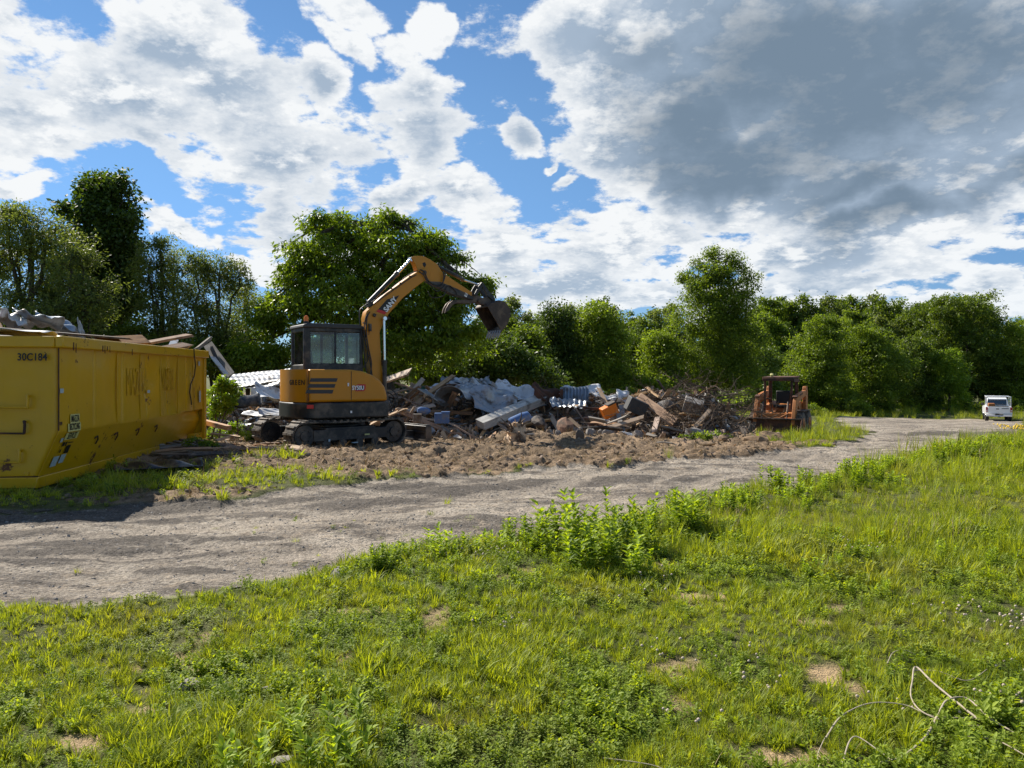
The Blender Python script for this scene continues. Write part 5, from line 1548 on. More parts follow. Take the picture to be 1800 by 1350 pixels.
def pb(Y, lst, depth=1.0, dy=.6, seed=0):
    """blobs given in photo pixels (x, y, rx, ry) at distance Y -> world ellipsoids"""
    rs = np.random.RandomState(seed + int(Y * 10))
    o = []
    for (px, py, rx, ry) in lst:
        yy = Y + rs.uniform(-dy, dy)
        p = pt(px, py, yy)
        o.append((p.x, p.y, p.z, rx / F * yy, max(rx, ry) / F * yy * depth, ry / F * yy))
    return o
def foot(px, Y):
    x = (px - 900) / F * Y
    return (x, Y, float(base_h(x, Y)))

make_tree('ailanthus_tree', foot(690, 27), pb(27, [(690, 440, 82, 66), (605, 402, 55, 26), (548, 384, 32, 15), (745, 425, 44, 42), (570, 450, 62, 40), (524, 482, 40, 34), (500, 540, 58, 40), (458, 590, 46, 38), (445, 630, 45, 22),
   (620, 530, 105, 55), (745, 520, 75, 50), (805, 500, 48, 26), (838, 497, 30, 14), (858, 492, 18, 11), (510, 432, 26, 12), (792, 455, 24, 20), (700, 600, 105, 45), (800, 580, 55, 55), (560, 620, 80, 35), (690, 385, 24, 16), (765, 420, 26, 18)], .9),
   'ailanthus', 105000, .16, 1, 'big spreading tree with vivid compound leaves behind the excavator boom', trunk_r=.2, twig=220, clump=.48, per=26, aspect=.40, droop=.45, shell=.35, flat=.45, rough=.2, boughs=11)
make_tree('broadleaf_tree', foot(185, 30), pb(30, [(182, 340, 46, 36), (198, 400, 45, 50), (175, 455, 56, 55), (200, 520, 46, 45), (135, 378, 26, 22), (165, 560, 60, 45), (222, 450, 22, 40)], .9),
   'dark', 42000, .15, 2, 'tallest dark dense tree rising behind the yellow container', trunk_r=.2, twig=120, clump=.5, per=26, aspect=.75, shell=.45, flat=.7)
make_tree('willow_tree', foot(30, 26), pb(26, [(45, 405, 72, 42), (10, 380, 50, 26), (100, 430, 50, 50), (35, 470, 80, 60), (110, 510, 60, 50), (-50, 440, 60, 60), (40, 545, 80, 30)], .8),
   'airy', 34000, .12, 3, 'airy grey green tree with sky gaps above the near end of the container', stems=5, trunk_r=.11, twig=300, clump=.36, per=20, aspect=.36, shell=.25, flat=.9, boughs=7)
make_tree('willow_tree', foot(150, 25), pb(25, [(130, 470, 50, 50), (160, 530, 60, 40), (100, 560, 70, 30)], .8),
   'airy', 10000, .13, 33, 'low airy tree in front of the tallest dark tree', stems=4, trunk_r=.08, twig=160, clump=.32, per=18, aspect=.36, shell=.25, flat=.9)
make_tree('willow_tree', foot(290, 29), pb(29, [(285, 448, 42, 32), (262, 490, 36, 40), (310, 500, 46, 40), (275, 560, 50, 50), (310, 600, 60, 35)], .8),
   'airy', 20000, .12, 4, 'open branching tree with pointed top right of the tallest dark tree', stems=5, trunk_r=.08, twig=260, clump=.30, per=18, aspect=.36, boughs=6, shell=.2, flat=1.0)
make_tree('willow_tree', foot(365, 28), pb(28, [(345, 468, 34, 26), (390, 470, 42, 20), (360, 520, 50, 40), (420, 500, 26, 30), (370, 580, 60, 45), (400, 620, 60, 35)], .8),
   'airy', 22000, .12, 5, 'thin stemmed airy tree between the container and the spreading tree', stems=7, trunk_r=.07, twig=260, clump=.30, per=18, aspect=.36, boughs=6, shell=.2, flat=1.0)
make_tree('willow_tree', foot(435, 30), pb(30, [(430, 520, 26, 36), (440, 570, 36, 50), (410, 610, 50, 40)], .8),
   'airy', 8000, .13, 6, 'slim airy tree tucked beside the left edge of the spreading tree', stems=4, trunk_r=.06, twig=120, clump=.3, per=18, aspect=.36, shell=.25, flat=1.0)
make_tree('hedge_bush', foot(230, 27), pb(27, [(120, 590, 90, 28), (230, 600, 80, 24), (330, 620, 70, 26), (410, 640, 60, 24), (20, 590, 80, 28), (470, 650, 50, 18)], .8),
   'wood', 24000, .14, 7, 'low tangle of bushes along the back of the container', 'bush', trunk_r=.06, stems=5, twig=80, clump=.4, per=20, aspect=.5, shell=.4)
make_tree('hedge_bush', foot(860, 31), pb(31, [(870, 630, 62, 45), (820, 650, 60, 30), (920, 650, 50, 34), (770, 655, 50, 22), (700, 650, 70, 25), (960, 665, 40, 22)], .8),
   'dark', 22000, .17, 8, 'broad dark bush under the raised bucket behind the heap', 'bush', trunk_r=.08, stems=5, twig=60, clump=.5, per=22, aspect=.55, shell=.55)
MIDS = [
 (foot(978, 44), pb(44, [(978, 562, 28, 30), (985, 610, 36, 45), (970, 650, 45, 30)]), 'dark', 13000, .26, 'dark column of a tree smothered in creeper at the left of the wood'),
 (foot(930, 42), pb(42, [(928, 590, 26, 20), (925, 625, 34, 28), (900, 655, 44, 24)]), 'mid', 9000, .24, 'short bushy tree next to the dark creeper covered column'),
 (foot(1050, 45), pb(45, [(1040, 560, 40, 30), (1062, 585, 44, 40), (1045, 630, 58, 40), (1070, 665, 52, 26), (1020, 660, 40, 30)]), 'mid', 22000, .24, 'full rounded tree behind the grey corrugated sheet'),
 (foot(1165, 46), pb(46, [(1160, 600, 28, 24), (1168, 640, 38, 36), (1150, 675, 48, 22)]), 'mid', 12000, .24, 'small bushy tree directly left of the tall wispy tree'),
 (foot(1112, 50), pb(50, [(1110, 615, 30, 32), (1105, 660, 40, 30)]), 'dark', 9000, .26, 'dark low tree between two brighter rounded ones'),
 (foot(1255, 47), pb(47, [(1262, 478, 30, 22), (1250, 449, 13, 15), (1284, 452, 13, 12), (1228, 462, 12, 12), (1304, 468, 12, 14), (1318, 488, 12, 14), (1204, 482, 14, 12), (1240, 505, 40, 26), (1290, 530, 40, 40), (1245, 560, 56, 45), (1290, 600, 50, 45), (1240, 640, 56, 40), (1295, 660, 44, 36)]), 'mid', 34000, .22, 'tall tree with a wispy top standing above the rest of the wood'),
 (foot(1335, 64), pb(64, [(1335, 640, 30, 34), (1330, 680, 40, 24)]), 'dark', 9000, .26, 'dark tree right behind the orange loader'),
 (foot(1440, 69), pb(69, [(1450, 575, 32, 22), (1440, 610, 46, 36), (1430, 655, 54, 40), (1450, 690, 56, 24), (1400, 680, 30, 26)]), 'mid', 24000, .26, 'large pale green rounded tree beside the orange loader'),
 (foot(1530, 71), pb(71, [(1520, 600, 44, 30), (1540, 640, 56, 44), (1530, 690, 56, 28)]), 'mid', 20000, .27, 'wide rounded tree between the loader and the pickup'),
 (foot(1610, 74), pb(74, [(1600, 620, 36, 30), (1590, 670, 46, 40), (1620, 700, 40, 20)]), 'wood', 14000, .27, 'mid green tree over the gravel yard, left of a bright sapling'),
 (foot(1668, 73), pb(73, [(1662, 628, 22, 18), (1672, 660, 30, 28), (1665, 695, 34, 26)]), 'bright', 9000, .24, 'bright small tree left of the white pickup'),
 (foot(1700, 81), pb(81, [(1690, 540, 60, 26), (1650, 560, 50, 34), (1720, 580, 50, 44), (1690, 620, 60, 50), (1740, 660, 50, 50)]), 'wood', 22000, .30, 'broad feathery crowned tree above the white pickup'),
 (foot(1800, 79), pb(79, [(1790, 600, 40, 36), (1800, 660, 46, 50), (1770, 700, 40, 24)]), 'mid', 13000, .28, 'leafy tree at the right end of the wood past the pickup'),
]
for i, (b, bl, mt, n, lf, lab) in enumerate(MIDS):
    make_tree('wood_tree', b, bl, mt, int(n * 2.2), lf * (.62 if b[1] < 60 else .74), 60 + i, lab, 'tree', 'trees in front of the wood', trunk_r=.14, twig=60, clump=.62, per=24, aspect=.55, shell=.5, flat=.65, droop=.3)
# the wood behind: six crowns, copied
def std_tree(seed, mt):
    rs = np.random.RandomState(seed)
    bl = [(0, 0, 6.0, 1.7, 1.7, 2.2), (0, 0, 8.6, 1.2, 1.2, 1.5)]
    for k in range(7):
        a = rs.uniform(0, 6.28); bl.append((math.cos(a) * 1.3, math.sin(a) * 1.3, rs.uniform(3.0, 8.4), rs.uniform(.7, 1.3), rs.uniform(.7, 1.3), rs.uniform(.8, 1.5)))
    bl.append((0, 0, 3, 1.6, 1.6, 1.8))
    return make_tree('wood_tree', (0, 0, 0), bl, mt, 20000, .25, seed, 'leafy tree of the dense wood closing the far side of the yard', 'tree', 'trees of the dense far wood', trunk_r=.15, twig=30, clump=.6, per=22, aspect=.6, shell=.55, flat=.7, droop=.25)
protos = [std_tree(200 + i, ('wood', 'wood', 'mid', 'dark', 'wood', 'airy')[i]) for i in range(6)]
used = [False] * 6
rs = np.random.RandomState(77)
SKY = [(870, 535), (900, 516), (925, 542), (950, 548), (975, 545), (1000, 530), (1030, 528), (1055, 518), (1080, 535), (1105, 545), (1130, 548), (1150, 538), (1180, 530), (1215, 560), (1250, 560), (1300, 545), (1330, 525), (1355, 514), (1385, 520),
       (1410, 518), (1435, 535), (1460, 516), (1485, 512), (1505, 516), (1530, 512), (1550, 518), (1575, 530), (1600, 522), (1625, 520), (1650, 514), (1680, 512), (1705, 516), (1725, 530), (1750, 565), (1775, 562), (1800, 556), (1830, 550), (1870, 545), (1920, 560), (1980, 540), (2060, 550), (2150, 545), (2260, 555)]
rows = []
for px, py in SKY:
    rows.append((px + rs.uniform(-5, 5), py + rs.uniform(0, 6), 78 + rs.uniform(-3, 5)))
    rows.append((px + rs.uniform(-14, 14), py + rs.uniform(26, 50), 72 + rs.uniform(-2, 3)))
for px in list(range(1000, 1800, 62)):
    rows.append((px + rs.uniform(-14, 14), 618 + rs.uniform(-10, 24), 67 + rs.uniform(-1, 2)))
for px, py, Y in [(700, 560, 60), (740, 580, 62), (800, 560, 60), (640, 600, 60), (840, 555, 64), (560, 620, 62), (480, 610, 60), (400, 600, 60), (330, 612, 58), (260, 606, 60), (190, 600, 60), (120, 606, 58), (40, 606, 60), (-40, 590, 60), (-130, 560, 50), (-240, 540, 48), (-380, 530, 50), (-540, 520, 50), (-160, 430, 30), (-330, 450, 34)]:
    rows.append((px, py, Y))
for px, py, Y in rows:
    if px > 1330: Y += 13
    k = rs.randint(6)
    if Y > 76 and px < 930: k = 5
    o = protos[k] if not used[k] else copy_tree(protos[k])
    used[k] = True
    x = (px - 900) / F * Y; z0 = float(base_h(x, Y)); top = CAMH - (py - HOR) / F * Y
    s = (top - z0) / 10.1
    o.location = (x, Y, z0)
    wv = max(.5, min(1.35, s * rs.uniform(.75, 1.1))) * (1.1 if Y < 70 else 1)
    o.scale = (wv, wv, s)
    o.rotation_euler = (0, 0, rs.uniform(0, 6.28))
# low bushes at the foot of the wood
bp = make_tree('bush', (0, 0, 0), [(0, 0, .7, 1.1, 1.0, .75), (.9, .2, .45, .7, .7, .5), (-.8, -.1, .5, .7, .7, .5), (.2, .3, 1.1, .6, .6, .5)], 'mid', 3600, .17, 301, 'low leafy bush at the foot of the wood', 'bush', 'bushes at the foot of the wood', trunk_r=.04, stems=3, twig=20, clump=.35, per=18, aspect=.55)
first = True
for px, Y, s in [(1330, 44, .8), (1385, 47, .9), (1425, 52, .8), (1490, 55, 1.1), (1515, 55, 1.0), (1560, 60, .8), (1600, 60, .8), (1640, 62, .7), (1700, 63, .8), (1730, 64, .9), (1785, 63, 1.0), (1830, 63, 1.1), (1300, 43, 1.0), (1240, 42, 1.2), (1180, 41, 1.1), (1120, 41, 1.2), (1060, 40, 1.2), (1000, 39, 1.2), (950, 38, 1.2), (660, 33, 1.0), (600, 33, 1.1), (545, 32, 1.0), (480, 31, 1.0)]:
    o = bp if first else copy_tree(bp); first = False
    if px > 1350: Y += 11
    x = (px - 900) / F * Y
    o.location = (x, Y, float(base_h(x, Y)) - .05); o.scale = (s, s, s * rs.uniform(.7, 1.1)); o.rotation_euler = (0, 0, rs.uniform(0, 6.28))

# ------------------------------------------------------------------ wreckage
M_W_BROWN = mat_wood('brown_board', (.24, .13, .07), (.48, .29, .16), .75, .35)
M_W_TAN = mat_wood('fresh_board', (.36, .22, .115), (.56, .38, .22), .7, .25)
M_W_GREY = mat_wood('weathered_board', (.15, .125, .10), (.32, .28, .235), .85, .3)
M_W_WHITE = mat_wood('painted_board', (.46, .44, .40), (.70, .68, .63), .6, .12)
M_CONC = mat_simple('broken_concrete', (.27, .245, .22), .9, var=.3, scale=6, dirt=(.13, .09, .06), dirt_amt=.5, bstr=.5, obj_var=.25, bdist=.02)
M_CONC2 = mat_simple('reddish_block', (.24, .15, .11), .9, var=.3, scale=6, dirt=(.10, .07, .05), dirt_amt=.5, bstr=.5, obj_var=.25, bdist=.02)
M_TIN = mat_simple('grey_sheet_metal', (.36, .39, .42), .42, .55, .25, 5, dirt=(.16, .12, .09), dirt_amt=.4, bstr=.25, obj_var=.2)
M_TINB = mat_simple('bluish_sheet_metal', (.25, .32, .40), .4, .4, .25, 5, dirt=(.14, .12, .10), dirt_amt=.4, bstr=.2)
M_WSHEET = mat_simple('white_siding', (.66, .68, .70), .5, .0, .18, 6, dirt=(.25, .21, .17), dirt_amt=.4, bstr=.2)
M_DARKJ = mat_simple('charred_scrap', (.045, .038, .034), .8, .0, .4, 8, dirt=(.14, .10, .07), dirt_amt=.5, bstr=.4)
M_BLUE = mat_simple('blue_plastic', (.075, .15, .33), .4, 0, .15, 6, dirt=(.22, .2, .18), dirt_amt=.3)
M_ORANGEP = mat_simple('orange_plastic', (.80, .20, .008), .45, 0, .12, 6)
M_TARP = mat_simple('black_plastic_film', (.022, .023, .027), .28, 0, .4, 6, dirt=(.16, .13, .1), dirt_amt=.4, bstr=.5, bdist=.02)
M_BRUSH = mat_simple('brushwood', (.11, .075, .048), .9, 0, .4, 12, obj_var=.3)
M_ROOT = mat_simple('pale_root_wood', (.60, .42, .26), .8, 0, .35, 12, dirt=(.10, .06, .035), dirt_amt=.6)
M_INSUL = mat_simple('pinkish_insulation', (.42, .30, .24), .95, 0, .3, 8)
rd = np.random.RandomState(2024)
LBL = {}
def thing(o, label, cat, group=None):
    return tag(o, label, cat, group)
def plank_mesh(mb, L, w, t, warp=0.0, broken=True, rs=rd, nseg=6):
    """board along x with splintered ends and a bow"""
    for i in range(nseg + 1): pass
    rings = []
    for i in range(nseg + 1):
        x = (i / nseg - .5) * L
        z = warp * math.cos((i / nseg - .5) * math.pi)
        e = [0, 0, 0, 0]
        if broken and i in (0, nseg):
            e = [rs.uniform(-.09, .09) for _ in range(4)]
        rings.append([mb.bm.verts.new((x + e[0], -w / 2, z - t / 2)), mb.bm.verts.new((x + e[1], w / 2, z - t / 2)), mb.bm.verts.new((x + e[2], w / 2, z + t / 2)), mb.bm.verts.new((x + e[3], -w / 2, z + t / 2))])
    for i in range(nseg):
        for k in range(4):
            mb.bm.faces.new((rings[i][k], rings[i][(k + 1) % 4], rings[i + 1][(k + 1) % 4], rings[i + 1][k]))
    mb.bm.faces.new(rings[0][::-1]); mb.bm.faces.new(rings[-1])
def orient(o, a, b, roll=0.0):
    """lay an object whose length is local x from a to b"""
    a = Vector(a); b = Vector(b); x = (b - a).normalized()
    up = Vector((0, 0, 1)) if abs(x.z) < .95 else Vector((0, 1, 0))
    y = up.cross(x).normalized(); z = x.cross(y)
    M = Matrix((x, y, z)).transposed().to_4x4() @ Matrix.Rotation(roll, 4, 'X')
    M.translation = (a + b) / 2
    o.matrix_world = M
    return o
def board(a, b, w, t, mat, label, cat='board', group=None, roll=0.0, warp=0.0, name='board', nails=True):
    a = Vector(a); b = Vector(b)
    mb = MB(); plank_mesh(mb, (b - a).length, w, t, warp)
    o = mb.build(name, mat)
    orient(o, a, b, roll)
    return thing(o, label, cat, group)
def sheet_obj(c, sx, sy, rot, mat, label, name='metal_sheet', cat='metal sheet', group=None, corr=0.0, pitch=.08, crumple=.08, fold=0.0, seed=0, n=26):
    rs = np.random.RandomState(seed + 5)
    ph = rs.uniform(0, 9, 6)
    def f(u, v):
        x = (u - .5) * sx; y = (v - .5) * sy
        z = corr * math.sin(x / pitch * math.pi) + crumple * (math.sin(u * 5 + ph[0]) * math.cos(v * 4 + ph[1]) + .5 * math.sin(u * 11 + v * 7 + ph[2]) * math.cos(v * 9 + ph[4])) + fold * abs(v - .5) * sy
        return (x + crumple * .5 * math.sin(v * 6 + ph[3]), y + crumple * .4 * math.sin(u * 7 + ph[5]), z)
    mb = MB(); mb.sheet(f, n if not corr else 130, n)
    o = mb.build(name, mat, thick=.006, smooth=not corr)
    o.location = c; o.rotation_euler = rot
    return thing(o, label, cat, group)
def rock_obj(c, r, mat, label, name='concrete_chunk', cat='rubble chunk', group=None, seed=0, sc=(1, 1, .8), flat=.8):
    me = rock_mesh(name, mat, r, seed, flat, .5, 2)
    o = obj_from(me, name); o.location = c; o.scale = sc; o.rotation_euler = (rd.uniform(-.5, .5), rd.uniform(-.5, .5), rd.uniform(0, 6))
    return thing(o, label, cat, group)
def up(px, py, Y): return pt(px, py, Y)

# --- items that can be told apart
board(up(845, 746, 20.4), up(953, 701, 22.6), .30, .24, M_W_WHITE, 'long thick pale grey beam leaning up out of the heap above the blue drum', 'beam', roll=.3, name='beam')
board(up(866, 676, 23.4), up(905, 701, 22.2), .12, .10, M_W_TAN, 'pale squared post sloping down over the crumpled grey sheet', 'post', roll=.5, name='post')
board(up(668, 672, 22.4), up(720, 654, 21.5), .22, .07, M_W_TAN, 'clean tan plank pointing upward beside the excavator boom foot', 'board', roll=.9)
board(up(745, 697, 22.6), up(797, 661, 23.6), .12, .08, M_W_TAN, 'tan board standing steeply between the brown boards and the trailer', 'board', roll=.6)
board(up(740, 684, 22.0), up(777, 706, 21.4), .20, .03, M_TIN, 'narrow bright metal strip sloping between brown boards', 'metal strip', name='metal_strip')
board(up(1122, 697, 21.6), up(1186, 742, 20.4), .26, .09, M_W_BROWN, 'thick light brown plank slanting down beside the dark grey box', 'board', roll=.7)
board(up(1085, 724, 20.9), up(1096, 764, 19.6), .12, .10, M_W_GREY, 'short pale log propped upright under the orange crate', 'log', name='log')
board(up(1074, 735, 20.6), up(1094, 762, 19.8), .12, .06, M_W_BROWN, 'short reddish board leaning next to the pale propped log', 'board')
board(up(1150, 757, 19.5), up(1156, 735, 20.4), .14, .06, M_W_BROWN, 'stubby brown board end standing among the branches', 'board')
board(up(968, 712, 22.0), up(1052, 719, 21.6), .08, .07, M_RUST, 'thin rusty pipe lying level across the middle of the heap', 'pipe', name='pipe')
board(up(1095, 790, 17.2), up(1196, 802, 16.2), .07, .03, M_W_TAN, 'long thin splintered lath lying on the bare soil', 'lath', name='lath')
board(up(1100, 794, 17.0), up(1160, 792, 17.2), .06, .03, M_W_BROWN, 'short brown lath crossing the long pale lath', 'lath', name='lath')
board(up(334, 735, 17.5), up(400, 752, 15.9), .12, .10, M_W_BROWN, 'round brown pole lying behind the far corner of the container', 'pole', name='pole')
board(up(290, 806, 13.2), up(374, 794, 14.2), .14, .12, M_W_GREY, 'thick weathered timber lying beside the container base', 'beam', roll=.4, name='beam')
board(up(352, 817, 12.4), up(420, 826, 12.0), .10, .03, M_W_TAN, 'flat tan lath half hidden in grass near the black film', 'lath', name='lath')
board(up(375, 775, 14.9), up(412, 766, 15.4), .07, .04, M_W_TAN, 'forked pale stick on the soil left of the excavator tracks', 'stick', name='stick')
board(up(372, 762, 15.6), up(420, 768, 15.2), .08, .03, M_W_TAN, 'thin tan lath on the soil behind the pale stick', 'lath', name='lath')
# leaning gutters and panels by the container corner
board(up(366, 606, 22.0), up(405, 660, 20.8), .27, .04, M_W_GREY, 'tall grey brown panel leaning behind the container corner', 'panel', roll=.9, name='panel')
board(up(372, 612, 21.4), up(392, 655, 20.9), .08, .07, M_DARKJ, 'dark stud leaning in front of the tall leaning panel', 'stud', name='stud')
board(up(376, 630, 20.8), up(398, 658, 20.5), .15, .02, M_TIN, 'shiny gutter piece leaning against the tall panel', 'gutter', name='gutter')
board(up(348, 612, 21.5), up(368, 596, 21.8), .10, .08, M_W_GREY, 'grey post end poking up behind the container rim', 'post', name='post')
# white corrugated sheets of the left heap
for i, (px, py, sx, sy, rz, rx) in enumerate([(460, 660, 2.4, .8, .3, .35), (470, 668, 2.2, .7, .1, .3), (478, 674, 2.0, .5, -.25, .35), (450, 664, 1.8, .6, .5, .4)]):
    sheet_obj(up(px, py, 23.2 - .4 * i), sx, sy, (rx, -.12, rz), M_WSHEET, ['topmost long white ribbed sheet on the left heap', 'second white ribbed sheet below the topmost on the left heap', 'lower bluish white ribbed sheet sloping right on the left heap', 'short white ribbed sheet at the left end of the white stack'][i], seed=i, corr=.005, pitch=.07, crumple=.03)
sheet_obj(up(478, 697, 21.0), 1.0, .7, (.5, .3, .5), M_WSHEET, 'bent white panel with a dark hollow near the excavator tail', seed=9, crumple=.10, fold=.35)
sheet_obj(up(451, 695, 21.2), .32, .45, (1.2, 0, .2), M_WSHEET, 'small upright white square scrap in the dark part of the left heap', seed=10, crumple=.01)
sheet_obj(up(473, 724, 19.2), .55, .35, (.45, .1, .4), M_WSHEET, 'white paper like scrap lying low beside the excavator counterweight', seed=11, crumple=.02)
sheet_obj(up(446, 727, 19.4), .6, .25, (.35, .1, -.2), M_WSHEET, 'flat pale scrap left of the white paper like one', seed=12, crumple=.02)
# crumpled grey sheets in the middle
def roll_sheet(a, r, L, arc, rz, mat, label, seed):
    rs = np.random.RandomState(seed)
    mb = MB()
    mb.sheet(lambda u, v: ((u - .5) * L, r * math.cos(arc[0] + (arc[1] - arc[0]) * v), r * .8 * math.sin(arc[0] + (arc[1] - arc[0]) * v) + .03 * math.sin(u * 9 + v * 3)), 16, 20)
    mb.sheet(lambda u, v: (-.5 * L, r * (1 - u) * math.cos(arc[0] + (arc[1] - arc[0]) * v), r * .8 * (1 - u) * math.sin(arc[0] + (arc[1] - arc[0]) * v)), 2, 20) if False else None
    o = mb.build('metal_sheet', mat, thick=.008, smooth=True); o.location = a; o.rotation_euler = (0, .1, rz)
    return thing(o, label, 'metal sheet')
roll_sheet(up(806, 708, 22.0), .52, 1.3, (-.2, 2.9), 1.2, M_TIN, 'large grey metal sheet curled over like a hood', 1)
sheet_obj(up(868, 703, 21.8), 1.3, 1.0, (.75, .15, .2), M_TIN, 'big crumpled grey metal sheet filling the middle of the heap', seed=21, crumple=.16)
sheet_obj(up(905, 688, 22.8), 1.2, .8, (.5, .3, -.3), M_WSHEET, 'light crumpled sheet behind the sloping pale post', seed=22, crumple=.14)
sheet_obj(up(845, 690, 22.8), 1.5, .7, (.5, .35, -.25), M_TIN, 'flat grey sheet behind the curled hood of metal', seed=23, corr=.02)
sheet_obj(up(820, 672, 24.4), 1.6, .8, (.4, -.1, .15), M_TIN, 'dark ribbed roof sheet bowed on top of the heap', seed=24, corr=.02, crumple=.09)
sheet_obj(up(808, 675, 24.0), .6, .5, (.8, .3, 0), M_WSHEET, 'bluish white bag like scrap at the top of the heap', seed=25, crumple=.12)
sheet_obj(up(1010, 692, 22.6), .85, .42, (1.25, 0, -.06), M_TINB, 'upright blue grey corrugated sheet standing on the heap', seed=26, corr=.025, pitch=.05, crumple=.01)
sheet_obj(up(987, 694, 22.5), .10, .36, (1.3, 0, 0), M_RUST, 'narrow rusty plate left of the upright corrugated sheet', 'metal_plate', 'metal plate', seed=27, crumple=.01)
sheet_obj(up(1000, 709, 21.8), 1.1, .55, (.45, .1, .12), M_TIN, 'folded shiny ribbed sheet just below the upright corrugated one', seed=28, corr=.02, crumple=.06)
sheet_obj(up(1070, 699, 22.4), .8, .35, (.4, .15, .1), M_WSHEET, 'white crumpled strip behind the orange crate', seed=29, crumple=.07)
sheet_obj(up(1095, 695, 22.2), .4, .4, (.9, .3, .3), M_WSHEET, 'small white scrap near the top right of the heap', seed=30, crumple=.05)
sheet_obj(up(960, 694, 22.6), 1.0, .6, (1.0, .5, .4), M_RUST, 'dark rusty curved panel standing left of the blue grey sheet', 'metal_plate', 'metal plate', seed=31, crumple=.12)
sheet_obj(up(1105, 764, 19.3), .32, .22, (.4, .1, .2), M_WSHEET, 'crumpled white bag at the foot of the heap', 'plastic_bag', 'bag', seed=32, crumple=.06)
# orange and dark boxes
def crate(c, d, rot, mat, label, name='crate', cat='crate', lid=None):
    root = empty(name, c, 0, label, cat); root.rotation_euler = rot
    mb = MB(); mb.box((0, 0, 0), d, taper=(1.04, 1.04)); mb.build('shell', mat, root, bevel=.02)
    mb = MB()
    for k in (-.3, 0, .3): mb.box((k * d[0], -d[1] / 2 * 1.02, 0), (.02, .02, d[2] * .8))
    mb.box((0, -d[1] / 2 * 1.03, d[2] * .42), (d[0] * 1.04, .03, .04)); mb.build('rib', mat, root, bevel=.004)
    if lid: mb = MB(); mb.box((d[0] * .25, 0, d[2] * .56), (d[0] * .6, d[1] * 1.02, d[2] * .14)); mb.build('lid', lid, root, bevel=.01)
    return root
crate(up(1071, 722, 20.8), (.42, .30, .32), (.1, -.45, .15), M_ORANGEP, 'bright orange plastic crate tipped over in the heap', lid=M_DARKJ)
crate(up(1118, 714, 21.2), (.54, .40, .40), (.15, .42, .15), M_DKGREY, 'dark grey ribbed box tilted in the heap right of the orange crate', 'appliance_box', 'box')
crate(up(1218, 714, 21.4), (.52, .40, .38), (.35, .30, -.2), M_CONC, 'large squarish concrete lump near the right end of the heap', 'concrete_block', 'block')
crate(up(777, 735, 19.9), (.38, .28, .28), (0, 0, .05), M_BLUE, 'blue plastic cool box standing at the foot of the heap', 'cool_box', 'cool box', lid=M_BLUE)
crate(up(734, 735, 19.6), (.22, .2, .22), (0, 0, .1), M_CONC, 'small grey block left of the blue cool box', 'concrete_block', 'block')
mb = MB(); mb.tube([(-.26, 0, 0), (-.23, 0, 0), (-.1, 0, 0), (.1, 0, .01), (.25, 0, 0), (.28, 0, 0)], [.10, .135, .14, .135, .12, .09], 18); o = mb.build('plastic_drum', M_BLUE, smooth=True); o.location = up(913, 738, 17.8); o.rotation_euler = (.2, -.35, .4)
thing(o, 'crushed blue plastic drum behind the torn stump', 'drum')
mb = MB(); mb.tube([(-.18, 0, 0), (-.1, 0, 0), (.1, 0, 0), (.18, 0, 0)], [.06, .10, .10, .05], 12); o = mb.build('plastic_can', M_BLUE, smooth=True); o.location = up(745, 722, 20.8); o.rotation_euler = (0, .1, .3)
thing(o, 'small blue can lying above the cool box', 'can')
rock_obj(up(994, 751, 18.9), .36, M_CONC2, 'large reddish brown slab standing at the front of the heap', seed=41, sc=(1, .45, .9))
rock_obj(up(946, 741, 19.3), .27, M_DARKJ, 'broad dark lump left of the reddish slab', seed=42, sc=(1.1, .6, .8))
rock_obj(up(1165, 715, 21.8), .40, M_CONC, 'grey earthy lump behind the slanting brown plank', seed=43, sc=(1.2, .6, .7))
rock_obj(up(1325, 774, 18.6), .30, M_CLOD, 'dark sod lump at the right end of the spoil', seed=44, sc=(1.2, .8, .7), name='sod_lump', cat='sod')
rock_obj(up(1225, 764, 18.8), .24, M_CONC, 'grey boulder half buried under the brushwood', seed=45, sc=(1.2, .8, .8))
rock_obj(up(1275, 775, 18.0), .24, M_CLOD, 'brown sod lump left of the last one on the spoil', seed=46, name='sod_lump', cat='sod')
# --- things nothing tells apart, zone by zone
def place(px, Y, extra=0.0):
    x = (px - 900) / F * Y
    return Vector((x, Y, H(x, Y) + extra))
def zone_boards(n, px0, px1, Y0, Y1, mats, label, group, L=(.5, 1.6), lift=.35, w=(.05, .16), tilt=.35, name='board', cat='board', t=(.02, .05)):
    for i in range(n):
        Y = rd.uniform(Y0, Y1); c = place(rd.uniform(px0, px1), Y, rd.uniform(.02, lift))
        a = rd.uniform(0, 3.14); el_ = rd.normal(0, tilt)
        l = rd.uniform(*L)
        d = Vector((math.cos(a) * math.cos(el_), math.sin(a) * math.cos(el_) * .7, math.sin(el_))).normalized() * l / 2
        board(c - d, c + d, rd.uniform(*w), rd.uniform(*t), mats[rd.randint(len(mats))], label, cat, group, roll=rd.uniform(-.8, .8), name=name, warp=rd.uniform(-.03, .05))
def zone_rocks(n, px0, px1, Y0, Y1, mats, label, group, r=(.06, .22), lift=.15, cat='rubble chunk', name='rubble_chunk'):
    pro = [rock_mesh(name, m, 1.0, 300 + 7 * k + n, .75, .5, 2) for k in range(3) for m in mats]
    for i in range(n):
        Y = rd.uniform(Y0, Y1)
        rr = rd.uniform(*r)
        o = obj_from(pro[rd.randint(len(pro))], name); o.location = place(rd.uniform(px0, px1), Y, rd.uniform(0, lift) + rr * .2)
        o.scale = (rr * rd.uniform(.8, 1.4), rr * rd.uniform(.6, 1.1), rr * rd.uniform(.6, 1.0)); o.rotation_euler = tuple(rd.uniform(-1.5, 1.5, 3))
        thing(o, label, cat, group)
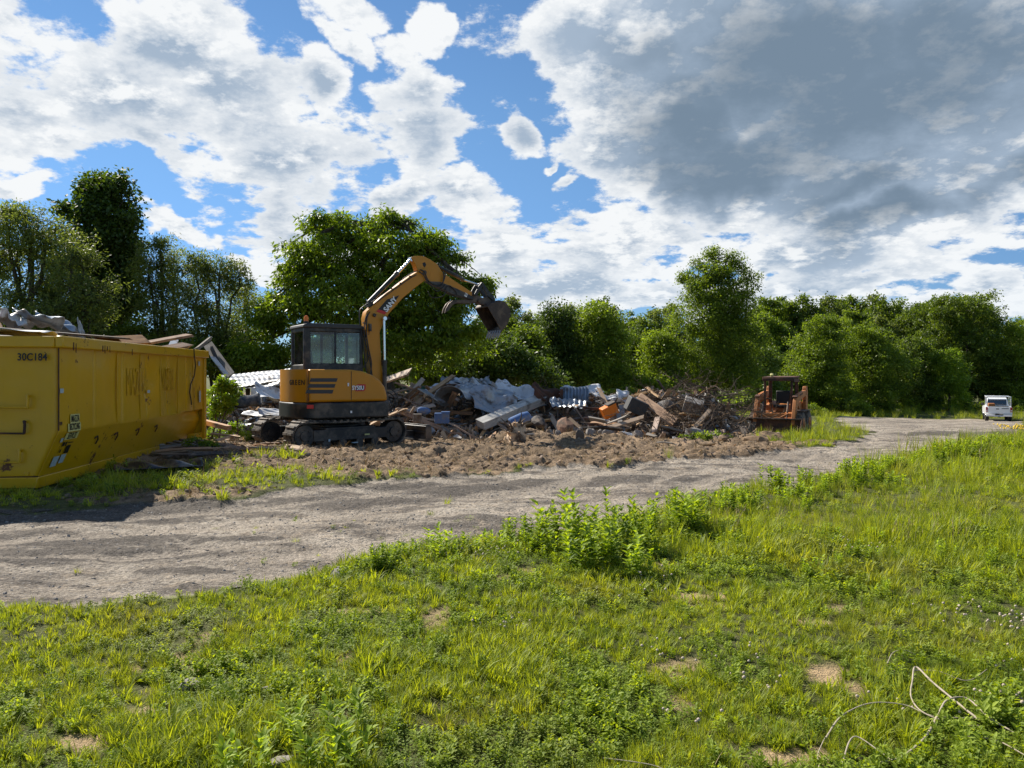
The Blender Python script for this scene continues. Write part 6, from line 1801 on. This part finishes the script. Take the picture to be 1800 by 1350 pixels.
def zone_sheets(n, px0, px1, Y0, Y1, mats, label, group, s=(.3, .9), lift=.35):
    for i in range(n):
        Y = rd.uniform(Y0, Y1)
        sheet_obj(place(rd.uniform(px0, px1), Y, rd.uniform(.08, lift)), rd.uniform(*s), rd.uniform(*s) * .6, (rd.normal(.4, .4), rd.normal(0, .3), rd.uniform(-1, 1)), mats[rd.randint(len(mats))], label, 'scrap_sheet', 'scrap sheet', group, seed=400 + i + n, crumple=.05, n=10)
zone_boards(26, 352, 500, 20.5, 25.0, [M_W_BROWN, M_W_GREY, M_DARKJ, M_DARKJ], 'broken dark board in the heap between container and excavator', 'boards of the left heap', lift=.4)
zone_sheets(16, 350, 505, 19.5, 24.0, [M_WSHEET, M_TIN, M_DARKJ, M_WSHEET], 'torn bright scrap in the heap between container and excavator', 'scraps of the left heap', (.2, .8), .3)
zone_rocks(14, 350, 500, 18.8, 21.5, [M_CONC, M_DARKJ], 'dark lump at the foot of the heap left of the excavator', 'lumps of the left heap', (.06, .18))
zone_boards(60, 672, 790, 21.0, 24.3, [M_W_BROWN, M_W_TAN, M_W_BROWN, M_W_TAN], 'splintered brown board in the tangle right of the excavator boom', 'boards right of the excavator', (.7, 1.9), .50, (.07, .2), .28)
zone_boards(22, 690, 860, 20.0, 22.0, [M_W_BROWN, M_W_TAN, M_W_GREY], 'small broken lath at the foot of the middle heap', 'laths at the foot of the heap', (.3, 1.0), .25, (.04, .1), .3, 'lath', 'lath')
zone_sheets(14, 760, 1060, 21.2, 24.0, [M_TIN, M_WSHEET, M_TINB, M_TIN], 'small torn metal scrap among the crumpled sheets', 'scraps of the middle heap', (.3, .9), .45)
zone_boards(30, 840, 1060, 20.0, 23.5, [M_W_GREY, M_W_BROWN, M_W_TAN, M_W_TAN], 'broken board among the crumpled grey sheets', 'boards of the middle heap', (.4, 1.4), .45, (.05, .16), .35)
zone_boards(44, 1050, 1240, 19.5, 22.6, [M_W_BROWN, M_W_GREY, M_W_TAN, M_W_TAN, M_DARKJ], 'broken board in the jumble around the dark grey box', 'boards of the right heap', (.4, 1.6), .5, (.05, .18), .5)
zone_rocks(26, 930, 1150, 18.9, 21.4, [M_CONC, M_CONC2, M_CONC], 'broken masonry lump at the front of the right heap', 'masonry lumps', (.06, .19), .2)
zone_rocks(18, 700, 930, 19.2, 21.0, [M_CONC, M_CONC2, M_STONE], 'small broken lump at the foot of the middle heap', 'small lumps', (.04, .14), .1)
zone_rocks(20, 960, 1130, 16.9, 18.8, [M_CONC, M_STONE, M_CLOD], 'loose stone on the bare soil before the heap', 'loose stones before the heap', (.05, .18), .02, 'stone', 'loose_stone')
# fine litter of the wreck
x, y, rs_ = wedge(16000, 18.2, 26, -27, 18, 1.0, 91)
dn = np.zeros(len(x))
for (mx, my, rx, ry, h) in MOUNDS[:7]:
    dn = np.maximum(dn, np.exp(-((x - mx) / (rx * 1.1)) ** 2 - ((y - my + .6) / (ry * 1.25)) ** 2))
k_ = rs_.rand(len(x)) < dn * .62
x, y = x[k_], y[k_]
pick = rs_.choice(8, len(x), p=[.22, .15, .12, .1, .1, .11, .1, .1])
M_SCR = mat_simple('dark_crumb', (.06, .045, .035), .9, var=.5, scale=9, bstr=.4)
scatter('fine_rubble', [chip_mesh('chip', M_CHIP, .30, .035, .015, 1), chip_mesh('chip', M_W_GREY, .38, .05, .02, 2), chip_mesh('chip', M_PALE, .14, .10, .006, 3), rock_mesh('crumb', M_CONC, .06, 4, .7, .6, 1), rock_mesh('crumb', M_SCR, .09, 5, .6, .8, 1), chip_mesh('chip', M_W_BROWN, .34, .06, .02, 6), chip_mesh('chip', M_TIN, .22, .12, .006, 7), chip_mesh('chip', M_SCR, .30, .08, .03, 8)],
        np.stack([x, y, land_h(x, y), pick], 1), 'fine splinters, crumbs and scraps strewn through the wreckage heap', 31, .5, 1.6, .05, .75)
# brushwood: branching limbs at the right end
def branch_mesh(seed, L=1.3):
    rs = np.random.RandomState(seed); mb = MB()
    def rec(p, d, l, r, k):
        q = p; pts = [p]; rad = [r]
        for i in range(4):
            d = (d + Vector(rs.normal(0, .18, 3))).normalized(); q = q + d * l / 4; pts.append(q); rad.append(r * (1 - .18 * (i + 1)))
            if k > 0 and rs.rand() < .85:
                rec(q, (d + Vector(rs.normal(0, .7, 3))).normalized(), l * .55, r * .5, k - 1)
        mb.tube(pts, rad, 5)
    rec(Vector((0, 0, 0)), Vector((1, 0, .1)), L, .028, 2)
    me = bpy.data.meshes.new('branch'); mb.bm.to_mesh(me); mb.bm.free(); me.materials.append(M_BRUSH)
    return me
BR = [branch_mesh(k) for k in range(7)]
def branches(n, px0, px1, Y0, Y1, label, group, lift=.5, s=(.6, 1.3), el=.3):
    for i in range(n):
        Y = rd.uniform(Y0, Y1)
        o = obj_from(BR[rd.randint(7)], 'branch'); o.location = place(rd.uniform(px0, px1), Y, rd.uniform(0, lift))
        k = rd.uniform(*s); o.scale = (k, k, k); o.rotation_euler = (rd.uniform(0, 6), rd.normal(-.15, el), rd.uniform(0, 6.28))
        thing(o, label, 'branch', group)
branches(150, 1150, 1300, 19.8, 22.8, 'bare twiggy branch in the brush pile beside the loader', 'branches of the brush pile', .50, (.4, .85), .22)
branches(14, 1020, 1180, 20.0, 22.5, 'bare branch poking from the right heap', 'branches in the right heap', .4, (.3, .6))
branches(8, 900, 1000, 21.5, 23.0, 'bare branch on the middle heap', 'branches in the middle heap', .4, (.4, .8))
branches(7, 345, 430, 19, 22, 'bare branch in the left heap', 'branches in the left heap', .35, (.5, .9))
# the torn stump
st = empty('tree_stump', G(905, 784, .04), 0, 'torn pale stump with splayed roots standing on the churned soil', 'stump')
def stump():
    mb = MB(); rs = np.random.RandomState(5)
    mb.tube([(0, 0, -.1), (.01, 0, .06), (.03, .0, .15), (.0, .02, .24), (-.05, .02, .31)], [.24, .19, .15, .12, .05], 12)
    for v in mb.bm.verts: v.co += Vector(rs.normal(0, .035, 3))
    mb.build('trunk', M_ROOT, st, smooth=True)
    for k in range(30):
        a = k / 30 * 6.28 + rs.uniform(-.2, .2); e = rs.uniform(.1, 1.2); l = rs.uniform(.15, .42); h = rs.uniform(.03, .26)
        d = Vector((math.cos(a) * math.cos(e), math.sin(a) * math.cos(e), math.sin(e) if h > .15 else -.2))
        p = Vector((0, 0, h)); pts = [p]; rad = [.035]
        for i in range(4):
            d = (d + Vector(rs.normal(0, .22, 3))).normalized(); p = p + d * l / 4; pts.append(p); rad.append(.035 * (1 - .22 * (i + 1)))
        mb = MB(); mb.tube(pts, rad, 6); mb.build('root', M_ROOT if k % 2 == 0 else M_BRUSH, st, smooth=True)
stump(); st.scale = (1.35, 1.35, 1.35)
# cast-off box and film left of the excavator
mb = MB(); mb.sheet(lambda u, v: (.55 * (u - .5) * 2, .34 * math.cos(v * 3.3 - .1) + .04 * math.sin(u * 8), .30 * math.sin(v * 3.3 - .1) + .03 * math.sin(u * 11 + v * 5)), 18, 14)
o = mb.build('plastic_sheet', M_TARP, thick=.006, smooth=True); o.location = up(415, 714, 18.8); o.rotation_euler = (0, 0, .5)
thing(o, 'black plastic sheeting slumped over the left heap below the bright bush', 'plastic sheet')
mb = MB(); mb.tube([(0, -.25, 0), (0, .25, 0)], [.2, .2], 20, cap=False); o = mb.build('barrel_hoop', M_W_GREY, thick=.012, smooth=True); o.location = up(398, 716, 18.4); o.rotation_euler = (0, .0, -.9); o.scale = (.8, .5, .8)
thing(o, 'dull cream open drum end under the black sheeting', 'drum')
mb = MB(); mb.sheet(lambda u, v: ((u - .5) * 1.25, (v - .5) * .62, .05 + .07 * abs(math.sin(u * 9 + v * 3)) * math.sin(v * 3.14) + .05 * math.sin(u * 17 + v * 8) * math.sin(v * 3.14)), 40, 18)
o = mb.build('plastic_film', M_TARP, thick=.005, smooth=True); p = G(280, 826); o.location = p + Vector((0, 0, .02)); o.rotation_euler = (0, 0, .45)
thing(o, 'crumpled black plastic film lying in the grass by the container', 'plastic film')
# pallet and timbers by the container
pal = empty('pallet', G(312, 790) + Vector((0, 0, .02)), .75, 'dark broken pallet lying against the container base', 'pallet')
for k in range(5):
    mb = MB(); mb.box((-.45 + .22 * k, 0, .13), (.10, 1.0, .02)); mb.build('slat', M_W_GREY, pal, bevel=.003)
for k in (-.45, 0, .45):
    mb = MB(); mb.box((0, k, .065), (1.1, .08, .10)); mb.build('bearer', M_W_GREY, pal, bevel=.003)
zone_boards(12, 270, 400, 12.6, 15.2, [M_W_GREY, M_W_BROWN, M_DARKJ], 'old dark board lying in the shade by the container foot', 'boards by the container', (.4, 1.2), .08, (.06, .14), .05)
zone_boards(16, 352, 520, 13.5, 18.5, [M_W_TAN, M_W_BROWN, M_W_GREY], 'splinter of wood on the soil around the left heap', 'splinters on the soil', (.2, .7), .03, (.03, .09), .06, 'splinter', 'splinter', (.01, .03))
zone_boards(14, 700, 1300, 14.0, 18.5, [M_W_TAN, M_W_BROWN, M_W_GREY], 'splinter of wood on the open churned soil', 'splinters on the open soil', (.15, .6), .02, (.02, .06), .05, 'splinter', 'splinter', (.01, .03))
# covered trailer behind the heap
tp = Vector(((735 - 900) / F * 27.5, 27.5, 0)); tp.z = H(tp.x, tp.y)
tr = empty('covered_trailer', tp, .06, 'dark trailer under a torn green net behind the heap', 'trailer')
mb = MB(); mb.box((0, .6, .85), (2.2, 1.2, .8)); mb.box((0, .6, .35), (1.9, .9, .2)); mb.build('body', M_DKGREY, tr, bevel=.02)
for s in (-.5, .5):
    mb = MB(); mb.cyl((s, -.05, .3), (s, .12, .3), .28, 20); mb.build('wheel', M_RUB, tr, smooth=True)
M_NET = mat_simple('green_net', (.05, .14, .10), .8, 0, .4, 30)
mb = MB(); mb.sheet(lambda u, v: (-.55 + 1.7 * u, -.06 - .25 * v * math.sin(u * 3.14), 1.52 - (.40 * math.sin(u * 3.14159) + .06) * v - .02 * math.sin(u * 14)), 30, 8); mb.build('net_cover', M_NET, tr, thick=.01)
for k in range(14):
    u = k / 13; l = .15 + .25 * rd.rand()
    mb = MB(); mb.box((-.5 + 1.6 * u, -.16, 1.5 - .38 * math.sin(u * 3.14) - l / 2), (.025, .01, l)); mb.build('torn_strip', M_NET, tr)
mb = MB(); mb.tube([(-1.1, -.05, 1.35), (-.55, -.05, 1.50), (.2, -.05, 1.54), (1.15, -.05, 1.46)], .022, 6); mb.tube([(-.55, -.05, .9), (-.55, -.05, 1.5)], .02, 6); mb.tube([(1.15, -.05, .9), (1.15, -.05, 1.46)], .02, 6); mb.build('hoop_frame', M_TIN, tr, smooth=True)
mb = MB(); mb.sheet(lambda u, v: (-1.1 + 2.25 * u, .0 + 1.2 * v, 1.40 + .08 * math.sin(u * 5) - .10 * math.sin(v * 3.1)), 16, 8); mb.build('tarpaulin', M_DKGREY, tr, thick=.01)
zone_boards(4, 790, 850, 26, 27.5, [M_W_GREY], 'grey lath on the frame right of the covered trailer', 'laths by the trailer', (1.0, 1.8), 1.2, (.04, .06), .15)

# --- load of the container
CM = box.matrix_basis.copy() if False else Matrix.Translation((NRc.x, NRc.y, z_c)) @ Matrix.Rotation(rz_c, 4, 'Z')
def inbox(x, y, z): return CM @ Vector((x, y, z))
mb = MB(); mb.sheet(lambda u, v: (.10 + (CL - .2) * u, .12 + (CW - .24) * v, 1.62 + .22 * math.sin(u * 3.1) * math.sin(v * 3.1) + .10 * float(fbm(u * 9, v * 4, 1, 3, 5)) * 2), 60, 24)
o = mb.build('scrap_fill', M_DARKJ, smooth=True, thick=.02); o.matrix_world = CM; tag(o, 'dark packed rubbish filling the yellow container', 'rubbish', None, 'stuff')
def cboard(a, b, w, t, mat, label, cat='board', roll=0., name='board', group=None, warp=0.0): return board(inbox(*a), inbox(*b), w, t, mat, label, cat, group, roll, warp, name)
cboard((-.05, 1.4, 2.05), (3.2, .6, 2.08), .75, .03, M_W_GREY, 'wide grey brown panel lying along the top of the container load', 'panel', .12, 'panel')
cboard((.3, .9, 2.14), (2.9, .35, 2.14), .35, .03, M_DARKJ, 'long dark board on the wide panel of the container load', 'board', .1)
cboard((2.4, .5, 2.05), (3.6, .2, 2.15), .25, .04, M_W_BROWN, 'brown board end tilted over the container rim', 'board', .6)
cboard((3.1, .6, 1.95), (4.9, -.15, 2.30), .10, .05, M_W_BROWN, 'reddish lath sticking out over the container side', 'lath', .3, 'lath')
cboard((4.6, .3, 2.0), (5.2, .0, 2.12), .16, .05, M_W_BROWN, 'short dark board at the container rim near the cable', 'board', .5)
cboard((5.6, .5, 1.95), (6.3, .6, 2.25), .14, .10, M_TIN, 'grey tube end standing over the far end of the container', 'tube', .2, 'tube')
for i in range(16):
    x = rd.uniform(.3, 6.0); y = rd.uniform(.25, 2.1); a = rd.uniform(-.7, .7); l = rd.uniform(.5, 1.5)
    dx, dy = math.cos(a) * l / 2, math.sin(a) * l / 2
    cboard((max(.05, x - dx), y - dy * .5, 1.9 + rd.uniform(0, .14)), (min(6.2, x + dx), y + dy * .5, 1.92 + rd.uniform(0, .16)), rd.uniform(.06, .2), .03, [M_W_BROWN, M_W_GREY, M_DARKJ, M_W_TAN][rd.randint(4)], 'loose board in the load of the yellow container', 'board', rd.uniform(-.6, .6), group='boards in the container')
def csheet(x, y, z, sx, sy, rot, mat, label, **k):
    p = inbox(x, y, z); return sheet_obj(p, sx, sy, (rot[0], rot[1], rot[2] + rz_c), mat, label, **k)
csheet(.35, 1.0, 2.10, .9, 1.5, (.05, .08, .1), M_WSHEET, 'white sheet lying flat at the near end of the container load', crumple=.03, seed=51)
csheet(.15, 1.75, 2.14, .7, .8, (.2, .1, .1), M_TINB, 'blue grey plastic sheet beside the white one on the load', crumple=.04, seed=52, name='plastic_sheet', cat='plastic sheet')
csheet(2.6, 1.5, 2.38, 1.1, .6, (.2, .25, .3), M_TIN, 'crumpled silver sheet on top of the container load', crumple=.12, seed=53)
csheet(3.3, 1.5, 2.34, .9, .5, (.3, .3, -.2), M_TINB, 'bluish bent sheet right of the silver one on the load', crumple=.10, seed=54)
csheet(2.1, 1.7, 2.36, .5, .4, (.5, .3, .5), M_WSHEET, 'bunched white scrap at the left of the silver sheet', crumple=.12, seed=55)
csheet(4.0, 1.5, 2.35, .28, .40, (1.3, .2, .2), M_TIN, 'small upright metal flap on the container load', crumple=.02, seed=56)
csheet(3.4, .35, 2.06, .35, .25, (.5, .1, .2), M_WSHEET, 'little white rag peeping over the container rim', crumple=.05, seed=57)
rock_obj(inbox(1.4, 2.0, 2.22), .62, M_CHIP, 'heap of reddish insulation in the container load', 'insulation_wad', 'insulation', seed=58, sc=(1.2, .9, .55))
rock_obj(inbox(2.0, 2.1, 2.2), .4, M_DARKJ, 'dark bundle beside the insulation in the container', 'scrap_bundle', 'bundle', seed=59, sc=(1.2, .9, .8))
# bright young bush and green sprouts in the heap
def leafy(name, c, blobs, mat, n, leaf, seed, label, cat='bush', **k):
    return make_tree(name, c, [(c[0] + b[0], c[1] + b[1], c[2] + b[2], *b[3:]) for b in blobs], mat, n, leaf, seed, label, cat, None, trunk_r=.02, stems=4, twig=30, **k)
p = pt(392, 690, 18.0); p.z = H(p.x, p.y)
leafy('bush', p, [(0, 0, 1.15, .36, .3, .34), (.05, 0, 1.42, .24, .2, .2), (.22, .05, .95, .25, .2, .2), (-.1, 0, .8, .25, .2, .25)], 'bright', 4200, .075, 71, 'bright yellow green young bush in front of the left heap', clump=.12, per=14, aspect=.6)
p = pt(418, 700, 19.2); p.z = H(p.x, p.y)
leafy('bush', p, [(0, 0, .45, .2, .2, .2), (-.5, 0, .3, .3, .2, .22)], 'bright', 900, .07, 72, 'small sprouting bush low at the right of the bright young bush', clump=.12, per=12, aspect=.6)
for i, (px, py, Y, n, s, lab) in enumerate([(1215, 768, 18.4, 700, .7, 'green sprouts growing among stones at the foot of the brush pile'), (1262, 735, 19.6, 700, .6, 'leafy green suckers in the brush pile'), (1240, 790, 17.2, 500, .6, 'low green sprouts on the soil in front of the brush pile'), (345, 790, 14.3, 900, .7, 'low weeds at the far corner of the container'), (360, 720, 18.0, 900, .9, 'weeds in the shade beside the far container corner'), (440, 742, 17.2, 900, .8, 'weeds left of the excavator tracks'), (48, 552, 0, 0, 0, '')]):
    if not n: continue
    p = place(px, Y)
    leafy('weed_clump', p, [(0, 0, .18 * s, .35 * s, .25 * s, .2 * s), (.3 * s, .1, .15 * s, .3 * s, .2 * s, .15 * s)], 'bright' if i % 2 else 'mid', n, .06, 80 + i, lab, 'weed', clump=.1, per=10, aspect=.5)

# ------------------------------------------------------------------ weeds along the track
def weed_mesh(stems, h0, h1, spread, seed, **k):
    global rng
    st_ = np.random.get_state()
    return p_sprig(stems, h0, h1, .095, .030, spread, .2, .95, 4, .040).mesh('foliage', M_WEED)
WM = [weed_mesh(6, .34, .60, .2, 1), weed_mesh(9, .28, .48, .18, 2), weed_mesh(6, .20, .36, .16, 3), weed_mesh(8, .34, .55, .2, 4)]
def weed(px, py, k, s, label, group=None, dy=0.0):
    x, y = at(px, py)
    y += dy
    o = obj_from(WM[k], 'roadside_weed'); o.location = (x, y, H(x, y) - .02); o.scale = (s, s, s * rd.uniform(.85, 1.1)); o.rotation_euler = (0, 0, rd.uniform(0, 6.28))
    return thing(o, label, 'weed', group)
weed(975, 945, 2, 1.15, 'lone upright weed at the left of the tall weed clump')
for px, py, k, s, lab in [(1040, 975, 0, 1.08, 'tallest leafy weed in the clump standing out against the track'), (1000, 965, 3, .85, 'weed at the left side of the tall clump'), (1085, 970, 0, .85, 'weed at the right side of the tall clump'),
                           (1060, 990, 1, .9, 'dark based weed at the front of the tall clump'), (1110, 960, 3, .8, 'shorter weed next to the right side of the tall clump'), (1020, 995, 2, .9, 'low weed before the left side of the tall clump'), (1185, 935, 3, 1.0, 'greyish upright weed right of the tall clump'), (1205, 930, 1, .9, 'bushy weed close by the greyish upright one'), (1115, 1005, 1, .8, 'dark weed at the right foot of the tall clump'),
                           (765, 965, 2, .8, 'small lone weed on the grass edge left of the clump'), (715, 972, 2, .55, 'smallest weed sprig at the bend of the grass edge')]:
    weed(px, py, k, s, lab)
edge = [(640, 995), (740, 968), (850, 950), (950, 938), (1100, 925), (1250, 900), (1400, 862), (1550, 826), (1650, 802), (1740, 784), (1800, 778)]
for i in range(105):
    t = rd.rand() ** .8; f_ = t * (len(edge) - 1); a = int(min(f_, len(edge) - 2)); u = f_ - a
    px = edge[a][0] * (1 - u) + edge[a + 1][0] * u; py = edge[a][1] * (1 - u) + edge[a + 1][1] * u
    band = abs(rd.normal(0, 1)) * (6 + 14 * (py - 760) / 150)
    weed(px + rd.uniform(-20, 20), py + band, rd.randint(1, 4), rd.uniform(.42, .78) * (.6 + .4 * min(1, max(0, (px - 700) / 300))), 'leafy weed in the thick green band edging the track', 'weeds edging the track')
for i in range(12):
    weed(rd.uniform(1400, 1800), rd.uniform(950, 1060), rd.randint(1, 4), rd.uniform(.25, .42), 'leafy weed in the taller grass of the lawn', 'weeds in the lawn')
for i, (px, py) in enumerate([(560, 1330), (600, 1270), (500, 1290), (430, 1345), (620, 1340)]):
    weed(px, py, 2, rd.uniform(.42, .6), 'broad leafed weed near the bare sandy hollow', 'weeds by the sandy hollow')
# flat stones in the lawn
for px, py, r, lab in [(338, 1198, .055, 'pale flat stone in the grass of the lawn'), (592, 1008, .07, 'grey green stone on the lawn edge by the track'), (468, 1205, .025, 'small white pebble on the lawn'), (490, 1330, .045, 'dark jagged stone in the sandy hollow'), (1075, 1222, .03, 'small pale stick like stone in the clover')]:
    rock_obj(G(px, py, .015), r, M_STONE, lab, 'stone', 'stone', seed=int(px), sc=(1.5, .9, .6))
# dead vines sprawling over the lawn
M_VINE = mat_simple('dead_vine', (.44, .37, .28), .85, 0, .3, 30)
def vine(lst, r, label, lifts=None):
    pts = []
    P = [G(a, b, .35 * (lifts[i] if lifts else .05) + .02) for i, (a, b) in enumerate(lst)]
    n = len(P)
    for i in range(n - 1):
        p0, p1, p2, p3 = P[max(i - 1, 0)], P[i], P[i + 1], P[min(i + 2, n - 1)]
        for k in range(7):
            t = k / 7
            pts.append(.5 * ((2 * p1) + (-p0 + p2) * t + (2 * p0 - 5 * p1 + 4 * p2 - p3) * t * t + (-p0 + 3 * p1 - 3 * p2 + p3) * t ** 3))
    pts.append(P[-1])
    m = len(pts); mb = MB()
    mb.tube(pts, [r * .75 * (1 - .55 * i / m) * (1 + .12 * math.sin(i * 1.7)) for i in range(m)], 7)
    thing(mb.build('dead_vine', M_VINE, smooth=True), label, 'vine')
vine([(1530, 1349), (1580, 1342), (1625, 1315), (1650, 1280), (1665, 1262), (1700, 1256), (1740, 1285), (1790, 1310)], .0075, 'thick bare vine curling up from the bottom edge', [.04, .05, .08, .12, .15, .12, .08, .05])
vine([(1722, 1285), (1690, 1265), (1640, 1230), (1610, 1205), (1604, 1225), (1602, 1250), (1625, 1272), (1680, 1290), (1720, 1292)], .0065, 'looped bare vine crossing the thick one', [.06, .1, .14, .16, .14, .1, .08, .06, .05])
vine([(1452, 1300), (1480, 1270), (1530, 1255), (1590, 1258), (1640, 1275), (1720, 1280)], .005, 'long thin vine arching left of the loop', [.03, .07, .1, .08, .06, .05])
vine([(1605, 1208), (1650, 1208), (1700, 1222), (1735, 1205)], .004, 'thin vine trailing right from the top of the loop', [.14, .12, .1, .12])
vine([(1440, 1349), (1438, 1330), (1450, 1302)], .004, 'short vine end at the bottom left of the tangle', [.02, .05, .04])
vine([(1700, 1310), (1750, 1320), (1800, 1345), (1830, 1360)], .005, 'vine end running out towards the lower right corner', [.05, .06, .05, .04])
vine([(1060, 1322), (1100, 1330), (1150, 1340), (1180, 1352)], .0035, 'thin dead vine at the bottom edge left of the tangle', [.03, .05, .05, .04])
vine([(1560, 1185), (1570, 1172), (1590, 1168), (1612, 1170)], .003, 'wispy vine above the loop', [.05, .1, .1, .04])
vine([(1480, 1349), (1500, 1310), (1545, 1330), (1575, 1349)], .0045, 'kinked vine at the foot of the thick one', [.03, .10, .06, .03])
# yellow flowers by the pickup
fy_ = LS()
for i in range(90):
    fy_.ball((U(-.6, .6), U(-.8, .8), U(.08, .2)), .028, 1, 5)
M_YF = mat_simple('yellow_petal', (.75, .50, .01), .6)
o = obj_from(fy_.mesh('yellow_flowers', M_YF), 'yellow_flowers'); x, y = at(1790, 757); o.location = (x, y, H(x, y)); tag(o, 'patch of yellow flowers at the roadside before the pickup', None, None, 'stuff')
